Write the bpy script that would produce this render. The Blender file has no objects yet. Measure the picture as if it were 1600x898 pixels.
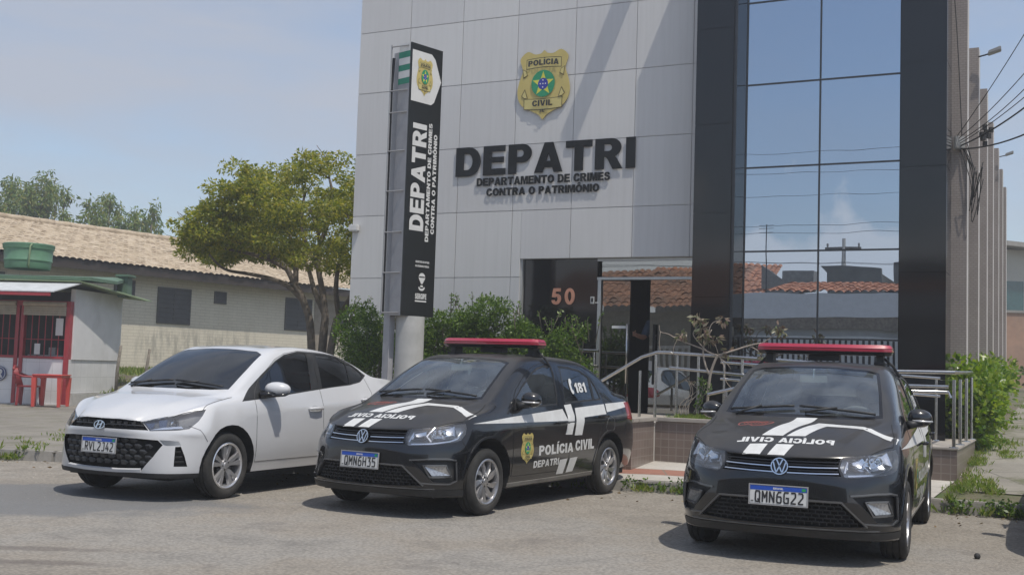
import bpy, bmesh, math, random
import numpy as np
from mathutils import Vector, Matrix
from mathutils.bvhtree import BVHTree

SC = bpy.context.scene
COL = SC.collection
R = math.radians
PI = math.pi

# ------------------------------------------------------------------ camera
cam_d = bpy.data.cameras.new("camera")
cam_d.sensor_width = 36.0
cam_d.lens = 36.0 * 1772.16 / 1600.0
cam_d.clip_start = 0.1
cam_d.clip_end = 3000.0
cam = bpy.data.objects.new("camera", cam_d)
COL.objects.link(cam)
PIT, ROLL, CAMH = 0.0726, 0.033, 1.2945
_r = Vector((1, 0, 0)); _f = Vector((0, math.cos(PIT), math.sin(PIT))); _u = Vector((0, -math.sin(PIT), math.cos(PIT)))
_r2 = _r * math.cos(ROLL) + _u * math.sin(ROLL)
_u2 = _u * math.cos(ROLL) - _r * math.sin(ROLL)
cam.matrix_world = Matrix(((_r2.x, _u2.x, -_f.x, 0), (_r2.y, _u2.y, -_f.y, 0), (_r2.z, _u2.z, -_f.z, CAMH), (0, 0, 0, 1)))
SC.camera = cam

# ------------------------------------------------------------------ sun and sky
SUN = Vector((0.27, -0.357, 1.0)).normalized()          # towards the sun
SUN_EL = math.asin(SUN.z)
SUN_AZ = math.atan2(SUN.x, SUN.y)                        # clockwise from +Y
sd = bpy.data.lights.new("sun", 'SUN')
sd.energy = 3.3
sd.angle = R(0.7)
sd.color = (1.0, 0.94, 0.85)
sun = bpy.data.objects.new("sun", sd)
COL.objects.link(sun)
sun.rotation_euler = SUN.to_track_quat('Z', 'Y').to_euler()
sun.location = (0, 0, 40)

W = bpy.data.worlds.new("World")
SC.world = W
W.use_nodes = True
nt = W.node_tree
nt.nodes.clear()
_out = nt.nodes.new('ShaderNodeOutputWorld')
_bg = nt.nodes.new('ShaderNodeBackground')
_bg.inputs['Strength'].default_value = 0.145
_sky = nt.nodes.new('ShaderNodeTexSky')
_sky.sky_type = 'NISHITA'
_sky.sun_disc = False
_sky.sun_elevation = SUN_EL
_sky.sun_rotation = SUN_AZ
_sky.altitude = 0
_sky.air_density = 1.0
_sky.dust_density = 1.2
_sky.ozone_density = 1.0
_geo = nt.nodes.new('ShaderNodeTexCoord')
_map = nt.nodes.new('ShaderNodeMapping')
_map.inputs['Scale'].default_value = (1.0, 1.0, 3.2)
_map.inputs['Location'].default_value = (0.3, 0.1, 0.0)
nt.links.new(_geo.outputs['Generated'], _map.inputs['Vector'])
_n1 = nt.nodes.new('ShaderNodeTexNoise')
_n1.inputs['Scale'].default_value = 2.3
_n1.inputs['Detail'].default_value = 9
_n1.inputs['Roughness'].default_value = 0.58
_n1.inputs['Distortion'].default_value = 0.25
nt.links.new(_map.outputs['Vector'], _n1.inputs['Vector'])
_cr = nt.nodes.new('ShaderNodeValToRGB')
_cr.color_ramp.elements[0].position = 0.40
_cr.color_ramp.elements[0].color = (0, 0, 0, 1)
_cr.color_ramp.elements[1].position = 0.64
_cr.color_ramp.elements[1].color = (1, 1, 1, 1)
nt.links.new(_n1.outputs['Fac'], _cr.inputs['Fac'])
# a cumulus bank low in the sky across the street (seen mirrored in the glazing)
_sep = nt.nodes.new('ShaderNodeSeparateXYZ')
nt.links.new(_geo.outputs['Generated'], _sep.inputs['Vector'])
_n2 = nt.nodes.new('ShaderNodeTexNoise')
_n2.inputs['Scale'].default_value = 8.0
_n2.inputs['Detail'].default_value = 8
_n2.inputs['Roughness'].default_value = 0.55
nt.links.new(_geo.outputs['Generated'], _n2.inputs['Vector'])


def wmath(op, a, b=None, c=None, clamp=False):
    n = nt.nodes.new('ShaderNodeMath')
    n.operation = op
    n.use_clamp = clamp
    for i, v in enumerate((a, b, c)):
        if v is None:
            continue
        if isinstance(v, (int, float)):
            n.inputs[i].default_value = v
        else:
            nt.links.new(v, n.inputs[i])
    return n.outputs[0]


_behind = wmath('MULTIPLY_ADD', _sep.outputs['Y'], -3.0, -0.6, clamp=True)           # sky behind the viewer only
_bank_top = wmath('MULTIPLY_ADD', _n2.outputs['Fac'], 0.30, -0.005)                     # height of the bank
_bank = wmath('MULTIPLY', wmath('MULTIPLY', wmath('SUBTRACT', _bank_top, _sep.outputs['Z']), 48.0, clamp=True), _behind)
_thin = wmath('MULTIPLY_ADD', _cr.outputs['Color'], 0.62, 0.22)
_fac = wmath('MULTIPLY', _thin, wmath('MULTIPLY_ADD', _behind, -0.62, 1.0))
_mix = nt.nodes.new('ShaderNodeMixRGB')
_mix.inputs['Color2'].default_value = (3.25, 3.40, 3.85, 1)
nt.links.new(_fac, _mix.inputs['Fac'])
nt.links.new(_sky.outputs['Color'], _mix.inputs['Color1'])
_mix2 = nt.nodes.new('ShaderNodeMixRGB')
_mix2.inputs['Color2'].default_value = (6.0, 6.15, 6.5, 1)
nt.links.new(wmath('MULTIPLY', _bank, 0.9), _mix2.inputs['Fac'])
nt.links.new(_mix.outputs['Color'], _mix2.inputs['Color1'])
nt.links.new(_mix2.outputs['Color'], _bg.inputs['Color'])
nt.links.new(_bg.outputs['Background'], _out.inputs['Surface'])

HAZE = 0.003
SC.cycles.volume_bounces = 0
SC.view_settings.view_transform = 'Standard'
SC.view_settings.look = 'None'
SC.view_settings.exposure = 0.10
SC.view_settings.gamma = 1.0
SC.view_settings.use_curve_mapping = False
SC.render.engine = 'CYCLES'
SC.cycles.max_bounces = 8
SC.cycles.diffuse_bounces = 3
SC.cycles.glossy_bounces = 4
SC.cycles.transparent_max_bounces = 12
SC.cycles.caustics_reflective = False
SC.cycles.caustics_refractive = False
SC.cycles.use_denoising = True

# ------------------------------------------------------------------ site frame (along the facade, into the building)
X0, Y0, YF = -2.7863, 19.4414, -0.4597
CF, SF = math.cos(YF), math.sin(YF)


def SL(u, v, z=0.0):
    return Vector((X0 + CF * u - SF * v, Y0 + SF * u + CF * v, z))


# ------------------------------------------------------------------ materials
MATS = {}


def mat(name, color, rough=0.6, metal=0.0, vary=0.12, scale=6.0, bump=0.0, bscale=40.0, coat=0.0, spec=None, obj=True,
        stain=None, stain_scale=0.8, stain_amt=0.5):
    if name in MATS:
        return MATS[name]
    m = bpy.data.materials.new(name)
    m.use_nodes = True
    t = m.node_tree
    b = t.nodes['Principled BSDF']
    b.inputs['Roughness'].default_value = rough
    b.inputs['Metallic'].default_value = metal
    b.inputs['Coat Weight'].default_value = coat
    b.inputs['Coat Roughness'].default_value = 0.04
    if spec is not None:
        b.inputs['Specular IOR Level'].default_value = spec
    c = (*color, 1)
    b.inputs['Base Color'].default_value = c
    tc = t.nodes.new('ShaderNodeTexCoord')
    vec = tc.outputs['Object' if obj else 'Generated']
    last = None
    if vary > 0:
        n = t.nodes.new('ShaderNodeTexNoise')
        n.inputs['Scale'].default_value = scale
        n.inputs['Detail'].default_value = 6
        n.inputs['Roughness'].default_value = 0.6
        t.links.new(vec, n.inputs['Vector'])
        r = t.nodes.new('ShaderNodeValToRGB')
        r.color_ramp.elements[0].position = 0.3
        r.color_ramp.elements[1].position = 0.7
        r.color_ramp.elements[0].color = (*[x * (1 - vary) for x in color], 1)
        r.color_ramp.elements[1].color = (*[min(1, x * (1 + vary)) for x in color], 1)
        t.links.new(n.outputs['Fac'], r.inputs['Fac'])
        last = r.outputs['Color']
    if stain is not None:
        n2 = t.nodes.new('ShaderNodeTexNoise')
        n2.inputs['Scale'].default_value = stain_scale
        n2.inputs['Detail'].default_value = 8
        n2.inputs['Roughness'].default_value = 0.65
        t.links.new(vec, n2.inputs['Vector'])
        r2 = t.nodes.new('ShaderNodeValToRGB')
        r2.color_ramp.elements[0].position = 0.48
        r2.color_ramp.elements[1].position = 0.68
        r2.color_ramp.elements[0].color = (0, 0, 0, 1)
        r2.color_ramp.elements[1].color = (stain_amt,) * 3 + (1,)
        t.links.new(n2.outputs['Fac'], r2.inputs['Fac'])
        mx = t.nodes.new('ShaderNodeMixRGB')
        mx.inputs['Color1'].default_value = c
        mx.inputs['Color2'].default_value = (*stain, 1)
        if last:
            t.links.new(last, mx.inputs['Color1'])
        t.links.new(r2.outputs['Color'], mx.inputs['Fac'])
        last = mx.outputs['Color']
    if last:
        t.links.new(last, b.inputs['Base Color'])
    if bump > 0:
        n3 = t.nodes.new('ShaderNodeTexNoise')
        n3.inputs['Scale'].default_value = bscale
        n3.inputs['Detail'].default_value = 5
        t.links.new(vec, n3.inputs['Vector'])
        bp = t.nodes.new('ShaderNodeBump')
        bp.inputs['Strength'].default_value = bump
        bp.inputs['Distance'].default_value = 0.02
        t.links.new(n3.outputs['Fac'], bp.inputs['Height'])
        t.links.new(bp.outputs['Normal'], b.inputs['Normal'])
    MATS[name] = m
    return m


def glass_mat(name, tint=(0.75, 0.82, 0.8), ior=1.5, rough=0.0, extra=0.0, gcol=(1, 1, 1), haze=0.0, hazecol=(0.6, 0.6, 0.6)):
    """thin window glass: transparent tint and a Fresnel reflection"""
    if name in MATS:
        return MATS[name]
    m = bpy.data.materials.new(name)
    m.use_nodes = True
    t = m.node_tree
    t.nodes.clear()
    o = t.nodes.new('ShaderNodeOutputMaterial')
    tr = t.nodes.new('ShaderNodeBsdfTransparent')
    tr.inputs['Color'].default_value = (*tint, 1)
    gl = t.nodes.new('ShaderNodeBsdfGlossy')
    gl.inputs['Roughness'].default_value = rough
    gl.inputs['Color'].default_value = (*gcol, 1)
    fr = t.nodes.new('ShaderNodeFresnel')
    fr.inputs['IOR'].default_value = ior
    ad = t.nodes.new('ShaderNodeMath')
    ad.operation = 'ADD'
    ad.use_clamp = True
    ad.inputs[1].default_value = extra
    t.links.new(fr.outputs[0], ad.inputs[0])
    mx = t.nodes.new('ShaderNodeMixShader')
    t.links.new(ad.outputs[0], mx.inputs[0])
    src = tr.outputs[0]
    if haze > 0:
        df = t.nodes.new('ShaderNodeBsdfDiffuse')
        df.inputs['Color'].default_value = (*hazecol, 1)
        mh = t.nodes.new('ShaderNodeMixShader')
        tc = t.nodes.new('ShaderNodeTexCoord')
        nz = t.nodes.new('ShaderNodeTexNoise')
        nz.inputs['Scale'].default_value = 2.6
        nz.inputs['Detail'].default_value = 7
        nz.inputs['Roughness'].default_value = .6
        nz.inputs['Distortion'].default_value = .5
        t.links.new(tc.outputs['Object'], nz.inputs['Vector'])
        mr = t.nodes.new('ShaderNodeMapRange')
        mr.inputs['From Min'].default_value = .36
        mr.inputs['From Max'].default_value = .66
        mr.inputs['To Min'].default_value = haze * .25
        mr.inputs['To Max'].default_value = haze * 2.0
        t.links.new(nz.outputs['Fac'], mr.inputs['Value'])
        t.links.new(mr.outputs[0], mh.inputs[0])
        t.links.new(tr.outputs[0], mh.inputs[1])
        t.links.new(df.outputs[0], mh.inputs[2])
        src = mh.outputs[0]
    t.links.new(src, mx.inputs[1])
    t.links.new(gl.outputs[0], mx.inputs[2])
    t.links.new(mx.outputs[0], o.inputs['Surface'])
    MATS[name] = m
    return m


# ------------------------------------------------------------------ objects
def thing(name, label, cat, loc=(0, 0, 0), rotz=0.0, group=None):
    o = bpy.data.objects.new(name, None)
    COL.objects.link(o)
    o.empty_display_size = 0.2
    o.location = loc
    o.rotation_euler = (0, 0, rotz)
    o['label'] = label
    o['category'] = cat
    if group:
        o['group'] = group
    return o


def tag(o, label=None, cat=None, group=None, kind=None):
    if label:
        o['label'] = label
    if cat:
        o['category'] = cat
    if group:
        o['group'] = group
    if kind:
        o['kind'] = kind
    return o


def copy_tree(o, parent=None):
    c = o.copy()
    COL.objects.link(c)
    if parent:
        c.parent = parent
    for ch in list(o.children):
        copy_tree(ch, c)
    return c


def link_mesh(name, me, m=None, parent=None):
    o = bpy.data.objects.new(name, me)
    COL.objects.link(o)
    if m is not None:
        for x in (m if isinstance(m, (list, tuple)) else [m]):
            me.materials.append(x)
    if parent is not None:
        o.parent = parent
    return o


class MB:
    """a bag of polygons that becomes one mesh object"""

    def __init__(self):
        self.v = []
        self.f = []
        self.mi = []

    def add(self, vs, fs, mi=0):
        b = len(self.v)
        self.v += [tuple(x) for x in vs]
        self.f += [tuple(i + b for i in f) for f in fs]
        self.mi += [mi] * len(fs)
        return self

    def box(self, x0, y0, z0, x1, y1, z1, mi=0, mtx=None):
        vs = [Vector(p) for p in ((x0, y0, z0), (x1, y0, z0), (x1, y1, z0), (x0, y1, z0), (x0, y0, z1), (x1, y0, z1), (x1, y1, z1), (x0, y1, z1))]
        if mtx is not None:
            vs = [mtx @ p for p in vs]
        return self.add(vs, [(0, 3, 2, 1), (4, 5, 6, 7), (0, 1, 5, 4), (1, 2, 6, 5), (2, 3, 7, 6), (3, 0, 4, 7)], mi)

    def prism(self, poly, fn, mi=0):
        """poly: list of 2d points; fn(p, side) -> 3d for side 0 and 1"""
        n = len(poly)
        vs = [fn(p, 0) for p in poly] + [fn(p, 1) for p in poly]
        fs = [tuple(range(n - 1, -1, -1)), tuple(range(n, 2 * n))]
        fs += [(i, (i + 1) % n, n + (i + 1) % n, n + i) for i in range(n)]
        return self.add(vs, fs, mi)

    def tube(self, pts, r, seg=8, mi=0, cap=True):
        pts = [Vector(p) for p in pts]
        n = len(pts)
        rs = r if isinstance(r, (list, tuple)) else [r] * n
        vs, fs = [], []
        up = None
        for i, p in enumerate(pts):
            t = (pts[min(i + 1, n - 1)] - pts[max(i - 1, 0)])
            if t.length < 1e-9:
                t = Vector((0, 0, 1))
            t.normalize()
            if up is None:
                up = Vector((0, 0, 1)) if abs(t.z) < 0.9 else Vector((1, 0, 0))
            a = t.cross(up)
            if a.length < 1e-6:
                a = t.cross(Vector((1, 0, 0)))
            a.normalize()
            b = a.cross(t).normalized()
            up = b
            for k in range(seg):
                q = 2 * PI * k / seg
                vs.append(p + a * (rs[i] * math.cos(q)) + b * (rs[i] * math.sin(q)))
        for i in range(n - 1):
            for k in range(seg):
                k2 = (k + 1) % seg
                fs.append((i * seg + k, i * seg + k2, (i + 1) * seg + k2, (i + 1) * seg + k))
        if cap:
            fs.append(tuple(range(seg - 1, -1, -1)))
            fs.append(tuple((n - 1) * seg + k for k in range(seg)))
        return self.add(vs, fs, mi)

    def lathe(self, prof, seg=32, mi=0, mtx=None, a0=0.0, a1=2 * PI):
        """prof: (r, h) pairs; axis is local z unless mtx is given"""
        full = abs(a1 - a0 - 2 * PI) < 1e-6
        ns = seg if full else seg + 1
        vs, fs = [], []
        for r, hh in prof:
            for k in range(ns):
                q = a0 + (a1 - a0) * k / seg
                p = Vector((r * math.cos(q), r * math.sin(q), hh))
                vs.append(mtx @ p if mtx is not None else p)
        for i in range(len(prof) - 1):
            for k in range(seg):
                k2 = (k + 1) % ns
                fs.append((i * ns + k, i * ns + k2, (i + 1) * ns + k2, (i + 1) * ns + k))
        return self.add(vs, fs, mi)

    def build(self, name, m=None, parent=None, smooth=False, bevel=0.0, auto=None, kind=None, sub=0, recalc=True):
        me = bpy.data.meshes.new(name)
        me.from_pydata(self.v, [], self.f)
        if any(self.mi):
            me.polygons.foreach_set('material_index', self.mi)
        if recalc or bevel > 0:
            bm = bmesh.new()
            bm.from_mesh(me)
            if recalc:
                bmesh.ops.recalc_face_normals(bm, faces=bm.faces)
            if bevel > 0:
                es = [e for e in bm.edges if len(e.link_faces) == 2 and e.calc_face_angle(0) > R(30)]
                bmesh.ops.bevel(bm, geom=es, offset=bevel, segments=2, affect='EDGES', clamp_overlap=True)
            bm.to_mesh(me)
            bm.free()
        o = link_mesh(name, me, m, parent)
        if smooth or auto is not None:
            for p in me.polygons:
                p.use_smooth = True
            if auto is not None:
                me.set_sharp_from_angle(angle=R(auto))
        if sub:
            md = o.modifiers.new("subdiv", 'SUBSURF')
            md.levels = sub
            md.render_levels = sub
        if kind:
            o['kind'] = kind
        return o


# ------------------------------------------------------------------ shapes
def arc_shape(cx, cy, r, a0, a1, n):
    return [(cx + r * math.cos(a0 + (a1 - a0) * i / n), cy + r * math.sin(a0 + (a1 - a0) * i / n)) for i in range(n + 1)]


def star_poly(cx, cy, r, ri, n=5):
    out = []
    for i in range(2 * n):
        a = PI / 2 + PI * i / n
        q = r if i % 2 == 0 else ri
        out.append((cx + q * math.cos(a), cy + q * math.sin(a)))
    return out


def smooth_poly(pts, n=6, closed=True):
    """Catmull-Rom through 2d/3d points"""
    P = [Vector(p).to_3d() if len(p) == 2 else Vector(p) for p in pts]
    m = len(P)
    out = []
    rng = range(m) if closed else range(m - 1)
    for i in rng:
        if closed:
            p0, p1, p2, p3 = P[(i - 1) % m], P[i], P[(i + 1) % m], P[(i + 2) % m]
        else:
            p0, p1, p2, p3 = P[max(i - 1, 0)], P[i], P[i + 1], P[min(i + 2, m - 1)]
        for k in range(n):
            t = k / n
            out.append(0.5 * ((2 * p1) + (p2 - p0) * t + (2 * p0 - 5 * p1 + 4 * p2 - p3) * t * t + (3 * p1 - p0 - 3 * p2 + p3) * t ** 3))
    if not closed:
        out.append(P[-1])
    if len(pts[0]) == 2:
        return [(p.x, p.y) for p in out]
    return out


def in_poly(x, y, poly):
    c = False
    n = len(poly)
    j = n - 1
    for i in range(n):
        xi, yi = poly[i]
        xj, yj = poly[j]
        if (yi > y) != (yj > y) and x < (xj - xi) * (y - yi) / (yj - yi) + xi:
            c = not c
        j = i
    return c

# ------------------------------------------------------------------ heavy block capitals, drawn as outlines
from mathutils.geometry import tessellate_polygon


def _ell(cx, cy, rx, ry, a0, a1, n=14):
    return [(cx + rx * math.cos(a0 + (a1 - a0) * i / n), cy + ry * math.sin(a0 + (a1 - a0) * i / n)) for i in range(n + 1)]


def _rot180(loop, w):
    return [(w - x, 1 - y) for x, y in loop]


H2 = PI / 2
_S = [(.03, .31), (.27, .33)] + _ell(.39, .29, .12, .11, PI, 2 * PI, 6)[1:-1] + [(.52, .29)] + [(.50, .36), (.30, .43), (.12, .50), (.05, .60), (.05, .73), (.08, .86), (.20, .97), (.38, 1.0), (.58, .98), (.70, .88), (.74, .70),
      (.51, .685), (.48, .78), (.39, .815), (.31, .79), (.28, .72), (.32, .67), (.55, .59), (.70, .51), (.77, .40), (.78, .27), (.74, .13), (.60, .02), (.40, -.01), (.18, .02), (.06, .13)]
GLYPH = {
    'A': (.92, [[(0, 0), (.32, 1), (.60, 1), (.92, 0), (.64, 0), (.59, .165), (.325, .165), (.275, 0)], [(.39, .38), (.53, .38), (.46, .63)]]),
    'C': (.86, [[(.86, .36)] + [(.84, .22), (.74, .07), (.60, 0), (.44, -.01), (.22, .04), (.06, .2), (.0, .42), (.0, .58), (.06, .8), (.22, .96), (.44, 1.01), (.62, .99), (.75, .91), (.84, .70),
                 (.58, .645), (.54, .75), (.46, .79), (.35, .76), (.29, .65), (.28, .5), (.29, .35), (.35, .24), (.46, .21), (.55, .26), (.59, .40)]]),
    'D': (.86, [[(0, 0), (.42, 0)] + _ell(.44, .5, .42, .5, -H2, H2, 12) + [(0, 1)], [(.28, .22)] + _ell(.40, .5, .18, .28, -H2, H2, 10) + [(.28, .78)]]),
    'E': (.76, [[(0, 0), (0, 1), (.74, 1), (.74, .79), (.28, .79), (.28, .615), (.70, .615), (.70, .415), (.28, .415), (.28, .22), (.76, .22), (.76, 0)]]),
    'G': (.92, [[(.90, .54), (.90, .12), (.74, .03), (.50, -.01), (.24, .03), (.07, .18), (.0, .42), (.0, .58), (.06, .8), (.22, .96), (.44, 1.01), (.66, .99), (.80, .90), (.87, .72),
                 (.61, .68), (.56, .76), (.46, .79), (.35, .76), (.29, .65), (.28, .5), (.29, .35), (.36, .24), (.48, .21), (.64, .25), (.64, .35), (.48, .35), (.48, .54)]]),
    'I': (.29, [[(0, 0), (0, 1), (.29, 1), (.29, 0)]]),
    'L': (.70, [[(0, 0), (0, 1), (.28, 1), (.28, .23), (.70, .23), (.70, 0)]]),
    'M': (1.02, [[(0, 0), (0, 1), (.38, 1), (.51, .40), (.64, 1), (1.02, 1), (1.02, 0), (.78, 0), (.78, .74), (.60, 0), (.42, 0), (.24, .74), (.24, 0)]]),
    'N': (.88, [[(0, 0), (0, 1), (.27, 1), (.62, .46), (.62, 1), (.88, 1), (.88, 0), (.62, 0), (.26, .54), (.26, 0)]]),
    'O': (.92, [_ell(.46, .5, .46, .515, 0, 2 * PI, 26)[:-1], _ell(.46, .5, .18, .29, 0, 2 * PI, 20)[:-1]]),
    'P': (.78, [[(0, 0), (0, 1), (.46, 1)] + _ell(.46, .685, .32, .315, H2, -H2, 10)[1:] + [(.28, .37), (.28, 0)], [(.28, .57)] + _ell(.42, .685, .09, .115, -H2, H2, 8) + [(.28, .80)]]),
    'R': (.86, [[(0, 0), (0, 1), (.50, 1)] + _ell(.50, .70, .31, .30, H2, -H2 + .5, 9)[1:] + [(.60, .41), (.67, .35), (.86, 0), (.55, 0), (.40, .31), (.34, .385), (.28, .40), (.28, 0)], [(.28, .59)] + _ell(.43, .695, .09, .105, -H2, H2, 8) + [(.28, .80)]]),
    'S': (.80, [_S]),
    'T': (.84, [[(.28, 0), (.28, .77), (0, .77), (0, 1), (.84, 1), (.84, .77), (.56, .77), (.56, 0)]]),
    'U': (.86, [[(0, 1), (0, .36), (.06, .14), (.22, .02), (.43, -.01), (.64, .02), (.80, .14), (.86, .36), (.86, 1), (.58, 1), (.58, .36), (.54, .25), (.43, .21), (.32, .25), (.28, .36), (.28, 1)]]),
    'V': (.90, [[(0, 1), (.29, 1), (.45, .33), (.61, 1), (.90, 1), (.60, 0), (.30, 0)]]),
    'B': (.84, [[(0, 0), (0, 1), (.52, 1), (.72, .93), (.76, .76), (.68, .57), (.60, .53), (.76, .44), (.82, .27), (.75, .08), (.55, 0)], [(.28, .62), (.42, .62), (.48, .70), (.42, .79), (.28, .79)], [(.28, .21), (.44, .21), (.53, .30), (.44, .41), (.28, .41)]]),
    'H': (.86, [[(0, 0), (0, 1), (.28, 1), (.28, .63), (.58, .63), (.58, 1), (.86, 1), (.86, 0), (.58, 0), (.58, .39), (.28, .39), (.28, 0)]]),
    'Ç': (.86, []),
    '1': (.46, [[(.16, 0), (.16, .64), (0, .58), (0, .79), (.14, .86), (.24, 1), (.46, 1), (.46, 0)]]),
    '8': (.74, [[(.37, 1.01), (.62, .96), (.71, .77), (.66, .61), (.57, .54), (.69, .45), (.74, .29), (.68, .10), (.55, .02), (.37, -.01), (.19, .02), (.06, .10), (0, .29), (.05, .45), (.17, .54), (.08, .61), (.03, .77), (.12, .96)],
                [(.37, .61), (.45, .65), (.46, .73), (.37, .81), (.28, .73), (.29, .65)], [(.37, .43), (.26, .38), (.25, .26), (.37, .18), (.49, .26), (.48, .38)]]),
    '5': (.72, [[(.02, .26), (.08, .10), (.20, .02), (.36, -.01), (.54, .03), (.68, .16), (.72, .34), (.66, .54), (.50, .65), (.38, .66), (.30, .64), (.33, .80), (.67, .80), (.67, 1), (.14, 1), (.05, .46), (.27, .43), (.36, .48), (.45, .45), (.48, .33), (.44, .22), (.36, .18), (.27, .21), (.24, .28)]]),
    '0': (.72, [_ell(.36, .5, .36, .51, 0, 2 * PI, 22)[:-1], _ell(.36, .5, .13, .31, 0, 2 * PI, 16)[:-1]]),
}
GLYPH['Í'] = (.29, GLYPH['I'][1] + [[(.03, 1.07), (.12, 1.26), (.40, 1.26), (.20, 1.07)]])
GLYPH['Ô'] = (.92, GLYPH['O'][1] + [[(.20, 1.07), (.36, 1.27), (.56, 1.27), (.72, 1.07), (.53, 1.07), (.46, 1.16), (.39, 1.07)]])
GLYPH['Ç'] = (.86, GLYPH['C'][1] + [[(.40, -.02), (.36, -.22), (.56, -.22), (.55, -.02)]])
GAP = .09
_TRI = {}


def _glyph(ch):
    if ch not in _TRI:
        w, loops = GLYPH[ch]
        groups = []
        for lp in loops:                              # a loop inside an earlier one is a hole of it
            for g in groups:
                if in_poly(lp[0][0], lp[0][1], g[0]):
                    g.append(lp)
                    break
            else:
                groups.append([lp])
        vs, fs, edges = [], [], []
        for g in groups:
            b = len(vs)
            tris = tessellate_polygon([[Vector((x, y, 0)) for x, y in lp] for lp in g])
            for lp in g:
                k = len(vs)
                vs += lp
                edges += [(k + i, k + (i + 1) % len(lp)) for i in range(len(lp))]
            fs += [tuple(i + b for i in t) for t in tris]
        _TRI[ch] = (w, vs, fs, edges)
    return _TRI[ch]


def block_text(s, gap=GAP):
    """-> verts2d (cap height 1), faces, edges, width"""
    x = 0.0
    V, F, E = [], [], []
    for ch in s:
        if ch == ' ':
            x += .42
            continue
        w, vs, fs, es = _glyph(ch)
        b = len(V)
        V += [(x + p[0], p[1]) for p in vs]
        F += [tuple(i + b for i in f) for f in fs]
        E += [(a + b, c + b) for a, c in es]
        x += w + gap
    return V, F, E, x - gap


def fit_text(s, x0, x1, y0, y1, bold=0, extrude=0.0, spacing=1.0, res=3):
    V, F, E, w = block_text(s, GAP * spacing)
    sx, sy = (x1 - x0) / w, (y1 - y0)
    out = [(x0 + p[0] * sx, y0 + p[1] * sy, extrude) for p in V]
    fs = list(F)
    if extrude:
        n = len(V)
        out += [(p[0], p[1], 0) for p in out]
        fs += [(a, b, b + n, a + n) for a, b in E]
    return out, fs


# thin registration-plate characters, drawn as strokes
PSTROKE = {
    'Q': [[(.1, .15), (.1, .85), (.2, 1), (.8, 1), (.9, .85), (.9, .15), (.8, 0), (.2, 0), (.1, .15)], [(.55, .25), (.98, -.08)]],
    'M': [[(.08, 0), (.08, 1), (.5, .40), (.92, 1), (.92, 0)]],
    'N': [[(.1, 0), (.1, 1), (.9, 0), (.9, 1)]],
    '6': [[(.85, 1), (.40, 1), (.12, .70), (.1, .15), (.2, 0), (.8, 0), (.9, .12), (.9, .45), (.8, .57), (.12, .57)]],
    'H': [[(.1, 0), (.1, 1)], [(.9, 0), (.9, 1)], [(.1, .52), (.9, .52)]],
    '3': [[(.1, 1), (.88, 1), (.50, .60), (.78, .58), (.9, .45), (.9, .12), (.8, 0), (.1, 0)]],
    '5': [[(.88, 1), (.15, 1), (.12, .58), (.78, .58), (.9, .46), (.9, .12), (.78, 0), (.1, 0)]],
    'G': [[(.88, 1), (.22, 1), (.1, .85), (.1, .15), (.22, 0), (.9, 0), (.9, .48), (.50, .48)]],
    '2': [[(.12, 1), (.76, 1), (.88, .88), (.88, .62), (.12, .10), (.12, 0), (.9, 0)]],
    'R': [[(.1, 0), (.1, 1), (.78, 1), (.9, .88), (.9, .60), (.78, .48), (.1, .48)], [(.50, .48), (.92, 0)]],
    'V': [[(.05, 1), (.5, 0), (.95, 1)]],
    'L': [[(.12, 1), (.12, 0), (.9, 0)]],
    'J': [[(.35, 1), (.85, 1), (.85, .12), (.72, 0), (.1, 0)]],
    '4': [[(.62, 1), (.08, .28), (.95, .28)], [(.72, .55), (.72, 0)]],
}


def plate_text(s, x0, x1, y0, y1, weight):
    """stroked characters in equal cells"""
    n = len(s)
    cw = (x1 - x0) / n
    gw = cw * .74
    vs, fs = [], []
    lay = 0
    for i, ch in enumerate(s):
        ox = x0 + i * cw + (cw - gw) / 2
        for line in PSTROKE[ch]:
            P = [Vector((ox + p[0] * gw, y0 + p[1] * (y1 - y0))) for p in line]
            for a, b in zip(P[:-1], P[1:]):
                t = (b - a).normalized()
                nn = Vector((-t.y, t.x)) * weight / 2
                q = [a - t * weight * .3 + nn, a - t * weight * .3 - nn, b + t * weight * .3 - nn, b + t * weight * .3 + nn]
                k = len(vs)
                vs += [(p.x, p.y, lay * .00008) for p in q]
                fs.append((k, k + 1, k + 2, k + 3))
                lay = (lay + 1) % 8
    return vs, fs

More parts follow.
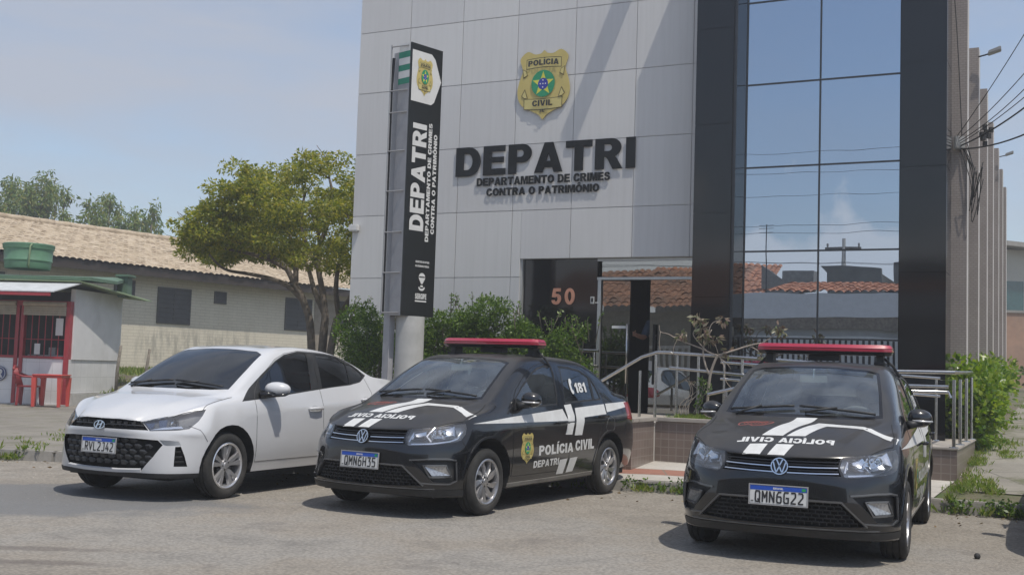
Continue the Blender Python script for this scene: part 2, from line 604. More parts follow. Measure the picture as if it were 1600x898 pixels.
# ------------------------------------------------------------------ cars: smooth shell, panels cut out of it
class Shell:
    def __init__(self, F, S, RR, level=3, crease=()):
        """F: front rows k=0..5 of 6 points; S: sections i>=1 of 11 points; RR: rear rows k=0..4 of 5 points (centre..)"""
        sec0 = [F[k][5] for k in range(6)] + [F[5][j] for j in (4, 3, 2, 1, 0)]
        secs = [sec0] + S
        quads = []
        for i in range(len(secs) - 1):
            for k in range(10):
                quads.append((secs[i][k], secs[i + 1][k], secs[i + 1][k + 1], secs[i][k + 1]))
        for k in range(5):
            for j in range(5):
                quads.append((F[k][j], F[k][j + 1], F[k + 1][j + 1], F[k + 1][j]))
        L = secs[-1]
        rows = [list(RR[k]) + [L[k]] for k in range(5)] + [[L[10], L[9], L[8], L[7], L[6], L[5]]]
        for k in range(5):
            for j in range(5):
                quads.append((rows[k][j], rows[k + 1][j], rows[k + 1][j + 1], rows[k][j + 1]))
        idx, V, Fc = {}, [], []

        def vid(p):
            key = tuple(round(c, 4) for c in p)
            if key not in idx:
                idx[key] = len(V)
                V.append(key)
            return idx[key]

        for q in quads:
            Fc.append(tuple(vid(p) for p in q))
            Fc.append(tuple(vid((p[0], -p[1], p[2])) for p in reversed(q)))
        me = bpy.data.meshes.new("shell_cage")
        me.from_pydata(V, [], Fc)
        bm = bmesh.new()
        bm.from_mesh(me)
        bmesh.ops.recalc_face_normals(bm, faces=bm.faces)
        bm.to_mesh(me)
        bm.free()
        if crease:
            at = me.attributes.new('crease_edge', 'FLOAT', 'EDGE')
            cs = {}
            for pts, val in crease:
                for a, b in zip(pts[:-1], pts[1:]):
                    for sy in (1, -1):
                        ka = tuple(round(c, 4) for c in (a[0], a[1] * sy, a[2]))
                        kb = tuple(round(c, 4) for c in (b[0], b[1] * sy, b[2]))
                        cs[frozenset((idx[ka], idx[kb]))] = val
            for e in me.edges:
                v = cs.get(frozenset(e.vertices))
                if v:
                    at.data[e.index].value = v
        o = bpy.data.objects.new("shell_cage", me)
        COL.objects.link(o)
        md = o.modifiers.new("s", 'SUBSURF')
        md.levels = md.render_levels = level
        md.use_limit_surface = True
        target = np.array(V)
        ctrl = target.copy()
        n = len(V)
        for it in range(7):
            me.vertices.foreach_set('co', ctrl.ravel())
            me.update()
            dg = bpy.context.evaluated_depsgraph_get()
            dg.update()
            ev = o.evaluated_get(dg)
            em = ev.to_mesh()
            co = np.empty(len(em.vertices) * 3)
            em.vertices.foreach_get('co', co)
            co = co.reshape(-1, 3)[:n]
            if it < 6:
                ctrl += (target - co) * 0.8
            ev.to_mesh_clear()
        dense = bpy.data.meshes.new_from_object(o.evaluated_get(bpy.context.evaluated_depsgraph_get()))
        bpy.data.objects.remove(o)
        bm = bmesh.new()
        bm.from_mesh(dense)
        bpy.data.meshes.remove(dense)
        bm.normal_update()
        self.bvh = BVHTree.FromBMesh(bm)
        bmesh.ops.delete(bm, geom=[f for f in bm.faces if f.calc_center_median().y < 0], context='FACES')
        self.bm = bm
        self.regions = []

    # -- cutting
    @staticmethod
    def basis(d):
        d = Vector(d).normalized()
        if abs(d.z) > 0.85:
            v = Vector((1, 0, 0))
            v = (v - d * v.dot(d)).normalized()
            u = v.cross(d).normalized()
        else:
            v = Vector((0, 0, 1))
            v = (v - d * v.dot(d)).normalized()
            u = v.cross(d).normalized()
        return d, u, v

    def cut(self, name, pts, d, face_min=0.05, lim=None):
        d, u, v = self.basis(d)
        poly = [(Vector(p).dot(u), Vector(p).dot(v)) for p in pts]
        xs = [p[0] for p in poly]
        ys = [p[1] for p in poly]
        bx0, bx1, by0, by1 = min(xs) - .05, max(xs) + .05, min(ys) - .05, max(ys) + .05
        bm = self.bm

        def bb(f):
            a = [w.co.dot(u) for w in f.verts]
            b = [w.co.dot(v) for w in f.verts]
            return min(a), max(a), min(b), max(b)

        cand = {}
        for f in bm.faces:
            if f.normal.dot(d) < face_min:
                continue
            if lim and not lim(f.calc_center_median()):
                continue
            q = bb(f)
            if q[0] < bx1 and q[1] > bx0 and q[2] < by1 and q[3] > by0:
                cand[f] = q
        n = len(poly)
        for i in range(n):
            p, q = poly[i], poly[(i + 1) % n]
            ex, ey = q[0] - p[0], q[1] - p[1]
            ln = math.hypot(ex, ey)
            if ln < 1e-6:
                continue
            sx0, sx1 = min(p[0], q[0]) - 1e-4, max(p[0], q[0]) + 1e-4
            sy0, sy1 = min(p[1], q[1]) - 1e-4, max(p[1], q[1]) + 1e-4
            fs = [f for f, b in cand.items() if b[0] < sx1 and b[1] > sx0 and b[2] < sy1 and b[3] > sy0]
            if not fs:
                continue
            no = (u * (-ey) + v * ex) / ln
            co = u * p[0] + v * p[1]
            es = set()
            vs = set()
            for f in fs:
                es.update(f.edges)
                vs.update(f.verts)
                del cand[f]
            r = bmesh.ops.bisect_plane(bm, geom=fs + list(es) + list(vs), plane_co=co, plane_no=no, dist=1e-5)
            for g in r['geom']:
                if isinstance(g, bmesh.types.BMFace) and g.is_valid:
                    cand[g] = bb(g)
        self.regions.append((name, poly, d, u, v, face_min, lim))

    def finish(self):
        bm = self.bm
        bm.faces.ensure_lookup_table()
        lay = bm.faces.layers.int.new('reg')
        names = ['shell']
        for f in bm.faces:
            f[lay] = 0
        bm.normal_update()
        for name, poly, d, u, v, fm, lim in self.regions:
            if name is None:
                continue
            if name not in names:
                names.append(name)
            ri = names.index(name)
            for f in bm.faces:
                c = f.calc_center_median()
                if f.normal.dot(d) < fm:
                    continue
                if lim and not lim(c):
                    continue
                if in_poly(c.dot(u), c.dot(v), poly):
                    f[lay] = ri
        g = bmesh.ops.duplicate(bm, geom=list(bm.verts) + list(bm.edges) + list(bm.faces))
        dup = g['geom']
        nv = [x for x in dup if isinstance(x, bmesh.types.BMVert)]
        nf = [x for x in dup if isinstance(x, bmesh.types.BMFace)]
        for w in nv:
            w.co.y = -w.co.y
        bmesh.ops.reverse_faces(bm, faces=nf)
        bmesh.ops.remove_doubles(bm, verts=[w for w in bm.verts if abs(w.co.y) < 1e-4], dist=2e-4)
        bm.normal_update()
        self.names = names
        self.by = {}
        for f in bm.faces:
            s = 1 if f.calc_center_median().y > 0 else -1
            self.by.setdefault((names[f[lay]], s), []).append(f)

    def faces(self, name, side=None):
        if side:
            return self.by.get((name, side), [])
        return self.by.get((name, 1), []) + self.by.get((name, -1), [])

    def boundary(self, fs):
        st = set(fs)
        return [e for f in fs for e in f.edges if sum(1 for g in e.link_faces if g in st) == 1]

    def piece(self, objname, names, m, parent, side=None, off=0.0, thick=0.0):
        fs = []
        for nme in (names if isinstance(names, (list, tuple)) else [names]):
            fs += self.faces(nme, side)
        if not fs:
            print("EMPTY REGION", objname, names)
            return None
        mp, vs, ns, out = {}, [], [], []
        for f in fs:
            t = []
            for w in f.verts:
                if w not in mp:
                    mp[w] = len(vs)
                    vs.append(w.co + w.normal * off)
                    ns.append(w.normal.copy())
                t.append(mp[w])
            out.append(tuple(t))
        if thick:
            bd = self.boundary(fs)
            base = len(vs)
            mp2 = {}
            for e in bd:
                for w in e.verts:
                    if w not in mp2:
                        mp2[w] = len(vs)
                        vs.append(w.co + w.normal * (off - thick))
                        ns.append(w.normal.copy())
            for e in bd:
                a, b = e.verts
                out.append((mp[a], mp[b], mp2[b], mp2[a]))
        me = bpy.data.meshes.new(objname)
        me.from_pydata(vs, [], out)
        for p in me.polygons:
            p.use_smooth = True
        me.normals_split_custom_set_from_vertices(ns)
        return link_mesh(objname, me, m, parent)

    def recess(self, objname, name, dvec, depth, m, parent, side=None, wall=0, cap=0):
        """the region sunk along -dvec by depth, with side walls"""
        dvec = Vector(dvec).normalized()
        fs = self.faces(name, side)
        if not fs:
            print("EMPTY REGION", objname, name)
            return None
        mb = MB()
        for f in fs:
            s = 1 if f.calc_center_median().y >= 0 else -1
            dd = Vector((dvec.x, dvec.y * s, dvec.z))
            mb.add([w.co - dd * depth for w in f.verts], [tuple(range(len(f.verts)))], cap)
        for e in self.boundary(fs):
            a, b = e.verts
            s = 1 if (a.co.y + b.co.y) >= 0 else -1
            dd = Vector((dvec.x, dvec.y * s, dvec.z))
            mb.add([a.co, b.co, b.co - dd * depth, a.co - dd * depth], [(0, 1, 2, 3)], wall)
        return mb.build(objname, m, parent)

    # -- things laid on the shell
    def hit(self, p, d):
        d = Vector(d).normalized()
        r = self.bvh.ray_cast(Vector(p) + d * 3.0, -d)
        if r[0] is None:
            r = self.bvh.find_nearest(Vector(p))
        return r[0], r[1]

    def decal(self, objname, vs, fs, fr, m, parent, off=0.0015, cell=0.06):
        """2d polygons laid on the shell; fr(x, y) -> (point, direction)"""
        bm = bmesh.new()
        bv = [bm.verts.new((p[0], p[1], 0)) for p in vs]
        for f in fs:
            try:
                bm.faces.new([bv[i] for i in f])
            except ValueError:
                pass
        if cell:
            for ax in (0, 1):
                a = min(p[ax] for p in vs)
                b = max(p[ax] for p in vs)
                k = a + cell
                while k < b:
                    no = Vector((1, 0, 0)) if ax == 0 else Vector((0, 1, 0))
                    bmesh.ops.bisect_plane(bm, geom=list(bm.verts) + list(bm.edges) + list(bm.faces), plane_co=no * k, plane_no=no)
                    k += cell
        bmesh.ops.triangulate(bm, faces=bm.faces)
        nrm = []
        dirs = None
        for w in bm.verts:
            p, d = fr(w.co.x, w.co.y)
            h, n = self.hit(p, d)
            if n.dot(Vector(d)) < 0:
                n = -n
            w.co = h + n * off
            dirs = Vector(d)
        bm.normal_update()
        for f in bm.faces:
            if f.normal.dot(dirs) < 0:
                f.normal_flip()
        me = bpy.data.meshes.new(objname)
        bm.to_mesh(me)
        bm.free()
        for p in me.polygons:
            p.use_smooth = True
        return link_mesh(objname, me, m, parent)

    def bar(self, mb, pts, d, w, hgt, step=0.03, closed=False, sink=0.004, mi=0, base=0.0):
        """a raised strip running over the shell"""
        pts = [Vector(p) for p in pts]
        if closed:
            pts = pts + [pts[0]]
        path = []
        for a, b in zip(pts[:-1], pts[1:]):
            n = max(1, int((b - a).length / step))
            for i in range(n):
                path.append(a + (b - a) * (i / n))
        if not closed:
            path.append(pts[-1])
        hs = [self.hit(p, d) for p in path]
        D = Vector(d).normalized()
        n = len(hs)
        vs, fs = [], []
        for i in range(n):
            h, no = hs[i]
            if no.dot(D) < 0:
                no = -no
            a = hs[(i - 1) % n][0] if (closed or i > 0) else h
            b = hs[(i + 1) % n][0] if (closed or i < n - 1) else h
            t = (b - a)
            s = t.cross(no)
            if s.length < 1e-9:
                s = Vector((0, 1, 0))
            s.normalize()
            for q, hh in ((-w / 2, -sink), (-w / 2 * .8, hgt), (w / 2 * .8, hgt), (w / 2, -sink)):
                vs.append(h + s * q + no * (hh + base))
        m = n if closed else n - 1
        for i in range(m):
            j = (i + 1) % n
            for k in range(3):
                fs.append((i * 4 + k, i * 4 + k + 1, j * 4 + k + 1, j * 4 + k))
        if not closed:
            fs.append((0, 1, 2, 3))
            fs.append(tuple((n - 1) * 4 + k for k in (3, 2, 1, 0)))
        mb.add(vs, fs, mi)


def mir(pts):
    return [(p[0], -p[1], p[2]) for p in pts]


# axle along y; outer side at +y
ROTY = Matrix(((1, 0, 0), (0, 0, 1), (0, -1, 0))).to_4x4()      # local z -> y


def wheel(parent, x, y, side, rad, width, rim_r, kind, m_tyre, m_rim, m_dark):
    t = MB()
    hw = width / 2
    prof = [(rim_r - .012, hw * .55), (rim_r, hw * .80), (rim_r + .012, hw * .93), (rim_r + (rad - rim_r) * .45, hw * 1.0), (rad - .028, hw * .93), (rad - .010, hw * .80),
            (rad - .002, hw * .62), (rad - .002, hw * .50), (rad - .011, hw * .47), (rad - .011, hw * .42), (rad, hw * .39), (rad, hw * .07), (rad - .011, hw * .05),
            (rad - .011, -hw * .05), (rad, -hw * .07), (rad, -hw * .39), (rad - .011, -hw * .42), (rad - .011, -hw * .47), (rad - .002, -hw * .5), (rad - .010, -hw * .80), (rad - .028, -hw * .93), (rad - .07, -hw), (rim_r, -hw * .8)]
    mt = ROTY.copy()
    t.lathe(prof, 56, 0, mt)
    # tread blocks: small sipes as separate raised ridges on the shoulders
    for k in range(56):
        a = 2 * PI * k / 56
        for sg in (-1, 1):
            c, s = math.cos(a), math.sin(a)
            tx, tz = -s, c
            q = []
            for da, yy, rr in ((-.011, hw * .60, rad + .001), (.011, hw * .60, rad + .001), (.008, hw * .86, rad - .013), (-.008, hw * .86, rad - .013)):
                q.append((rr * c + tx * da, yy * sg, rr * s + tz * da))
            t.add(q, [(0, 1, 2, 3)])
    tyre = t.build("wheel", m_tyre, parent, smooth=True, auto=35, recalc=False)
    tyre.location = (x, y * side, rad)
    if side < 0:
        tyre.rotation_euler = (0, 0, PI)
    r = MB()
    # barrel and lip
    r.lathe([(rim_r + .006, hw * .86), (rim_r - .004, hw * .92), (rim_r - .016, hw * .84), (rim_r - .022, hw * .55), (rim_r - .03, -hw * .8)], 48, 0, mt)
    # dark disc behind
    r.lathe([(0.0, -.02), (rim_r - .05, -.02), (rim_r - .05, -.03)], 40, 1, mt)
    r.lathe([(0.0, -.004), (.125, -.004), (.125, -.018)], 40, 2, mt)

    def spoke(a, w0, w1, r0, r1, y0, y1, lean, th, mi=0, curve=0.0):
        vs = []
        for (rr, ww, yy) in ((r0, w0, y0), ((r0 + r1) / 2, (w0 + w1) / 2, (y0 + y1) / 2 + .006), (r1, w1, y1)):
            al = a + lean * (rr - r0) / (r1 - r0)
            c, s = math.cos(al), math.sin(al)
            tx, tz = -s, c
            for q, dy in ((-.5, -th), (-.38, 0), (.38, curve), (.5, -th)):
                vs.append((rr * c + tx * ww * q, yy + dy, rr * s + tz * ww * q))
        fs = []
        for i in range(2):
            for k in range(3):
                fs.append((i * 4 + k, i * 4 + k + 1, i * 4 + 5 + k, i * 4 + 4 + k))
        r.add(vs, fs, mi)

    f = hw * .62
    if kind == 'turbine':
        for k in range(9):
            a = 2 * PI * k / 9 + .2
            spoke(a, .036, .060, .045, rim_r - .012, f + .004, f + .016, -.34, .030, 0, -.010)
    else:
        for k in range(5):
            a = 2 * PI * k / 5 + PI / 2
            for sg in (-1, 1):
                spoke(a + sg * .16, .034, .056, .05, rim_r - .010, f + .002, f + .018, sg * .06, .03, 0)
            spoke(a, .03, .070, .05, rim_r - .02, f - .022, f - .012, 0, .02, 1)
            spoke(a + PI / 5, .02, .03, .05, rim_r - .10, f - .012, f - .014, 0, .02, 1)
    r.lathe([(.0, f + .014), (.028, f + .013), (.031, f + .006), (.052, f + .004), (.060, f - .012), (.060, -.02)], 28, 0, mt)
    for k in range(5):
        a = 2 * PI * k / 5
        c, s = math.cos(a) * .043, math.sin(a) * .043
        r.lathe([(0, 0.002), (.0075, .002), (.0075, -.01)], 8, 1, Matrix.Translation((c, f + .006, s)) @ mt)
    r.build("rim", [m_rim, m_dark, MATS['disc_steel']], tyre, smooth=True, auto=40, recalc=False)
    return tyre


def ellip_box(mb_parent, name, c, sx, sy, sz, m, taper=0.0, sub=2, shear=0.0):
    """a rounded housing: a subdivided box"""
    mb = MB()
    vs = []
    for z in (-1, 1):
        for (a, b) in ((-1, -1), (1, -1), (1, 1), (-1, 1)):
            k = 1 - taper * (b + 1) / 2
            vs.append((c[0] + a * sx * k + shear * b, c[1] + b * sy, c[2] + z * sz * k))
    mb.add(vs, [(0, 3, 2, 1), (4, 5, 6, 7), (0, 1, 5, 4), (1, 2, 6, 5), (2, 3, 7, 6), (3, 0, 4, 7)])
    o = mb.build(name, m, mb_parent, smooth=True)
    md = o.modifiers.new("round", 'SUBSURF')
    md.levels = md.render_levels = sub
    return o


def licence_plate(parent, x, z, text, tilt=0.0):
    p = MB()
    p.box(-.006, -.2, -.065, 0, .2, .065, 0)
    o = p.build("licence_plate", mat("plate_white", (.62, .63, .62), .45, vary=.05, scale=20), parent, bevel=.003)
    o.location = (x, 0, z)
    o.rotation_euler = (0, tilt, 0)
    b = MB()
    b.box(0, -.197, .031, .0012, .197, .062)
    b.build("plate_band", mat("plate_blue", (.02, .08, .42), .4, vary=.03), o)
    t = MB()

    def put(s, x0, x1, y0, y1, bold, mi):
        vs, fs = fit_text(s, x0, x1, y0, y1, bold)
        t.add([(.0022, q[0], q[1]) for q in vs], fs, mi)

    vs, fs = plate_text(text, -.168, .182, -.050, .022, .0105)
    t.add([(.0022 + q[2], q[0], q[1]) for q in vs], fs, 0)
    put("BRASIL", -.035, .035, .040, .053, .02, 1)
    t.add([(.0022, .163, .037), (.0022, .19, .037), (.0022, .19, .056), (.0022, .163, .056)], [(0, 1, 2, 3)], 2)
    put("BR", -.190, -.172, -.052, -.042, .01, 0)
    t.build("plate_lettering", [mat("plate_black", (.02, .02, .022), .5, vary=0), mat("plate_text_white", (.7, .7, .7), .5, vary=0), mat("plate_green", (.02, .3, .08), .5, vary=0)], o, recalc=False)
    fr = MB()
    for a in ((-.207, -.072, .207, -.065), (-.207, .065, .207, .072), (-.207, -.065, -.2, .065), (.2, -.065, .207, .065)):
        fr.box(-.006, a[0], a[1], .003, a[2], a[3])
    fr.build("plate_frame", mat("plate_frame_grey", (.35, .35, .35), .4, vary=.05), o)
    return o


SHIELD = [(0, 1.0), (.10, .92), (.30, .90), (.55, .99), (.78, .80), (.72, .55), (.70, .42), (.80, .15), (.86, -.15), (.80, -.42), (.62, -.62), (.35, -.74), (.12, -.86), (0, -.98)]


def badge_shapes():
    """police badge as layers of (colour key, verts2d, faces), unit half height 1"""
    half = SHIELD
    shield = [(x, y) for x, y in half] + [(-x, y) for x, y in reversed(half[1:-1])]
    shield = smooth_poly(shield, 4)
    L = [('gold', shield, [tuple(range(len(shield)))])]
    # scrolls as outlined bands
    def band(y0, y1, w, sag, col):
        n = 10
        up = [(-w + 2 * w * i / n, y1 + sag * (1 - (2 * i / n - 1) ** 2)) for i in range(n + 1)]
        lo = [(-w + 2 * w * i / n, y0 + sag * (1 - (2 * i / n - 1) ** 2)) for i in range(n + 1)]
        vs = up + lo
        fs = [(i, i + 1, n + 2 + i, n + 1 + i) for i in range(n)]
        return (col, vs, fs)
    L.append(band(.475, .765, .575, .035, 'line'))
    L.append(band(.495, .745, .555, .035, 'gold2'))
    L.append(band(-.68, -.36, .63, -.03, 'line'))
    L.append(band(-.66, -.38, .61, -.03, 'gold2'))
    for sx in (-1, 1):
        tri = [(sx * .575, .44), (sx * .70, .50), (sx * .66, .22), (sx * .52, .30)]
        L.append(('line', tri, [(0, 1, 2, 3)]))
        tri = [(sx * .58, .42), (sx * .68, .475), (sx * .645, .26), (sx * .545, .315)]
        L.append(('gold2', tri, [(0, 1, 2, 3)]))
        tri = [(sx * .50, -.36), (sx * .60, -.08), (sx * .72, -.28), (sx * .62, -.36)]
        L.append(('line', tri, [(0, 1, 2, 3)]))
        tri = [(sx * .525, -.355), (sx * .602, -.13), (sx * .69, -.28), (sx * .61, -.345)]
        L.append(('gold2', tri, [(0, 1, 2, 3)]))
    c = arc_shape(0, .04, .385, 0, 2 * PI, 40)[:-1]
    L.append(('green', c, [tuple(range(40))]))
    s = star_poly(0, .03, .36, .15)
    s = s + [(0, .03)]
    L.append(('yellow', s, [(10, i, (i + 1) % 10) for i in range(10)]))
    c = arc_shape(0, .03, .165, 0, 2 * PI, 28)[:-1]
    L.append(('blue', c, [tuple(range(28))]))
    for dx, dy in ((0, 0), (.085, 0), (-.085, 0), (0, .1), (0, -.1)):
        c = arc_shape(dx, .03 + dy, .02, 0, 2 * PI, 8)[:-1]
        L.append(('white', c, [tuple(range(8))]))
    vs, fs = fit_text("POLÍCIA", -.50, .50, .535, .70, .03)
    L.append(('ink', [(x, y + .035 * (1 - (x / .575) ** 2)) for x, y, z in vs], fs))
    vs, fs = fit_text("CIVIL", -.33, .33, -.61, -.44, .03)
    L.append(('ink', [(x, y) for x, y, z in vs], fs))
    vs, fs = fit_text("SE", -.08, .08, -.79, -.70, .03)
    L.append(('ink', [(x, y) for x, y, z in vs], fs))
    return L


BADGE_MATS = {'gold': ((.52, .42, .14), .45), 'gold2': ((.55, .47, .18), .45), 'line': ((.10, .08, .03), .6), 'green': ((.02, .26, .12), .5), 'yellow': ((.62, .60, .07), .5),
              'blue': ((.03, .04, .30), .5), 'white': ((.75, .75, .75), .5), 'ink': ((.03, .03, .03), .5)}
_BADGE = None


def badge_layers():
    global _BADGE
    if _BADGE is None:
        _BADGE = badge_shapes()
    return _BADGE


def badge_mat_list():
    return [mat("badge_" + k, v[0], v[1], vary=.06) for k, v in BADGE_MATS.items()]


def flat_badge(name, parent, place, step, thick=0.0):
    """place(x, y, h) -> 3d point at height h over the board"""
    keys = list(BADGE_MATS)
    mb = MB()
    h = 0.0
    for i, (k, vs, fs) in enumerate(badge_layers()):
        mi = keys.index(k)
        if i == 0 and thick:
            n = len(vs)
            mb.add([place(p[0], p[1], 0) for p in vs] + [place(p[0], p[1], -thick) for p in vs], [tuple(range(n))] + [(j, (j + 1) % n, n + (j + 1) % n, n + j) for j in range(n)], mi)
        else:
            mb.add([place(p[0], p[1], h) for p in vs], fs, mi)
        h += step
    return mb.build(name, badge_mat_list(), parent, recalc=False)

# ------------------------------------------------------------------ ground, street, pavements
def node_mix_mat(name, build):
    m = bpy.data.materials.new(name)
    m.use_nodes = True
    build(m.node_tree, m.node_tree.nodes['Principled BSDF'])
    MATS[name] = m
    return m


class N:
    """small node-building helper"""

    def __init__(self, t):
        self.t = t
        self.tc = t.nodes.new('ShaderNodeTexCoord')

    def noise(self, scale, detail=6, rough=.6, vec=None, dist=0.0):
        n = self.t.nodes.new('ShaderNodeTexNoise')
        n.inputs['Scale'].default_value = scale
        n.inputs['Detail'].default_value = detail
        n.inputs['Roughness'].default_value = rough
        n.inputs['Distortion'].default_value = dist
        self.t.links.new(vec if vec is not None else self.tc.outputs['Object'], n.inputs['Vector'])
        return n.outputs['Fac']

    def vor(self, scale, feature='F1', vec=None, rnd=1.0):
        n = self.t.nodes.new('ShaderNodeTexVoronoi')
        n.feature = feature
        n.inputs['Scale'].default_value = scale
        n.inputs['Randomness'].default_value = rnd
        self.t.links.new(vec if vec is not None else self.tc.outputs['Object'], n.inputs['Vector'])
        return n

    def ramp(self, fac, stops):
        r = self.t.nodes.new('ShaderNodeValToRGB')
        e = r.color_ramp.elements
        while len(e) < len(stops):
            e.new(0.5)
        for k, (p, c) in enumerate(stops):
            e[k].position = p
            e[k].color = (*c, 1) if len(c) == 3 else c
        self.t.links.new(fac, r.inputs['Fac'])
        return r.outputs['Color']

    def mix(self, fac, a, b, mode='MIX'):
        x = self.t.nodes.new('ShaderNodeMixRGB')
        x.blend_type = mode
        for s, v in (('Fac', fac), ('Color1', a), ('Color2', b)):
            if isinstance(v, (int, float)):
                x.inputs[s].default_value = v
            elif isinstance(v, tuple):
                x.inputs[s].default_value = (*v, 1)
            else:
                self.t.links.new(v, x.inputs[s])
        return x.outputs['Color']

    def math(self, op, a, b=None, c=None, clamp=False):
        n = self.t.nodes.new('ShaderNodeMath')
        n.operation = op
        n.use_clamp = clamp
        for i, v in enumerate((a, b, c)):
            if v is None:
                continue
            if isinstance(v, (int, float)):
                n.inputs[i].default_value = v
            else:
                self.t.links.new(v, n.inputs[i])
        return n.outputs[0]

    def sep(self, vec=None):
        s = self.t.nodes.new('ShaderNodeSeparateXYZ')
        self.t.links.new(vec if vec is not None else self.tc.outputs['Object'], s.inputs[0])
        return s.outputs

    def bump(self, h, strength, dist=.02):
        b = self.t.nodes.new('ShaderNodeBump')
        b.inputs['Strength'].default_value = strength
        b.inputs['Distance'].default_value = dist
        self.t.links.new(h, b.inputs['Height'])
        return b.outputs['Normal']

    def brick(self, scale, bw, bh, c1, c2, mortar, ms=.02, off=.5, vec=None):
        n = self.t.nodes.new('ShaderNodeTexBrick')
        n.inputs['Scale'].default_value = scale
        n.inputs['Brick Width'].default_value = bw
        n.inputs['Row Height'].default_value = bh
        n.inputs['Mortar Size'].default_value = ms
        n.inputs['Mortar Smooth'].default_value = .2
        n.inputs['Color1'].default_value = (*c1, 1)
        n.inputs['Color2'].default_value = (*c2, 1)
        n.inputs['Mortar'].default_value = (*mortar, 1)
        n.offset = off
        if vec is not None:
            self.t.links.new(vec, n.inputs['Vector'])
        return n


def _asphalt(t, b):
    n = N(t)
    s = n.sep()
    fine = n.noise(90, 4, .7)
    grit = n.vor(38).outputs['Distance']
    grit2 = n.vor(17).outputs['Distance']
    big = n.noise(.55, 7, .6)
    mid = n.noise(2.6, 7, .65)
    # worn surface: greyer carriageway, browner gravelly strip towards the kerb
    along = n.math('ADD', n.math('MULTIPLY', s['X'], .22), s['Y'])             # rises towards the kerb
    edge = n.math('ADD', along, n.math('MULTIPLY_ADD', n.noise(.8, 6, .65), 2.6, -1.3))
    near = n.math('MULTIPLY_ADD', edge, .9, -9.2, clamp=True)
    road = n.ramp(big, [(.30, (.205, .194, .176)), (.44, (.30, .282, .252)), (.56, (.29, .262, .222)), (.70, (.205, .19, .168))])
    grav = n.ramp(mid, [(.3, (.25, .225, .19)), (.7, (.35, .32, .275))])
    c = n.mix(near, road, grav)
    speck = n.ramp(grit, [(.0, (1.28, 1.27, 1.25)), (.30, (1, 1, 1)), (.8, (.66, .66, .66))])
    c = n.mix(.75, c, n.mix(1.0, c, speck, 'MULTIPLY'))
    stones = n.ramp(grit2, [(.0, (1.35, 1.33, 1.28)), (.18, (1.1, 1.1, 1.1)), (.45, (.9, .9, .9))])
    c = n.mix(n.math('MULTIPLY', near, .55), c, n.mix(1.0, c, stones, 'MULTIPLY'))
    # darker bitumen patch on the left and a few oil stains
    v2 = t.nodes.new('ShaderNodeVectorMath')
    v2.operation = 'DISTANCE'
    v2.inputs[1].default_value = (-5.6, 10.75, 0)
    sc = t.nodes.new('ShaderNodeVectorMath')
    sc.operation = 'MULTIPLY'
    sc.inputs[1].default_value = (1, 1.9, 1)
    t.links.new(n.tc.outputs['Object'], sc.inputs[0])
    v2.inputs[1].default_value = (-4.9, 10.25 * 1.9, 0)
    t.links.new(sc.outputs[0], v2.inputs[0])
    d = n.math('ADD', v2.outputs['Value'], n.math('MULTIPLY_ADD', n.noise(1.6, 7, .65), 2.4, -1.2))
    patch = n.math('MULTIPLY_ADD', d, -1.6, 4.2, clamp=True)
    c = n.mix(n.math('MULTIPLY', patch, .80), c, (.145, .15, .155))
    st = n.ramp(n.noise(.9, 8, .7, dist=.4), [(.56, (0, 0, 0)), (.66, (1, 1, 1))])
    c = n.mix(n.math('MULTIPLY', st, .42), c, (.12, .108, .10))
    # an old oily streak at the lower left
    for (cx, cy, kx, ky) in ((-3.15, 7.72, 1.15, 8.5), (-2.9, 7.2, 1.5, 9.0)):
        m1 = t.nodes.new('ShaderNodeVectorMath')
        m1.operation = 'MULTIPLY'
        m1.inputs[1].default_value = (kx, ky, 0)
        t.links.new(n.tc.outputs['Object'], m1.inputs[0])
        m2 = t.nodes.new('ShaderNodeVectorMath')
        m2.operation = 'DISTANCE'
        m2.inputs[1].default_value = (cx * kx, cy * ky, 0)
        t.links.new(m1.outputs[0], m2.inputs[0])
        dd = n.math('ADD', m2.outputs['Value'], n.math('MULTIPLY_ADD', n.noise(3.2, 8, .7), 2.2, -1.1))
        c = n.mix(n.math('MULTIPLY', n.math('MULTIPLY_ADD', dd, -2.2, 2.0, clamp=True), .5), c, (.10, .085, .078))
    cr = n.vor(.42, 'DISTANCE_TO_EDGE').outputs['Distance']
    crk = n.math('LESS_THAN', n.math('ADD', cr, n.math('MULTIPLY_ADD', n.noise(3.5, 5, .7), .06, -.03)), .004)
    c = n.mix(n.math('MULTIPLY', crk, .15), c, (.09, .085, .08))
    t.links.new(c, b.inputs['Base Color'])
    b.inputs['Roughness'].default_value = .92
    h = n.math('ADD', n.math('MULTIPLY', grit, .6), n.math('MULTIPLY', fine, .4))
    t.links.new(n.bump(h, .8, .018), b.inputs['Normal'])


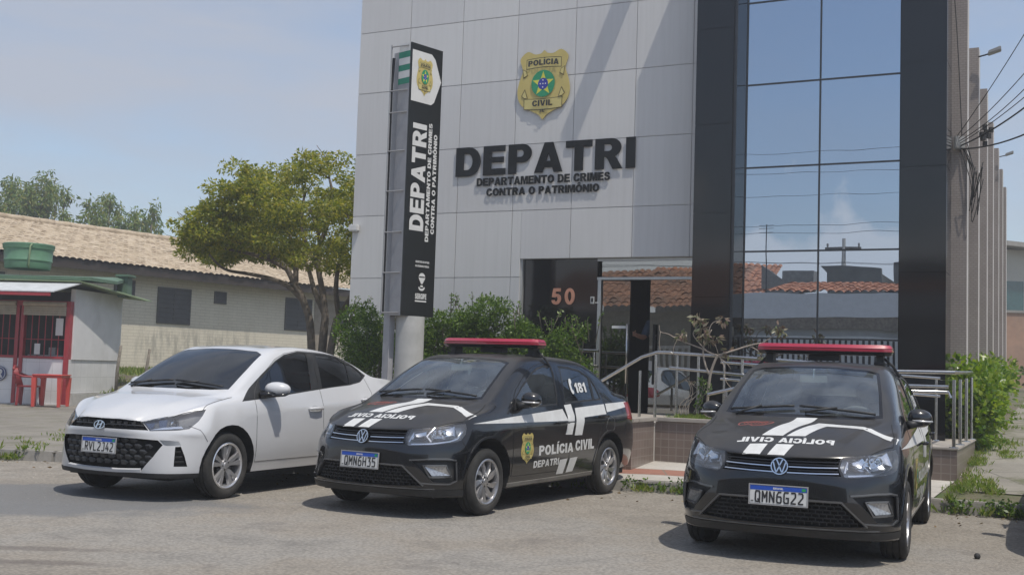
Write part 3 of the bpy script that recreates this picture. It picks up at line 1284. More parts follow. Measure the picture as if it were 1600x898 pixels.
def _concrete(c0, c1, joint=None, jcol=(.12, .11, .10), moss=0.0):
    def f(t, b):
        n = N(t)
        c = n.ramp(n.noise(1.1, 8, .65), [(.3, c0), (.7, c1)])
        c = n.mix(.5, c, n.mix(1.0, c, n.ramp(n.noise(22, 5, .7), [(.3, (.75, .75, .75)), (.7, (1.15, 1.15, 1.15))]), 'MULTIPLY'))
        st = n.ramp(n.noise(.7, 8, .7), [(.5, (0, 0, 0)), (.68, (1, 1, 1))])
        c = n.mix(n.math('MULTIPLY', st, .35), c, tuple(x * .55 for x in c0))
        if joint:
            s = n.sep()
            wob = n.math('MULTIPLY_ADD', n.noise(6, 4), .03, -.015)
            for ax, per in joint:
                q = n.math('ADD', s[ax], wob)
                fr = n.math('ABSOLUTE', n.math('SUBTRACT', n.math('FRACT', n.math('DIVIDE', q, per)), .5))
                ln = n.math('GREATER_THAN', fr, .5 - .010 / per)
                c = n.mix(ln, c, jcol)
        if moss:
            mo = n.ramp(n.noise(1.7, 9, .72), [(.50, (0, 0, 0)), (.60, (1, 1, 1))])
            c = n.mix(n.math('MULTIPLY', mo, moss), c, (.10, .105, .045))
        t.links.new(c, b.inputs['Base Color'])
        b.inputs['Roughness'].default_value = .9
        t.links.new(n.bump(n.noise(40, 5, .7), .25, .01), b.inputs['Normal'])
    return f


def _soil(t, b):
    n = N(t)
    c = n.ramp(n.noise(.9, 9, .68), [(.30, (.09, .075, .05)), (.48, (.15, .13, .09)), (.60, (.07, .10, .028)), (.75, (.10, .14, .035))])
    t.links.new(c, b.inputs['Base Color'])
    b.inputs['Roughness'].default_value = 1
    t.links.new(n.bump(n.noise(14, 6, .7), .6, .03), b.inputs['Normal'])


M_ASPHALT = node_mix_mat('asphalt', _asphalt)
M_WALK = node_mix_mat('sidewalk_concrete', _concrete((.19, .175, .15), (.27, .25, .215), [('X', 1.6), ('Y', 1.9)], moss=.35))
M_APRON = node_mix_mat('apron_concrete', _concrete((.40, .375, .335), (.50, .475, .43)))
M_PATH = node_mix_mat('path_concrete', _concrete((.20, .185, .155), (.30, .28, .235), [('X', 1.9), ('Y', 1.35)], moss=.8))
M_KERB = node_mix_mat('kerb_concrete', _concrete((.24, .23, .21), (.34, .32, .29)))
M_SOIL = node_mix_mat('soil_and_grass', _soil)

KERB = [(-60, 21.5), (-30, 17.6), (-14, 15.1), (-6.2, 14.0), (-2.3, 13.45), (1.56, 12.70), (4.4, 11.60), (6.2, 10.75), (12, 8.0), (30, -.6), (60, -15)]


def kerb_y(x):
    return float(np.interp(x, [k[0] for k in KERB], [k[1] for k in KERB]))


def toS(x, y):
    dx, dy = x - X0, y - Y0
    return CF * dx + SF * dy, -SF * dx + CF * dy


def ground_z(x, y):
    """height of the land behind the kerb"""
    u, v = toS(x, y)
    zr = float(np.interp(v, [-4.2, -2, 0, 5, 12, 30, 60], [.10, .25, .40, .62, .85, 1.25, 1.5]))
    zl = float(np.interp(y, [10, 26.8, 31, 45], [.12, .12, .80, .95]))
    k = min(1, max(0, (x + 3.0) / 4.0))
    return zl * (1 - k) + zr * k


gb = MB()
xs = np.concatenate([np.linspace(-900, -70, 6), np.linspace(-60, -24, 10), np.linspace(-22, 24, 78), np.linspace(26, 60, 10), np.linspace(80, 900, 6)])
offs = np.concatenate([[0.02], np.linspace(.4, 34, 60), np.linspace(38, 90, 10), np.linspace(120, 1200, 8)])
nx_, no_ = len(xs), len(offs)
for x in xs:
    ky = kerb_y(x)
    for o_ in offs:
        y = ky + o_
        gb.v.append((x, y, ground_z(x, y) - .012))
for i in range(nx_ - 1):
    for j in range(no_ - 1):
        a = i * no_ + j
        gb.f.append((a, a + no_, a + no_ + 1, a + 1))
        gb.mi.append(0)
gb.build("ground", M_SOIL, smooth=True, kind='structure', recalc=False)

st = MB()
cols = [(k[0], k[1]) for k in KERB]
for (xa, ya), (xb, yb) in zip(cols[:-1], cols[1:]):
    st.add([(xa, ya + .01, 0), (xb, yb + .01, 0), (xb, yb - 40, 0), (xa, ya - 40, 0)], [(0, 3, 2, 1)])
st.build("street", M_ASPHALT, kind='structure', recalc=False)


def ribbon(pts, w0, w1, z0f, z1f):
    pass


kb = MB()
pts = []
x = -30.0
while x < 12:
    pts.append((x, kerb_y(x)))
    x += .5
rng = random.Random(3)
prev = None
for (xa, ya), (xb, yb) in zip(pts[:-1], pts[1:]):
    za, zb = ground_z(xa, ya + .1), ground_z(xb, yb + .1)
    g = .012
    kb.add([(xa + g, ya, 0), (xb - g, yb, 0), (xb - g, yb + .13, 0), (xa + g, ya + .13, 0), (xa + g, ya + .015, za + .004), (xb - g, yb + .015, zb + .004), (xb - g, yb + .13, zb + .004), (xa + g, ya + .13, za + .004)],
           [(4, 5, 6, 7), (0, 1, 5, 4), (1, 2, 6, 5), (3, 0, 4, 7)])
    kb.add([(xa, ya + .035, -.05), (xb, yb + .035, -.05), (xb, yb + .035, zb - .012), (xa, ya + .035, za - .012), (xb, yb + .16, zb - .012), (xa, ya + .16, za - .012)], [(0, 1, 2, 3), (3, 2, 4, 5)])
kb.build("kerb", M_KERB, kind='structure', bevel=.012)


def sheet(name, uv_fn, us, vs, m, dz, parent=None):
    mb = MB()
    for a in us:
        for b in vs:
            x, y = uv_fn(a, b)
            mb.v.append((x, y, ground_z(x, y) + dz))
    nv = len(vs)
    for i in range(len(us) - 1):
        for j in range(nv - 1):
            a = i * nv + j
            mb.f.append((a, a + nv, a + nv + 1, a + 1))
            mb.mi.append(0)
    return tag(mb.build(name, m, recalc=False, smooth=True), kind='structure')


# pavement on the left, in front of the kiosk
sheet("pavement", lambda a, b: (a, kerb_y(a) + .13 + b * (27.0 - kerb_y(a))), np.linspace(-34, -2.6, 40), np.linspace(0, 1, 24), M_WALK, .0)
# apron in front of the entrance, with a red band of pavers
def suv(u, v):
    p = SL(u, v)
    return (p.x, p.y)


def apron_uv(a, b):
    # a: u, b: 0 at the kerb .. 1 at the wall
    p0 = SL(a, -4.0)
    ky = kerb_y(p0.x) + .14
    q = SL(a, -1.9)
    x = p0.x + (q.x - p0.x) * b
    y = ky + (q.y - ky) * b
    return (x, y)


sheet("apron", apron_uv, np.linspace(3.2, 9.99, 24), np.linspace(0, .20, 5), M_APRON, .004)
M_RED = node_mix_mat('red_pavers', _concrete((.26, .12, .085), (.34, .17, .125), [('X', .62)], jcol=(.2, .16, .13)))
M_RED2 = M_APRON
sheet("paver_band", apron_uv, np.linspace(3.2, 7.3, 16), np.linspace(.204, .40, 4), M_RED, .004)
sheet("apron_slab", apron_uv, np.linspace(7.304, 9.99, 12), np.linspace(.204, .40, 4), M_APRON, .004)
sheet("apron_slab", apron_uv, np.linspace(3.2, 9.99, 24), np.linspace(.404, .70, 5), M_APRON, .004)
sheet("apron_slab", apron_uv, np.linspace(3.2, 9.99, 24), np.linspace(.708, 1.05, 5), M_APRON, .004)
# concrete path along the right side
sheet("side_path", lambda a, b: suv(a, b), np.linspace(10.05, 13.2, 12), np.linspace(-3.1, 34, 60), M_PATH, .0)

# ------------------------------------------------------------------ foliage
def leaf_mat(name, cols, rough=.5, transl=.35):
    if name in MATS:
        return MATS[name]
    m = bpy.data.materials.new(name)
    m.use_nodes = True
    t = m.node_tree
    b = t.nodes['Principled BSDF']
    o = t.nodes['Material Output']
    g = t.nodes.new('ShaderNodeNewGeometry')
    r = t.nodes.new('ShaderNodeValToRGB')
    e = r.color_ramp.elements
    while len(e) < len(cols):
        e.new(.5)
    for i, c in enumerate(cols):
        e[i].position = i / (len(cols) - 1)
        e[i].color = (*c, 1)
    t.links.new(g.outputs['Random Per Island'], r.inputs['Fac'])
    t.links.new(r.outputs['Color'], b.inputs['Base Color'])
    b.inputs['Roughness'].default_value = rough
    tr = t.nodes.new('ShaderNodeBsdfTranslucent')
    hs = t.nodes.new('ShaderNodeHueSaturation')
    hs.inputs['Saturation'].default_value = 1.1
    hs.inputs['Value'].default_value = 1.5
    t.links.new(r.outputs['Color'], hs.inputs['Color'])
    t.links.new(hs.outputs['Color'], tr.inputs['Color'])
    mx = t.nodes.new('ShaderNodeMixShader')
    mx.inputs[0].default_value = transl
    t.links.new(b.outputs[0], mx.inputs[1])
    t.links.new(tr.outputs[0], mx.inputs[2])
    t.links.new(mx.outputs[0], o.inputs['Surface'])
    MATS[name] = m
    return m


def leaves(name, pts, dirs, length, width, m, parent=None, seed=0, droop=.3, kind=None, jit=.5):
    """one folded leaf (two quads) at each point; dirs give the way it grows"""
    rs = np.random.RandomState(seed)
    P = np.asarray(pts, float)
    D = np.asarray(dirs, float)
    n = len(P)
    D = D + rs.normal(0, jit, (n, 3))
    D[:, 2] -= droop * rs.rand(n)
    D /= np.linalg.norm(D, axis=1)[:, None] + 1e-9
    U = rs.normal(0, 1, (n, 3)) + np.array([0, 0, .8])
    Sd = np.cross(D, U)
    Sd /= np.linalg.norm(Sd, axis=1)[:, None] + 1e-9
    Nn = np.cross(Sd, D)
    L = length * (.65 + .7 * rs.rand(n))[:, None]
    Wd = width * (.65 + .7 * rs.rand(n))[:, None]
    a = P
    tip = P + D * L - Nn * L * .12
    mid = P + D * L * .45 + Nn * L * .06
    l = mid + Sd * Wd * .5 - Nn * Wd * .12
    r = mid - Sd * Wd * .5 - Nn * Wd * .12
    V = np.stack([a, r, tip, l], 1).reshape(-1, 3)
    me = bpy.data.meshes.new(name)
    me.vertices.add(4 * n)
    me.vertices.foreach_set('co', V.ravel())
    me.loops.add(4 * n)
    me.loops.foreach_set('vertex_index', np.arange(4 * n))
    me.polygons.add(n)
    me.polygons.foreach_set('loop_start', np.arange(0, 4 * n, 4))
    me.polygons.foreach_set('loop_total', np.full(n, 4))
    me.update()
    me.validate()
    o = link_mesh(name, me, m, parent)
    if kind:
        o['kind'] = kind
    return o


def clump_points(rs, centers, radii, per, shell=.55, squash=1.0):
    """points in lumpy clusters, more towards the outside"""
    P, D = [], []
    for c, r in zip(centers, radii):
        k = int(per * (r ** 2))
        d = rs.normal(0, 1, (k, 3))
        d /= np.linalg.norm(d, axis=1)[:, None]
        q = r * (shell + (1 - shell) * rs.rand(k) ** .6)
        w = d * q[:, None]
        w[:, 2] *= squash
        P.append(np.asarray(c) + w)
        D.append(d)
    return np.concatenate(P), np.concatenate(D)


def grow(rs, base, dirn, length, rad, depth, out, tips, bend=.25, split=(2, 3), spread=.55, shrink=.72, up=.15, segs=5):
    """a tapered, wandering limb that forks"""
    p = Vector(base)
    d = Vector(dirn).normalized()
    pts, rr = [p.copy()], [rad]
    for i in range(segs):
        d = (d + Vector(rs.normal(0, bend, 3)) * .5 + Vector((0, 0, up))).normalized()
        p = p + d * (length / segs)
        pts.append(p.copy())
        rr.append(rad * (1 - .35 * (i + 1) / segs))
    out.append((pts, rr))
    if depth == 0:
        tips.append((p.copy(), d.copy()))
        return
    for k in range(rs.randint(split[0], split[1] + 1)):
        nd = (d + Vector(rs.normal(0, spread, 3))).normalized()
        grow(rs, p, nd, length * shrink * (.8 + .4 * rs.rand()), rad * .62, depth - 1, out, tips, bend, split, spread, shrink, up, segs)
    if depth >= 1:
        tips.append((p.copy(), d.copy()))


def limbs_obj(name, limbs, m, parent, seg=7):
    mb = MB()
    for pts, rr in limbs:
        mb.tube(pts, rr, seg if rr[0] > .03 else 5)
    return mb.build(name, m, parent, smooth=True, recalc=False)

# ------------------------------------------------------------------ office building
def _clad(t, b):
    n = N(t)
    s = n.sep()
    c = n.ramp(n.noise(.35, 4, .5), [(.3, (.555, .55, .54)), (.7, (.60, .595, .585))])
    gi = t.nodes.new('ShaderNodeNewGeometry')
    c = n.mix(1.0, c, n.ramp(gi.outputs['Random Per Island'], [(0, (.95, .95, .955)), (1, (1.03, 1.03, 1.02))]), 'MULTIPLY')
    # faint rain streaks
    mp = t.nodes.new('ShaderNodeMapping')
    mp.inputs['Scale'].default_value = (9, 1, .35)
    t.links.new(n.tc.outputs['Object'], mp.inputs['Vector'])
    stk = n.ramp(n.noise(1.6, 6, .6, vec=mp.outputs[0]), [(.45, (1, 1, 1)), (.8, (.86, .86, .85))])
    c = n.mix(.6, c, n.mix(1.0, c, stk, 'MULTIPLY'))
    t.links.new(c, b.inputs['Base Color'])
    b.inputs['Roughness'].default_value = .42
    b.inputs['Specular IOR Level'].default_value = .4
    t.links.new(n.bump(n.noise(.9, 2, .5), .08, .05), b.inputs['Normal'])


M_CLAD = node_mix_mat('aluminium_panel', _clad)


def _granite(t, b):
    n = N(t)
    c = n.ramp(n.noise(160, 3, .7), [(.35, (.004, .004, .005)), (.7, (.012, .0125, .014))])
    t.links.new(c, b.inputs['Base Color'])
    b.inputs['Roughness'].default_value = .07
    t.links.new(n.bump(n.noise(1.3, 2, .5), .05, .02), b.inputs['Normal'])


M_GRAN = node_mix_mat('black_granite', _granite)


def mirror_glass(name, col, mixk, inner=(.02, .022, .024), wav=.02):
    m = bpy.data.materials.new(name)
    m.use_nodes = True
    t = m.node_tree
    t.nodes.clear()
    o = t.nodes.new('ShaderNodeOutputMaterial')
    gl = t.nodes.new('ShaderNodeBsdfGlossy')
    gl.inputs['Color'].default_value = (*col, 1)
    gl.inputs['Roughness'].default_value = .004
    tr = t.nodes.new('ShaderNodeBsdfTransparent')
    tr.inputs['Color'].default_value = (*inner, 1)
    mx = t.nodes.new('ShaderNodeMixShader')
    fr = t.nodes.new('ShaderNodeFresnel')
    fr.inputs['IOR'].default_value = 1.5
    ad = t.nodes.new('ShaderNodeMath')
    ad.operation = 'ADD'
    ad.use_clamp = True
    ad.inputs[1].default_value = mixk
    t.links.new(fr.outputs[0], ad.inputs[0])
    t.links.new(ad.outputs[0], mx.inputs[0])
    t.links.new(tr.outputs[0], mx.inputs[1])
    t.links.new(gl.outputs[0], mx.inputs[2])
    tc = t.nodes.new('ShaderNodeTexCoord')
    nz = t.nodes.new('ShaderNodeTexNoise')
    nz.inputs['Scale'].default_value = 1.1
    nz.inputs['Detail'].default_value = 1.0
    t.links.new(tc.outputs['Object'], nz.inputs['Vector'])
    bp = t.nodes.new('ShaderNodeBump')
    bp.inputs['Strength'].default_value = wav
    bp.inputs['Distance'].default_value = .05
    t.links.new(nz.outputs['Fac'], bp.inputs['Height'])
    t.links.new(bp.outputs['Normal'], gl.inputs['Normal'])
    t.links.new(mx.outputs[0], o.inputs['Surface'])
    MATS[name] = m
    return m


M_MIRROR = mirror_glass('reflective_glazing', (.66, .74, .84), .64, wav=.03)
M_DOORGLASS = mirror_glass('door_glass', (.80, .82, .80), .30, (.35, .36, .36), wav=.03)
M_STEEL = mat('brushed_steel', (.52, .51, .49), .24, 1.0, vary=.1, scale=20)
M_DARKALU = mat('dark_aluminium', (.05, .053, .057), .35, .6, vary=.1)
M_WHITEP = mat('white_paint', (.62, .62, .60), .6, vary=.06)
M_DARKROOM = mat('dark_interior', (.03, .03, .03), .9, vary=.2)
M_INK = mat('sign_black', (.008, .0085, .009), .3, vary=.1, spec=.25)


def tile_mat(name, c1, c2, mortar, bw=.10, bh=.05, rough=.35, off=.5, axis='XZ', ms=.006):
    def f(t, b):
        n = N(t)
        s = n.sep()
        cb = t.nodes.new('ShaderNodeCombineXYZ')
        if axis == 'XZ':
            # use whichever horizontal axis the face runs along
            t.links.new(n.math('ADD', s['X'], s['Y']), cb.inputs[0])
            t.links.new(s['Z'], cb.inputs[1])
        else:
            t.links.new(s['X'], cb.inputs[0])
            t.links.new(s['Y'], cb.inputs[1])
        br = n.brick(1.0, bw, bh, c1, c2, mortar, ms=ms, off=off, vec=cb.outputs[0])
        c = n.mix(.35, br.outputs['Color'], n.mix(1.0, br.outputs['Color'], n.ramp(n.noise(1.8, 7, .65), [(.3, (.6, .6, .6)), (.7, (1.2, 1.2, 1.2))]), 'MULTIPLY'))
        t.links.new(c, b.inputs['Base Color'])
        b.inputs['Roughness'].default_value = rough
        t.links.new(n.bump(br.outputs['Fac'], -.3, .004), b.inputs['Normal'])
    return node_mix_mat(name, f)


M_FIN = tile_mat('fin_tiles', (.30, .26, .237), (.325, .285, .26), (.25, .22, .2), .075, .035, .5)
M_FINSIDE = mat('fin_edge', (.50, .47, .44), .6, vary=.1, scale=3)
M_PTILE = tile_mat('planter_tiles', (.19, .15, .128), (.22, .175, .15), (.27, .235, .205), .10, .10, .3, off=0.0, ms=.006)

bld = thing("office_building", "grey panelled office building with mirror glazing, black granite columns and tiled fins", "building", (X0, Y0, 0), YF)
WP, HP, ZE = 1.0234, 1.0685, 2.772
UO0, UO1, ZO1 = 3.235, 6.085, 3.065
ZTOP = 8.62

cl = MB()
g = .0034
us = [0.0] + [WP * i for i in (1, 2, 3, 4, 5)] + [6.03, 6.75]
zs = [.30, .63, 1.703] + [ZE + HP * k for k in range(6)] + [ZTOP]
for i in range(len(us) - 1):
    for k in range(len(zs) - 1):
        a0, a1, b0, b1 = us[i] + g, us[i + 1] - g, zs[k] + g, zs[k + 1] - g
        rects = [(a0, a1, b0, b1)]
        if a1 > UO0 and a0 < UO1 and b0 < ZO1:
            rects = []
            if a0 < UO0 - .02:
                rects.append((a0, UO0, b0, b1))
            if b1 > ZO1 + .02:
                rects.append((max(a0, UO0), a1, ZO1, b1))
        for r in rects:
            cl.box(r[0], -.0, r[2], r[1], .035, r[3])
cl.build("cladding", M_CLAD, bld, bevel=.004)
bk = MB()
bk.box(.03, .013, .2, UO0 - .02, .30, ZTOP)
bk.box(UO0 - .02, .013, ZO1 + .03, 6.75, .30, ZTOP)
bk.box(.03, .30, ZTOP - .3, 8.6, 12.5, ZTOP - .02)
bk.box(.03, .302, .2, .25, 12.5, ZTOP - .302)
bk.box(8.38, .335, .2, 8.598, 12.5, ZTOP - .302)
bk.box(8.6, .335, .2, 9.45, .6, ZTOP - .302)
bk.build("wall", mat('building_wall', (.38, .38, .38), .7, vary=.06), bld)
rv = MB()
rv.box(UO0 - .006, .036, .55, UO0 + .03, .32, ZO1 + .004)
rv.box(UO0 + .03, .036, ZO1 - .004, UO1 + .6, .32, ZO1 + .028)
rv.build("opening_trim", mat('trim_silver', (.5, .51, .5), .4, .5, vary=.05), bld)
# roof slab and the beam that throws the slanting shadow on the panels
rb = MB()
rb.box(5.40, -.76, 8.64, 5.65, .3, 8.84)
rb.build("roof_beam", M_CLAD, bld)
# granite columns, in slabs
for (a, b, nm, cuts) in ((6.25, 6.80, "column", [.2, 1.02, 2.42, 3.62, 4.9, 6.3, 7.7, 8.55]), (9.08, 9.66, "column", [.2, 1.35, 2.75, 4.15, 5.55, 7.05, 8.55])):
    c = MB()
    for z0, z1 in zip(cuts[:-1], cuts[1:]):
        c.box(a, -.56, z0 + .002, b, .25 if a < 8 else .10, z1 - .002)
    c.build(nm, M_GRAN, bld, bevel=.003)
# curtain wall
cw = MB()
zc = [.65, 1.852, 3.06, 4.245, 5.43, 6.62, 7.80, 8.5]
ub = [6.992, 8.018, 9.08]
for i in range(2):
    for k in range(len(zc) - 1):
        p = MB()
        p.box(ub[i] + .012, -.52, zc[k] + .012, ub[i + 1] - .012, -.495, zc[k + 1] - .012)
        p.build("window_pane", M_MIRROR, bld)
for k in range(len(zc) - 1):
    p = MB()
    p.box(6.845, -.545, zc[k] + .006, 6.98, -.52, zc[k + 1] - .006)
    p.build("side_pane", mirror_glass('side_glazing_%d' % k, (.42, .47, .52), .22) if k == 0 else MATS['side_glazing_0'], bld)
ml = MB()
for z in zc:
    ml.box(6.802, -.528, z - .012, 9.078, -.40, z + .012)
for u in (6.836, 6.986, 8.018):
    ml.box(u - .012, -.531 if u != 6.836 else -.55, .62, u + .012, -.40, 8.49)
ml.box(6.802, -.54, .625, 6.822, .2, 8.49)
ml.build("mullion", M_DARKALU, bld)
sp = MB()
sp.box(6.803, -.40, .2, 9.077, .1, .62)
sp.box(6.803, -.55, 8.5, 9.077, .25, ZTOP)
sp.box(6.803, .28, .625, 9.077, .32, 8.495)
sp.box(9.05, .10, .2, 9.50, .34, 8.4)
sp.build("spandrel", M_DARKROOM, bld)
# fins along the side wall
for k, (v, zt) in enumerate(((.873, 8.0), (3.06, 6.69), (5.05, 6.50), (6.76, 6.27), (8.54, 6.11), (10.03, 5.94), (11.46, 5.78))):
    f = MB()
    f.box(9.60 if k else 9.585, v, .2, 9.80, v + .27, zt)
    fo = f.build("fin", [M_FIN, M_FINSIDE], bld)
    for p in fo.data.polygons:
        if p.normal.x > .9 or p.normal.z > .9:
            p.material_index = 1
# entrance: granite side panel, number, bell
en = MB()
en.box(UO0 + .03, .10, .55, 4.53, .16, ZO1 - .004)
en.build("stone_panel", M_GRAN, bld, bevel=.003)
M_COPPER = mat('copper_number', (.62, .30, .20), .35, .6, vary=.15)
for ch, a, b in (("5", 3.765, 3.935), ("0", 3.995, 4.165)):
    vs, fs = fit_text(ch, a, b, 2.345, 2.60, extrude=.02)
    mb = MB()
    mb.add([(p[0], .094 - p[2], p[1]) for p in vs], fs)
    mb.build("house_number", M_COPPER, bld)
bl = MB()
bl.box(4.43, .085, 2.36, 4.49, .099, 2.47)
bl.box(4.505, .09, 2.37, 4.56, .099, 2.385)
bl.build("door_bell", mat('bell_white', (.55, .55, .53), .4, vary=.03), bld)
bl = MB()
bl.box(4.445, .078, 2.385, 4.475, .0849, 2.45)
bl.build("bell_button", M_INK, bld)
# room behind the doors
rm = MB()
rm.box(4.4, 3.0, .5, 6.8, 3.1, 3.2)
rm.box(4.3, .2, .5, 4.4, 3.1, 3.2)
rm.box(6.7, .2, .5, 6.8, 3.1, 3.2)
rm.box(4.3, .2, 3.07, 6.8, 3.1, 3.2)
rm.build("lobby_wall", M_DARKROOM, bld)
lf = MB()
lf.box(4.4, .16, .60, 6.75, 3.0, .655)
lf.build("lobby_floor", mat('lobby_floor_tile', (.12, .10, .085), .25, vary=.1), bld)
# transom, fixed light, opened leaf
DX = .12
tr = MB()
tr.box(4.60, DX, 2.775, UO1 + .08, DX + .012, ZO1 - .045)
tr.build("transom_pane", M_DOORGLASS, bld)
fx = MB()
fx.box(5.395, DX, .665, UO1 + .08, DX + .012, 2.725)
fx.build("glass_panel", M_DOORGLASS, bld)
fr = MB()
fr.box(4.53, DX - .03, 2.73, UO1 + .12, DX + .06, 2.77)
fr.box(4.53, DX - .03, ZO1 - .045, UO1 + .12, DX + .06, ZO1 - .006)
fr.box(4.54, DX - .02, .66, 4.595, DX + .06, 2.73)
fr.build("door_frame", mat('frame_alu', (.45, .46, .45), .35, .7, vary=.06), bld)
dl = MB()
dl.box(0, -.006, .668, .445, .006, 2.715)
leaf = dl.build("door", M_DOORGLASS, bld)
leaf.location = (4.62, DX + .01, 0)
leaf.rotation_euler = (0, 0, R(2))
hd_ = MB()
hd_.tube([(.425, -.06, 1.15), (.425, -.06, 2.05)], .018, 10)
hd_.tube([(.425, -.06, 1.3), (.425, 0, 1.3)], .01, 6)
hd_.tube([(.425, -.06, 1.9), (.425, 0, 1.9)], .01, 6)
hd_.build("handle", M_STEEL, leaf, smooth=True)
nt_ = MB()
nt_.box(.16, -.011, 1.985, .40, -.007, 2.025)
nt_.build("notice_strip", M_WHITEP, leaf)
hb_ = MB()
hb_.box(5.47, DX - .07, 1.15, 5.505, DX - .045, 2.05)
hb_.box(5.48, DX - .046, 1.3, 5.50, DX, 1.33)
hb_.box(5.48, DX - .046, 1.87, 5.50, DX, 1.9)
hb_.build("door_handle", M_INK, bld)
lk = MB()
lk.box(5.40, DX - .02, 1.36, 5.47, DX - .002, 1.50)
lk.build("door_lock", mat('lock_grey', (.4, .4, .4), .35, .5, vary=.05), bld)
# lettering on the panels
for txt, a, b, z0, z1, ex, nm, gap in (("DEPATRI", 2.015, 5.15, 4.432, 4.914, .010, "sign_lettering", 1.0), ("DEPARTAMENTO DE CRIMES", 2.415, 4.745, 4.262, 4.392, .008, "sign_lettering", .75), ("CONTRA O PATRIMÔNIO", 2.60, 4.57, 4.092, 4.216, .008, "sign_lettering", .75)):
    vs, fs = fit_text(txt, a, b, z0, z1, extrude=ex, spacing=gap)
    mb = MB()
    mb.add([(p[0], -.020 - p[2], p[1]) for p in vs], fs)
    lt = mb.build(nm, M_INK, bld)
bo = flat_badge("police_badge", bld, lambda x, y, h: (3.565 + x * .535, -.032 - h, 5.845 + y * .565), .0012, thick=.012)
# small white sensor on the left edge
sn = MB()
sn.box(-.02, -.10, 3.58, .16, -.002, 3.69)
sn.build("alarm_sensor", M_WHITEP, bld, bevel=.015)
# flood lamps on the fins
for (u, v, z) in ((9.88, 3.0, 6.52), (9.88, 8.5, 5.92)):
    fl = thing("flood_lamp", "grey flood lamp on a short arm at the top of the second tiled fin" if v < 4 else "small flood lamp high on a tiled fin further back", "lamp", SL(u, v, z), YF)
    fl.scale = (.7, .7, .7) if v < 4 else (.55, .55, .55)
    a = MB()
    a.tube([(-.12, 0, 0), (.05, -.02, .03), (.12, -.03, .05)], .018, 6)
    a.build("arm", MATS['dark_aluminium'], fl, smooth=True)
    h_ = MB()
    h_.add([(.08, -.12, .02), (.36, -.12, .10), (.36, .10, .10), (.08, .10, .02), (.10, -.12, .10), (.36, -.12, .19), (.36, .10, .19), (.10, .10, .10)], [(0, 3, 2, 1), (4, 5, 6, 7), (0, 1, 5, 4), (1, 2, 6, 5), (2, 3, 7, 6), (3, 0, 4, 7)])
    h_.build("lamp_head", mat('lamp_grey', (.28, .28, .28), .5, .3, vary=.1), fl, bevel=.012)

# ------------------------------------------------------------------ entrance platform, planter, ramp
pf = thing("entrance_platform", "brown tiled entrance platform with planter bed and ramp before the office doors", "platform", SL(6.4, -2.5, 0), YF)
ox, oy = 6.4, -2.5


def pb(mb, u0, v0, z0, u1, v1, z1, mi=0):
    mb.box(u0 - ox, v0 - oy, z0, u1 - ox, v1 - oy, z1, mi)


w = MB()
pb(w, 1.6, -3.35, .02, 6.42, -2.55, .715)
pb(w, 6.424, -2.50, .05, 8.95, -2.36, .715)
pb(w, 8.954, -2.50, .05, 9.97, .10, .560)
w.build("tiled_wall", M_PTILE, pf)
w = MB()
pb(w, 1.6, -2.55, .05, 6.42, .09, .70)
pb(w, 6.42, -2.36, .05, 8.95, -.46, .56)
w.build("platform_core", M_APRON, pf)
cp = MB()
M_COPING = mat('coping_stone', (.34, .31, .27), .75, vary=.15, scale=5)
pb(cp, 1.55, -3.38, .717, 6.45, -3.18, .765)
pb(cp, 6.27, -3.18, .717, 6.45, -2.53, .765)
pb(cp, 6.45, -2.53, .717, 8.98, -2.33, .765)
pb(cp, 8.98, -2.52, .562, 9.985, -2.35, .588)
pb(cp, 9.82, -2.35, .562, 9.985, .12, .588)
cp.build("coping", M_COPING, pf, bevel=.008)
fl = MB()
M_FLOORT = tile_mat('entrance_floor_tiles', (.40, .36, .31), (.44, .40, .345), (.25, .22, .19), .45, .45, .6, 0.0, 'XY', .008)
fl.add([(1.6 - ox, -3.18 - oy, .712), (6.27 - ox, -3.18 - oy, .712), (6.27 - ox, .09 - oy, .712), (1.6 - ox, .09 - oy, .712)], [(0, 1, 2, 3)])
fl.add([(6.27 - ox, -1.25 - oy, .709), (9.0 - ox, -1.25 - oy, .57), (9.0 - ox, -.45 - oy, .57), (6.27 - ox, -.45 - oy, .709)], [(0, 1, 2, 3)])
fl.add([(8.98 - ox, -2.35 - oy, .572), (9.82 - ox, -2.35 - oy, .572), (9.82 - ox, .3 - oy, .572), (8.98 - ox, .3 - oy, .572)], [(0, 1, 2, 3)])
fl.build("floor", M_FLOORT, pf)
so = MB()
pb(so, 6.45, -2.33, .55, 8.95, -1.27, .705)
so.build("soil", M_SOIL, pf)


# stainless handrails
def rail_thing(label, bars, posts, r=.022, group="stainless handrails around the ramp"):
    b0 = SL(*bars[0][0])
    o = thing("handrail", label, "handrail", (b0.x, b0.y, posts[0][0][2]), 0, group)
    for pts in bars:
        mb = MB()
        mb.tube([SL(*p) - o.location for p in pts], r, 12)
        mb.build("bar", M_STEEL, o, smooth=True, auto=50)
    for p0, p1 in posts:
        mb = MB()
        mb.tube([SL(*p0) - o.location, SL(*p1) - o.location], r * .92, 12)
        q = SL(*p0) - o.location
        mb.lathe([(0, .012), (.05, .012), (.052, 0)], 14, 0, Matrix.Translation(q))
        mb.build("post", M_STEEL, o, smooth=True, auto=50)
    return o


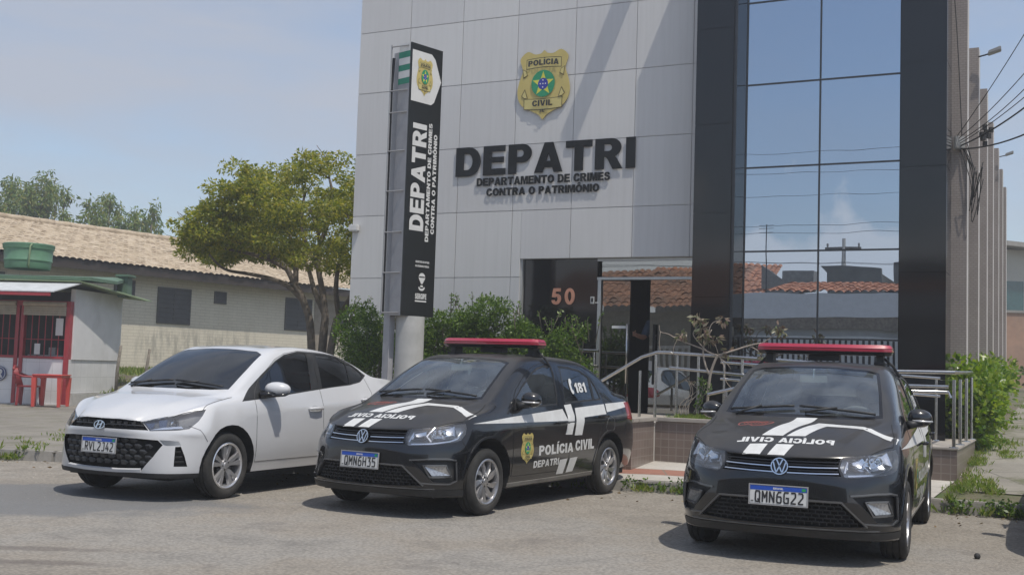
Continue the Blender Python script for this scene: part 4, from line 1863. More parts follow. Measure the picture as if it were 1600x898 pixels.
rail_thing("sloping stainless handrail descending left from the entrance doors", [[(6.12, -1.6, 1.600), (5.90, -1.6, 1.53), (5.29, -1.6, 1.17), (4.9, -1.6, .95)], [(6.12, -1.6, 1.600), (6.32, -1.6, 1.60)]],
           [((5.88, -1.6, .70), (5.88, -1.6, 1.345)), ((6.10, -1.6, .70), (6.10, -1.6, 1.57)), ((5.2, -1.6, .70), (5.2, -1.6, 1.09))])
rail_thing("double stainless handrail behind the planter, nearest the street on the ramp", [[(6.19, -1.32, 1.602), (7.75, -1.32, 1.538), (9.0, -1.32, 1.47)], [(6.20, -1.32, 1.400), (7.40, -1.32, 1.318), (9.0, -1.32, 1.25)]],
           [((6.30, -1.30, .70), (6.30, -1.30, 1.59)), ((6.60, -1.30, .69), (6.60, -1.30, 1.575)), ((7.20, -1.30, .66), (7.20, -1.30, 1.555)), ((8.1, -1.30, .61), (8.1, -1.30, 1.52)), ((8.95, -1.3, .58), (8.95, -1.3, 1.47))])
rail_thing("stainless handrail against the black columns, inner side of the ramp", [[(6.70, -.56, 1.50), (7.8, -.56, 1.45), (9.6, -.56, 1.37)], [(6.7, -.56, 1.27), (7.8, -.56, 1.215), (9.6, -.56, 1.14)]],
           [((6.75, -.56, .68), (6.75, -.56, 1.48)), ((8.0, -.56, .62), (8.0, -.56, 1.43)), ((9.55, -.56, .57), (9.55, -.56, 1.36))])
rail_thing("stainless corner handrail with four posts beside the bright green hedge", [[(8.6, -2.46, 1.42), (9.93, -2.46, 1.432), (9.93, -1.7, 1.438), (9.93, .05, 1.462)], [(8.8, -2.1, 1.262), (9.84, -2.1, 1.268)], [(8.8, -2.1, 1.198), (9.84, -2.1, 1.205), (9.86, -2.1, 1.14)]],
           [((9.93, -2.46, .585), (9.93, -2.46, 1.35)), ((9.93, -1.66, .585), (9.93, -1.66, 1.36)), ((9.93, -.78, .585), (9.93, -.78, 1.38)), ((9.93, .03, .585), (9.93, .03, 1.40)), ((8.75, -2.46, .585), (8.75, -2.46, 1.40))])
rail_thing("short low stainless handrail stub in front of the planter grass", [[(7.02, -2.25, 1.07), (7.9, -2.25, 1.30)]], [((7.25, -2.25, .70), (7.25, -2.25, 1.115)), ((7.85, -2.25, .70), (7.85, -2.25, 1.275))], .024)
rail_thing("dark steel railing at the right end of the big shrub", [[(4.0, -.62, 1.632), (4.87, -.62, 1.618)], [(4.0, -.62, 1.40), (4.87, -.62, 1.39)]],
           [((4.16, -.62, .70), (4.16, -.62, 1.60)), ((4.46, -.62, .70), (4.46, -.62, 1.60)), ((4.80, -.62, .70), (4.80, -.62, 1.60))], .022)

# ------------------------------------------------------------------ pylon sign
py_o = SL(2.80, -2.45, 0)
py = thing("pylon_sign", "tall black pylon sign with vertical white lettering on a round concrete column", "sign", py_o, 0)
zg = ground_z(py_o.x, py_o.y) if False else .3
BD = Vector((SL(3.002, -2.354, 0) - SL(2.626, -2.54, 0)))
# face direction from the photograph: the face recedes to the right at about 48 degrees
FA = R(47)
fx_ = Vector((math.cos(FA), math.sin(FA), 0))
fn = Vector((math.sin(FA), -math.cos(FA), 0))          # outward normal of the lettered face
C0 = Vector((-1.555, 16.0, 0))                            # left front edge
FW = .62


def pyp(a, z, h=0.0):
    """a across the face from its left edge, z up, h outwards"""
    q = C0 + fx_ * a + fn * h
    return (q.x - py_o.x, q.y - py_o.y, z)


def pbox(mb, a0, a1, h0, h1, z0, z1, mi=0):
    P = [pyp(a0, z0, h0), pyp(a1, z0, h0), pyp(a1, z0, h1), pyp(a0, z0, h1), pyp(a0, z1, h0), pyp(a1, z1, h0), pyp(a1, z1, h1), pyp(a0, z1, h1)]
    mb.add(P, [(0, 1, 2, 3), (4, 7, 6, 5), (0, 4, 5, 1), (1, 5, 6, 2), (2, 6, 7, 3), (3, 7, 4, 0)], mi)


ZP0, ZP1 = 2.015, 5.945
m_ = MB()
cc_ = C0 + fx_ * .30 - fn * .13
m_.lathe([(.205, .25), (.205, 2.013)], 40, 0, Matrix.Translation((cc_.x - py_o.x, cc_.y - py_o.y, 0)))
m_.build("concrete_column", mat('pylon_concrete', (.42, .42, .40), .8, vary=.12, scale=3, stain=(.3, .3, .28), stain_scale=2, stain_amt=.4), py, smooth=True)
m_ = MB()
pbox(m_, 0, FW, -.02, 0, ZP0, ZP1)
m_.build("sign_face", mat('sign_face_black', (.014, .015, .014), .28, vary=.1), py)
m_ = MB()
pbox(m_, .0, FW - .02, -.26, -.021, ZP0 + .001, ZP1 - .004, 0)
sb = m_.build("sign_box", [mat('sign_side_grey', (.30, .30, .31), .55, vary=.1), mat('band_green', (.01, .20, .12), .5, vary=.08)], py)
for k, (z0, z1) in enumerate(((5.735, 5.825), (5.545, 5.63), (5.35, 5.435))):
    m_ = MB()
    pbox(m_, -.004, .02, -.258, -.023, z0, z1)
    m_.build("green_band", MATS['band_green'], py)
for z0, z1 in ((5.827, 5.94), (5.632, 5.733), (5.437, 5.543)):
    m_ = MB()
    pbox(m_, -.003, .02, -.256, -.025, z0, z1)
    m_.build("white_band", MATS['white_paint'], py)
m_ = MB()
pbox(m_, .03, .13, -.40, -.27, .25, ZP1 - .1)
m_.build("steel_post", mat('post_grey', (.33, .33, .34), .55, vary=.1), py)
m_ = MB()
m_.tube([pyp(-.085, 2.02, -.33), pyp(-.085, 5.93, -.33)], .012, 8)
m_.tube([pyp(-.045, 2.04, -.35), pyp(-.045, 5.35, -.35), pyp(-.03, 5.75, -.34)], .022, 8, 1)
for z in (2.05, 2.62, 3.20, 3.79, 4.37, 4.93, 5.25, 5.90):
    m_.tube([pyp(-.09, z, -.33), pyp(-.006, z + .004, -.05)], .010, 6)
m_.build("conduit", [mat('conduit_grey', (.32, .32, .32), .5, .4, vary=.1), MATS['sign_black']], py)
# arrow-shaped white plate
m_ = MB()
arrow = [(.025, 5.845), (.40, 5.845), (.475, 5.78), (.602, 5.47), (.475, 5.145), (.42, 5.10), (.025, 5.10)]
m_.add([pyp(p[0], p[1], .003) for p in arrow] + [pyp(p[0], p[1], 0) for p in arrow], [tuple(range(7))] + [(i, (i + 1) % 7, 7 + (i + 1) % 7, 7 + i) for i in range(7)])
m_.build("white_plate", MATS['white_paint'], py)
flat_badge("police_badge", py, lambda x, y, h: pyp(.275 + x * .185, 5.475 + y * .275, .006 + h), .0006)
# vertical lettering, reading upwards
for txt, a0, a1, z0, z1 in (("DEPATRI", .085, .355, 3.24, 4.79), ("DEPARTAMENTO DE CRIMES", .395, .462, 3.10, 4.83), ("CONTRA O PATRIMÔNIO", .500, .567, 3.22, 4.68)):
    vs, fs = fit_text(txt, 0, 1, 0, 1, spacing=.8)
    mb = MB()
    mb.add([pyp(a1 - (a1 - a0) * v[1], z0 + (z1 - z0) * v[0], .004) for v in vs], fs)
    mb.build("sign_lettering", MATS['white_paint'], py, recalc=False)
for txt, a0, a1, z0, z1 in (("SECRETARIA DE ESTADO", .235, .50, 2.785, 2.815), ("DA SEGURANCA PUBLICA", .235, .50, 2.725, 2.755), ("SERGIPE", .25, .47, 2.265, 2.345)):
    vs, fs = fit_text(txt, a0, a1, z0, z1, spacing=.8)
    mb = MB()
    mb.add([pyp(v[0], v[1], .004) for v in vs], fs)
    mb.build("sign_lettering", MATS['white_paint'], py, recalc=False)
mb = MB()
# state crest: balloon over a figure band
c = _ell(.37, 2.58, .062, .062, 0, 2 * PI, 22)[:-1]
mb.add([pyp(x, z, .004) for x, z in c], [tuple(range(22))])
c = [(.33, 2.53), (.41, 2.53), (.385, 2.485), (.355, 2.485)]
mb.add([pyp(x, z, .0045) for x, z in c], [(0, 1, 2, 3)])
mb.add([pyp(x, z, .0055) for x, z in [(.315, 2.575), (.425, 2.575), (.425, 2.592), (.315, 2.592)]], [(0, 1, 2, 3)], 1)
ring = _ell(.37, 2.435, .062, .05, PI, 2 * PI, 12) + list(reversed(_ell(.37, 2.445, .045, .028, PI, 2 * PI, 12)))
mb.add([pyp(x, z, .004) for x, z in ring], [(i, i + 1, 24 - i, 25 - i) for i in range(12)])
mb.add([pyp(x, z, .004) for x, z in [(.34, 2.44), (.40, 2.44), (.39, 2.465), (.35, 2.465)]], [(0, 1, 2, 3)])
mb.add([pyp(x, z, .004) for x, z in [(.25, 2.225), (.47, 2.225), (.47, 2.245), (.25, 2.245)]], [(0, 1, 2, 3)])
mb.build("state_crest", [MATS['white_paint'], MATS['sign_black']], py, recalc=False)

# ------------------------------------------------------------------ long house with the tiled roof
TH = Vector((.58, .815, 0)).normalized()           # along the wall, away from the viewer
NH = Vector((TH.y, -TH.x, 0))                       # out of the wall
HO = Vector((-11.41 - .55 * .815, 28 + .55 * .58, 0))


def _wallbrick(t, b):
    n = N(t)
    s = n.sep()
    cb = t.nodes.new('ShaderNodeCombineXYZ')
    t.links.new(s['X'], cb.inputs[0])
    t.links.new(s['Z'], cb.inputs[1])
    br = n.brick(1.0, .34, .085, (.63, .585, .48), (.65, .60, .495), (.53, .485, .395), ms=.010, vec=cb.outputs[0])
    c = n.mix(.4, br.outputs['Color'], n.mix(1.0, br.outputs['Color'], n.ramp(n.noise(1.2, 8, .65), [(.3, (.72, .70, .66)), (.7, (1.12, 1.12, 1.1))]), 'MULTIPLY'))
    # plant shadows painted into the colour as grey streaks, lower wall
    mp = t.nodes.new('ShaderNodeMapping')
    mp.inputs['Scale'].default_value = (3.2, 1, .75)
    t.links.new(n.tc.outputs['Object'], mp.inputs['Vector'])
    plant_shade = n.ramp(n.noise(1.7, 9, .68, vec=mp.outputs[0]), [(.46, (0, 0, 0)), (.60, (1, 1, 1))])
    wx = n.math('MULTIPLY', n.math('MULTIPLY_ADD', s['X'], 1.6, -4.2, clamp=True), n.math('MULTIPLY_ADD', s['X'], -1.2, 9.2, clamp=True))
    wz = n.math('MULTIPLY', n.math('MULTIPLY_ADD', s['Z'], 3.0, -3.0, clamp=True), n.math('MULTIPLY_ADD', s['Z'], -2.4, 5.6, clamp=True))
    c = n.mix(n.math('MULTIPLY', n.math('MULTIPLY', plant_shade, .62), n.math('MULTIPLY', wx, wz)), c, (.25, .235, .20))
    low = n.math('MULTIPLY_ADD', n.math('ADD', s['Z'], n.math('MULTIPLY_ADD', n.noise(1.5, 6), .3, -.15)), -9.0, 9.6, clamp=True)
    c = n.mix(n.math('MULTIPLY', low, .8), c, (.36, .235, .15))
    t.links.new(c, b.inputs['Base Color'])
    b.inputs['Roughness'].default_value = .85
    t.links.new(n.bump(br.outputs['Fac'], -.5, .01), b.inputs['Normal'])


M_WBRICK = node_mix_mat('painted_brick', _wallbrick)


def _rooftile(t, b):
    n = N(t)
    c = n.ramp(n.noise(3.2, 5, .6), [(.3, (.33, .26, .175)), (.5, (.43, .35, .25)), (.7, (.50, .42, .32))])
    mp = t.nodes.new('ShaderNodeMapping')
    mp.inputs['Scale'].default_value = (4.2, 1.1, 1)
    t.links.new(n.tc.outputs['Object'], mp.inputs['Vector'])
    d = n.ramp(n.noise(1.4, 9, .72, vec=mp.outputs[0]), [(.50, (1, 1, 1)), (.66, (.62, .56, .52))])
    c = n.mix(.8, c, n.mix(1.0, c, d, 'MULTIPLY'))
    t.links.new(c, b.inputs['Base Color'])
    b.inputs['Roughness'].default_value = .9


M_RTILE = node_mix_mat('clay_roof_tiles', _rooftile)
M_FASCIA = mat('dark_wood', (.035, .026, .02), .8, vary=.2)
M_LOUVRE = mat('louvre_metal', (.06, .06, .057), .6, .1, vary=.2)

hs = thing("long_house", "long low house of painted brick with pale clay tile roof and louvre windows", "house", Vector((HO.x * 1.25, HO.y * 1.25, CAMH * -.25)), math.atan2(TH.y, TH.x))
hs.scale = (1.25, 1.25, 1.25)
# local: x along wall, y into the house, z up
L0, L1, ZEAV, ZRID = -8.0, 16.5, 3.72, 5.06
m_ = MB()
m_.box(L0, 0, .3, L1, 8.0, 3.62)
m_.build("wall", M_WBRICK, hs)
m_ = MB()


def tiles(mb, x0, x1, yA, zA, yB, zB, pitch=.19, rows=17, amp=.038):
    """rows of rolled clay tiles between the eave (A) and the ridge (B), one sheet"""
    ncol = int((x1 - x0) / pitch)
    seg = 6
    nx = ncol * seg + 1
    prof = []
    for r_ in range(rows):
        for e in (0, .985):
            k = (r_ + e) / rows
            lift = .020 * (1 - e)
            prof.append((yA + (yB - yA) * k, zA + (zB - zA) * k + lift))
    b = len(mb.v)
    rr = np.random.RandomState(5)
    jit = rr.normal(0, .006, (rows, ncol + 1))
    for pi, (y, z) in enumerate(prof):
        for i in range(nx):
            x = x0 + (x1 - x0) * i / (nx - 1)
            ph = (i % seg) / seg
            w = abs(math.sin(PI * ph)) ** .7
            mb.v.append((x, y + jit[pi // 2][min(i // seg, ncol)] * 2, z + amp * w + jit[pi // 2][min(i // seg, ncol)]))
    for p in range(len(prof) - 1):
        for i in range(nx - 1):
            a = b + p * nx + i
            mb.f.append((a, a + 1, a + nx + 1, a + nx))
            mb.mi.append(0)


tiles(m_, L0 - .3, L1 + .3, -.62, ZEAV - .02, 3.9, ZRID)
m_.box(L0 - .3, 3.8, ZRID - .5, L1 + .3, 8.6, ZRID - .35)
ro = m_.build("roof", M_RTILE, hs, recalc=False)
for p in ro.data.polygons:
    p.use_smooth = True
ro.data.set_sharp_from_angle(angle=R(50))
m_ = MB()
m_.add([(L0 - .25, 3.9, ZRID - .02), (L1 + .25, 3.9, ZRID - .02), (L1 + .25, 8.6, ZEAV - .1), (L0 - .25, 8.6, ZEAV - .1)], [(0, 1, 2, 3)])
m_.build("roof_slope", M_RTILE, hs, recalc=False)
m_ = MB()
m_.tube([(L0 - .3 + i * .35, 3.9, ZRID + .035 + .012 * (i % 2)) for i in range(int((L1 - L0 + .6) / .35))], .11, 8)
m_.build("ridge_tiles", M_RTILE, hs, smooth=True)
m_ = MB()
m_.box(L0 - .25, -.56, ZEAV - .24, L1 + .25, -.50, ZEAV - .02)
m_.box(L0 - .25, -.50, ZEAV - .10, L1 + .25, .02, ZEAV - .06)
for i in range(int((L1 - L0) / .6)):
    m_.box(L0 + i * .6, -.50, ZEAV - .20, L0 + i * .6 + .06, .0, ZEAV - .105)
m_.build("eave_boards", M_FASCIA, hs)


def louvre(x0, x1, z0, z1, leaves_=2):
    fr_ = MB()
    t = .05
    fr_.box(x0, -.03, z0, x1, .04, z0 + t)
    fr_.box(x0, -.03, z1 - t, x1, .04, z1)
    n = leaves_
    for i in range(n + 1):
        x = x0 + (x1 - x0 - t) * i / n
        fr_.box(x, -.028, z0 + t, x + t, .04, z1 - t)
    o = fr_.build("window", M_LOUVRE, hs)
    bk_ = MB()
    bk_.box(x0 + t, -.012, z0 + t, x1 - t, .03, z1 - t)
    bk_.build("dark_opening", MATS['dark_interior'], o)
    sl_ = MB()
    k = max(3, int((z1 - z0) / .14))
    for i in range(k):
        z = z0 + t + (z1 - z0 - 2 * t) * i / k
        dz = (z1 - z0 - 2 * t) / k
        sl_.add([(x0 + t, -.034, z), (x1 - t, -.034, z), (x1 - t, -.014, z + dz * .95), (x0 + t, -.014, z + dz * .95)], [(0, 1, 2, 3)])
    sl_.build("louvre", mat('louvre_slat', (.035, .038, .037), .55, .0, vary=.3, scale=4), o)
    return o


louvre(3.60, 4.74, 2.26, 3.27)
louvre(5.57, 6.02, 2.93, 3.29, 1)
louvre(8.36, 9.50, 2.30, 3.31)
louvre(10.66, 11.55, 2.42, 3.36)
louvre(2.2, 2.85, 2.90, 3.37, 1)
louvre(-2.0, -.9, 2.26, 3.27)
m_ = MB()
m_.box(9.62, -.02, 1.3, 10.58, .06, 3.36)
m_.build("door", mat('house_door', (.26, .22, .17), .7, vary=.15), hs)

# ------------------------------------------------------------------ kiosk
KX, KY = -10.32, 26.5
ks = thing("kiosk", "white snack kiosk with red frames, rolled shutters and green roof", "kiosk", (KX, KY, .13), R(-7))
M_KW = tile_mat('kiosk_tiles', (.70, .70, .70), (.73, .73, .73), (.55, .55, .55), .33, .33, .35, 0.0)
M_KWP = mat('kiosk_panel', (.72, .72, .72), .5, vary=.06, scale=2, stain=(.42, .40, .37), stain_scale=1.4, stain_amt=.3)
M_KRED = mat('red_frame', (.33, .03, .04), .45, vary=.12)
M_KGREEN = mat('green_sheet', (.20, .27, .145), .6, vary=.15, stain=(.13, .15, .09), stain_scale=1.5, stain_amt=.5)
M_KGREEN2 = mat('green_sheet_dark', (.10, .17, .115), .6, vary=.15)
KW = 4.2
m_ = MB()
m_.box(-KW, 0, 0, .06, .10, 1.07)
m_.box(-KW, .1, 0, -KW + .1, 2.55, 2.75)
m_.box(-KW, 2.45, 0, .06, 2.55, 2.75)
m_.build("front_wall", M_KW, ks)
m_ = MB()
m_.box(-.04, .104, .28, .06, 2.445, 1.06)
m_.build("side_wall", M_KW, ks)
m_ = MB()
m_.box(-.04, .104, 1.064, .085, 2.445, 2.72)
m_.build("side_panel", M_KWP, ks, bevel=.006)
m_ = MB()
m_.box(-KW - .04, -.05, -.12, .13, 2.6, .02)
m_.box(-.02, .104, .02, .13, 2.5, .27)
m_.build("plinth", mat('kiosk_plinth', (.45, .44, .42), .8, vary=.12), ks)
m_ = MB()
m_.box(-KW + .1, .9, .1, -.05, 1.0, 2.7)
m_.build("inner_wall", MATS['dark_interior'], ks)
m_ = MB()
for x in (-1.30, -1.17):
    m_.box(x, -.03, .02, x + .085, .09, 2.42)
m_.box(-.06, -.035, .02, .055, .098, 2.42)
m_.box(-.08, -.025, 1.075, -1.17 + .09, .085, 1.13)
m_.box(-KW, -.025, 1.075, -1.30, .085, 1.13)
m_.box(-KW, -.026, 2.30, .05, .086, 2.42)
m_.build("red_frame", M_KRED, ks)
for (a, b) in ((-1.08, -.07), (-KW + .1, -1.31)):
    gr_ = MB()
    k = int((b - a) / .16)
    for i in range(1, k):
        x = a + (b - a) * i / k
        gr_.tube([(x, .02, 1.13), (x, .02, 2.32)], .011, 6)
    gr_.tube([(a, .02, 1.52), (b, .02, 1.52)], .011, 6)
    gr_.build("window_grille", M_KRED, ks)
    sh_ = MB()
    for i in range(5):
        z = 2.08 + i * .052
        sh_.box(a - .02, -.055 + .006 * (i % 2), z, b + .02, -.036, z + .047)
    sh_.tube([(a - .02, -.06, 2.345), (b + .02, -.06, 2.345)], .055, 10)
    sh_.build("rolled_shutter", mat('shutter_beige', (.38, .34, .26), .6, vary=.15), ks)
m_ = MB()
m_.box(-1.05, .14, 1.13, -.1, .62, 1.16)
m_.box(-.62, .30, 1.165, -.45, .45, 1.34)
m_.build("counter", mat('counter_grey', (.30, .30, .29), .5, vary=.1), ks)
m_ = MB()
m_.box(-.30, -.02, 1.62, -.12, -.012, 2.02)
m_.build("notice", mat('paper_white', (.6, .6, .58), .7, vary=.04), ks)
m_ = MB()
m_.box(-.80, -.022, 1.17, -.66, -.014, 1.42)
m_.build("notice", MATS['paper_white'], ks)
# awning: pale sheet sloping down, red front edge
m_ = MB()
m_.add([(-KW, -.05, 2.84), (.30, -.05, 2.86), (.10, -.95, 2.60), (-KW, -.95, 2.58), (-KW, -.05, 2.815), (.30, -.05, 2.835), (.10, -.95, 2.575), (-KW, -.95, 2.555)],
       [(0, 3, 2, 1), (4, 5, 6, 7), (0, 1, 5, 4), (1, 2, 6, 5), (2, 3, 7, 6), (3, 0, 4, 7)])
m_.build("awning", mat('awning_sheet', (.52, .54, .55), .6, vary=.1, stain=(.3, .3, .3), stain_scale=2, stain_amt=.3), ks)
m_ = MB()
m_.box(-KW, -.985, 2.49, .04, -.953, 2.555)
m_.build("awning_edge", M_KRED, ks)
m_ = MB()
m_.add([(-KW - .2, -.15, 2.885), (.32, -.15, 2.875), (.62, 2.7, 2.62), (.62, 3.0, 2.62), (-KW - .2, 3.0, 3.0), (-KW - .2, -.15, 2.91), (.32, -.15, 2.90), (.62, 2.7, 2.645), (.62, 3.0, 2.645), (-KW - .2, 3.0, 3.03)],
       [(0, 4, 3, 2, 1), (5, 6, 7, 8, 9), (0, 1, 6, 5), (1, 2, 7, 6), (2, 3, 8, 7), (3, 4, 9, 8), (4, 0, 5, 9)])
m_.build("roof", M_KGREEN, ks)
m_ = MB()
m_.add([(-KW, .4, 2.95), (.25, .4, 2.95), (.55, 1.2, 2.93), (.2, 2.6, 3.1), (-KW, 2.6, 3.15), (-KW, .4, 3.04), (.25, .4, 3.03), (.55, 1.2, 3.0), (.2, 2.6, 3.2), (-KW, 2.6, 3.22)],
       [(0, 4, 3, 2, 1), (5, 6, 7, 8, 9), (0, 1, 6, 5), (1, 2, 7, 6), (2, 3, 8, 7), (3, 4, 9, 8), (4, 0, 5, 9)])
m_.build("roof_sheet", M_KGREEN2, ks)
m_ = MB()
m_.box(.20, 1.9, 2.66, .46, 2.2, 3.16)
m_.box(.15, 1.84, 3.16, .53, 2.26, 3.23)
m_.build("vent_hood", M_KGREEN2, ks, bevel=.02)
m_ = MB()
m_.lathe([(0, 0), (.17, 0), (.17, .02), (0, .02)], 28, 0, Matrix.Translation((-1.62, -.028, .70)) @ Matrix.Rotation(PI / 2, 4, 'X'))
sg = m_.build("round_sign", mat('round_sign_blue', (.03, .05, .16), .4, vary=.05), ks)
m_ = MB()
m_.lathe([(.14, .0225), (.155, .0225)], 28, 0, Matrix.Translation((-1.62, -.028, .70)) @ Matrix.Rotation(PI / 2, 4, 'X'))
vs, fs = fit_text("R", -1.69, -1.53, .60, .80)
m_.add([(p[0], -.0535, p[1]) for p in vs], fs)
m_.build("sign_mark", MATS['paper_white'], sg, recalc=False)

# water tank standing on the kiosk roof
tk = thing("water_tank", "round green water tank standing on the kiosk roof", "water tank", (-12.0, 28.0, 3.385))
m_ = MB()
m_.lathe([(0, .0), (.52, .0), (.54, .05), (.545, .18), (.565, .195), (.565, .225), (.555, .24), (.575, .48), (.595, .49), (.60, .55), (.608, .575), (.608, .60), (.58, .615), (0, .66)], 40)
m_.build("tank_body", mat('tank_green', (.11, .23, .14), .45, vary=.12, scale=4), tk, smooth=True, auto=40)
m_ = MB()
m_.tube([(.30, -.54, .58), (.29, -.60, .52), (.26, -.58, .06), (.26, -.54, .0)], .022, 8)
m_.build("pipe", M_KGREEN, tk, smooth=True)

# red plastic chair and table
M_PLAS = mat('red_plastic', (.58, .075, .06), .4, vary=.08)
ch = thing("plastic_chair", "dark red plastic armchair beside the red table at the kiosk", "chair", (-10.98, 26.1, .135), R(8))
M_PLAS2 = mat('red_plastic_dark', (.26, .03, .035), .45, vary=.1)
for (x, y) in ((-.20, -.2), (.20, -.2), (-.22, .2), (.22, .2)):
    m_ = MB()
    m_.add([(x - .025, y - .025, 0), (x + .025, y - .025, 0), (x + .025, y + .025, 0), (x - .025, y + .025, 0), (x * .9 - .03, y * .9 - .03, .42), (x * .9 + .03, y * .9 - .03, .42), (x * .9 + .03, y * .9 + .03, .42), (x * .9 - .03, y * .9 + .03, .42)],
           [(0, 3, 2, 1), (4, 5, 6, 7), (0, 1, 5, 4), (1, 2, 6, 5), (2, 3, 7, 6), (3, 0, 4, 7)])
    m_.build("leg", M_PLAS2, ch)
m_ = MB()
m_.box(-.24, -.22, .41, .24, .22, .445)
m_.build("seat", M_PLAS2, ch, bevel=.015)
m_ = MB()
for y in (-.20, -.10, 0, .10, .20):
    m_.tube([(-.20, y, .44), (-.27, y * .95, .66), (-.31, y * .85, .84)], .020, 6)
m_.tube([(-.31, -.20, .80), (-.325, -.1, .865), (-.33, 0, .88), (-.325, .1, .865), (-.31, .20, .80)], .026, 8)
m_.build("backrest", M_PLAS2, ch, smooth=True)
for y in (-.23, .23):
    m_ = MB()
    m_.tube([(-.28, y, .72), (-.10, y * 1.04, .655), (.16, y * 1.04, .645), (.21, y, .60), (.21, y * .98, .43)], .024, 8)
    m_.build("armrest", M_PLAS2, ch, smooth=True)
tb = thing("plastic_table", "bright red plastic table in front of the kiosk corner", "table", (-10.33, 25.75, .135), R(4))
m_ = MB()
m_.box(-.33, -.36, .69, .33, .36, .72)
m_.box(-.31, -.34, .645, .31, .34, .69)
m_.build("tabletop", M_PLAS, tb, bevel=.012)
for x in (-.28, .28):
    for y in (-.31, .31):
        m_ = MB()
        m_.add([(x - .03, y - .03, 0), (x + .03, y - .03, 0), (x + .03, y + .03, 0), (x - .03, y + .03, 0), (x - .05, y - .05, .65), (x + .05, y - .05, .65), (x + .05, y + .05, .65), (x - .05, y + .05, .65)],
               [(0, 3, 2, 1), (4, 5, 6, 7), (0, 1, 5, 4), (1, 2, 6, 5), (2, 3, 7, 6), (3, 0, 4, 7)])
        m_.build("leg", M_PLAS, tb)

# wooden fence posts on the grass
for (x, y, hh, lab) in ((-9.75, 28.3, 1.22, "weathered grey fence post on the grass close to the kiosk"), (-9.25, 29.0, 1.05, "thin leaning fence post on the grass by the brick house")):
    m_ = MB()
    m_.tube([(0, 0, -.1), (.01, 0, hh * .5), (.06, .02, hh)], [.045, .042, .035], 7)
    o = m_.build("fence_post", mat('old_wood', (.20, .18, .15), .9, vary=.3, scale=14), None, smooth=True)
    o.location = (x, y, ground_z(x, y))
    tag(o, lab, "post", "wooden fence posts")

# ------------------------------------------------------------------ far right: neighbour's wall and house
wl = thing("boundary_wall", "stained orange plastered wall beyond the hedge", "wall", (19.0, 44, 1.2))
m_ = MB()
m_.box(-1.2, 0, -.4, 22, .25, 2.95)
m_.build("plaster", mat('orange_plaster', (.36, .22, .15), .85, vary=.2, scale=1.5, stain=(.22, .16, .12), stain_scale=.8, stain_amt=.6), wl)
m_ = MB()
m_.box(-1.25, -.05, 2.953, 22, .30, 3.05)
m_.build("capping", M_KERB, wl)
nh = thing("gabled_house", "cream gabled house with teal window behind the orange wall", "house", (19.4, 48, 1.2))
m_ = MB()
m_.box(0, 0, 0, 16, 9, 5.9)
m_.build("wall", mat('cream_wall', (.47, .45, .38), .8, vary=.1, scale=1), nh)
m_ = MB()
m_.add([(-.6, -.7, 6.35), (16.5, -.7, 5.0), (16.5, 9.5, 5.0), (-.6, 9.5, 6.35), (-.6, -.7, 6.15), (16.5, -.7, 4.8), (16.5, 9.5, 4.8), (-.6, 9.5, 6.15)], [(0, 1, 2, 3), (4, 7, 6, 5), (0, 4, 5, 1), (1, 5, 6, 2), (2, 6, 7, 3), (3, 7, 4, 0)])
m_.build("roof", mat('grey_roof', (.30, .28, .25), .8, vary=.15), nh)
m_ = MB()
m_.box(.35, -.05, 2.95, 3.6, .02, 4.55)
wo = m_.build("window", mat('teal_glass', (.03, .10, .10), .1, vary=.2, coat=.5), nh)
m_ = MB()
for x in (.30, .98, 2.3, 3.55):
    m_.box(x, -.08, 2.9, x + .07, -.052, 4.6)
m_.box(.3, -.08, 2.85, 3.65, -.052, 2.92)
m_.build("frame", M_WHITEP, wo)

# ------------------------------------------------------------------ the other side of the street (seen mirrored in the glass)
M_ORTILE = mat('orange_roof_tiles', (.50, .22, .12), .85, vary=.3, scale=5, stain=(.20, .13, .10), stain_scale=1.3, stain_amt=.5)
M_GREYW = mat('grey_render', (.78, .78, .78), .8, vary=.06)


def across(u, v, z=0):
    p = SL(u, v, z)
    return p


VA = -20.6
op = thing("street_house", "low grey-fronted house with orange tile roof and white barred fence across the street", "house", SL(10.2, VA, 0), YF)
m_ = MB()
m_.box(-9, -8, 0, 9, 0, 3.02)
m_.build("wall", mat('shade_wall', (.55, .53, .48), .8, vary=.08), op)
m_ = MB()
m_.box(-9.1, -.25, 3.22, 9.1, .12, 3.97)
m_.build("fascia_panel", M_GREYW, op)
m_ = MB()
m_.box(-9.1, -.2, 2.86, 9.1, .10, 3.217)
m_.build("stone_band", mat('rough_stone', (.26, .22, .17), .9, vary=.4, scale=14, bump=.6, bscale=12), op)
m_ = MB()


def rtiles(mb, x0, x1, yA, zA, yB, zB):
    tiles(mb, x0, x1, yA, zA, yB, zB, pitch=.25, rows=12, amp=.06)


rtiles(m_, -7.9, 9.3, .06, 4.0, -4.2, 4.62)
m_.build("roof", M_ORTILE, op, recalc=False)
for a, b in ((-8.6, -3.4), (-2.9, 1.8), (2.4, 8.4)):
    m_ = MB()
    n = int((b - a) / .17)
    for i in range(n + 1):
        x = a + (b - a) * i / n
        m_.box(x - .045, .42, .35, x + .045, .47, 2.62)
    for z in (.4, 1.5, 2.56):
        m_.box(a, .38, z, b, .42, z + .09)
    m_.build("barred_fence", M_WHITEP, op)
m_ = MB()
for x in (-8.9, -3.15, 2.1, 8.7):
    m_.box(x - .22, .30, 0, x + .22, .60, 2.9)
m_.build("gate_pillar", mat('pale_pillar', (.48, .46, .41), .8, vary=.08), op)
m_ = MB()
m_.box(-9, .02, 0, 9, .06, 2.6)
m_.build("dark_porch", MATS['dark_interior'], op)

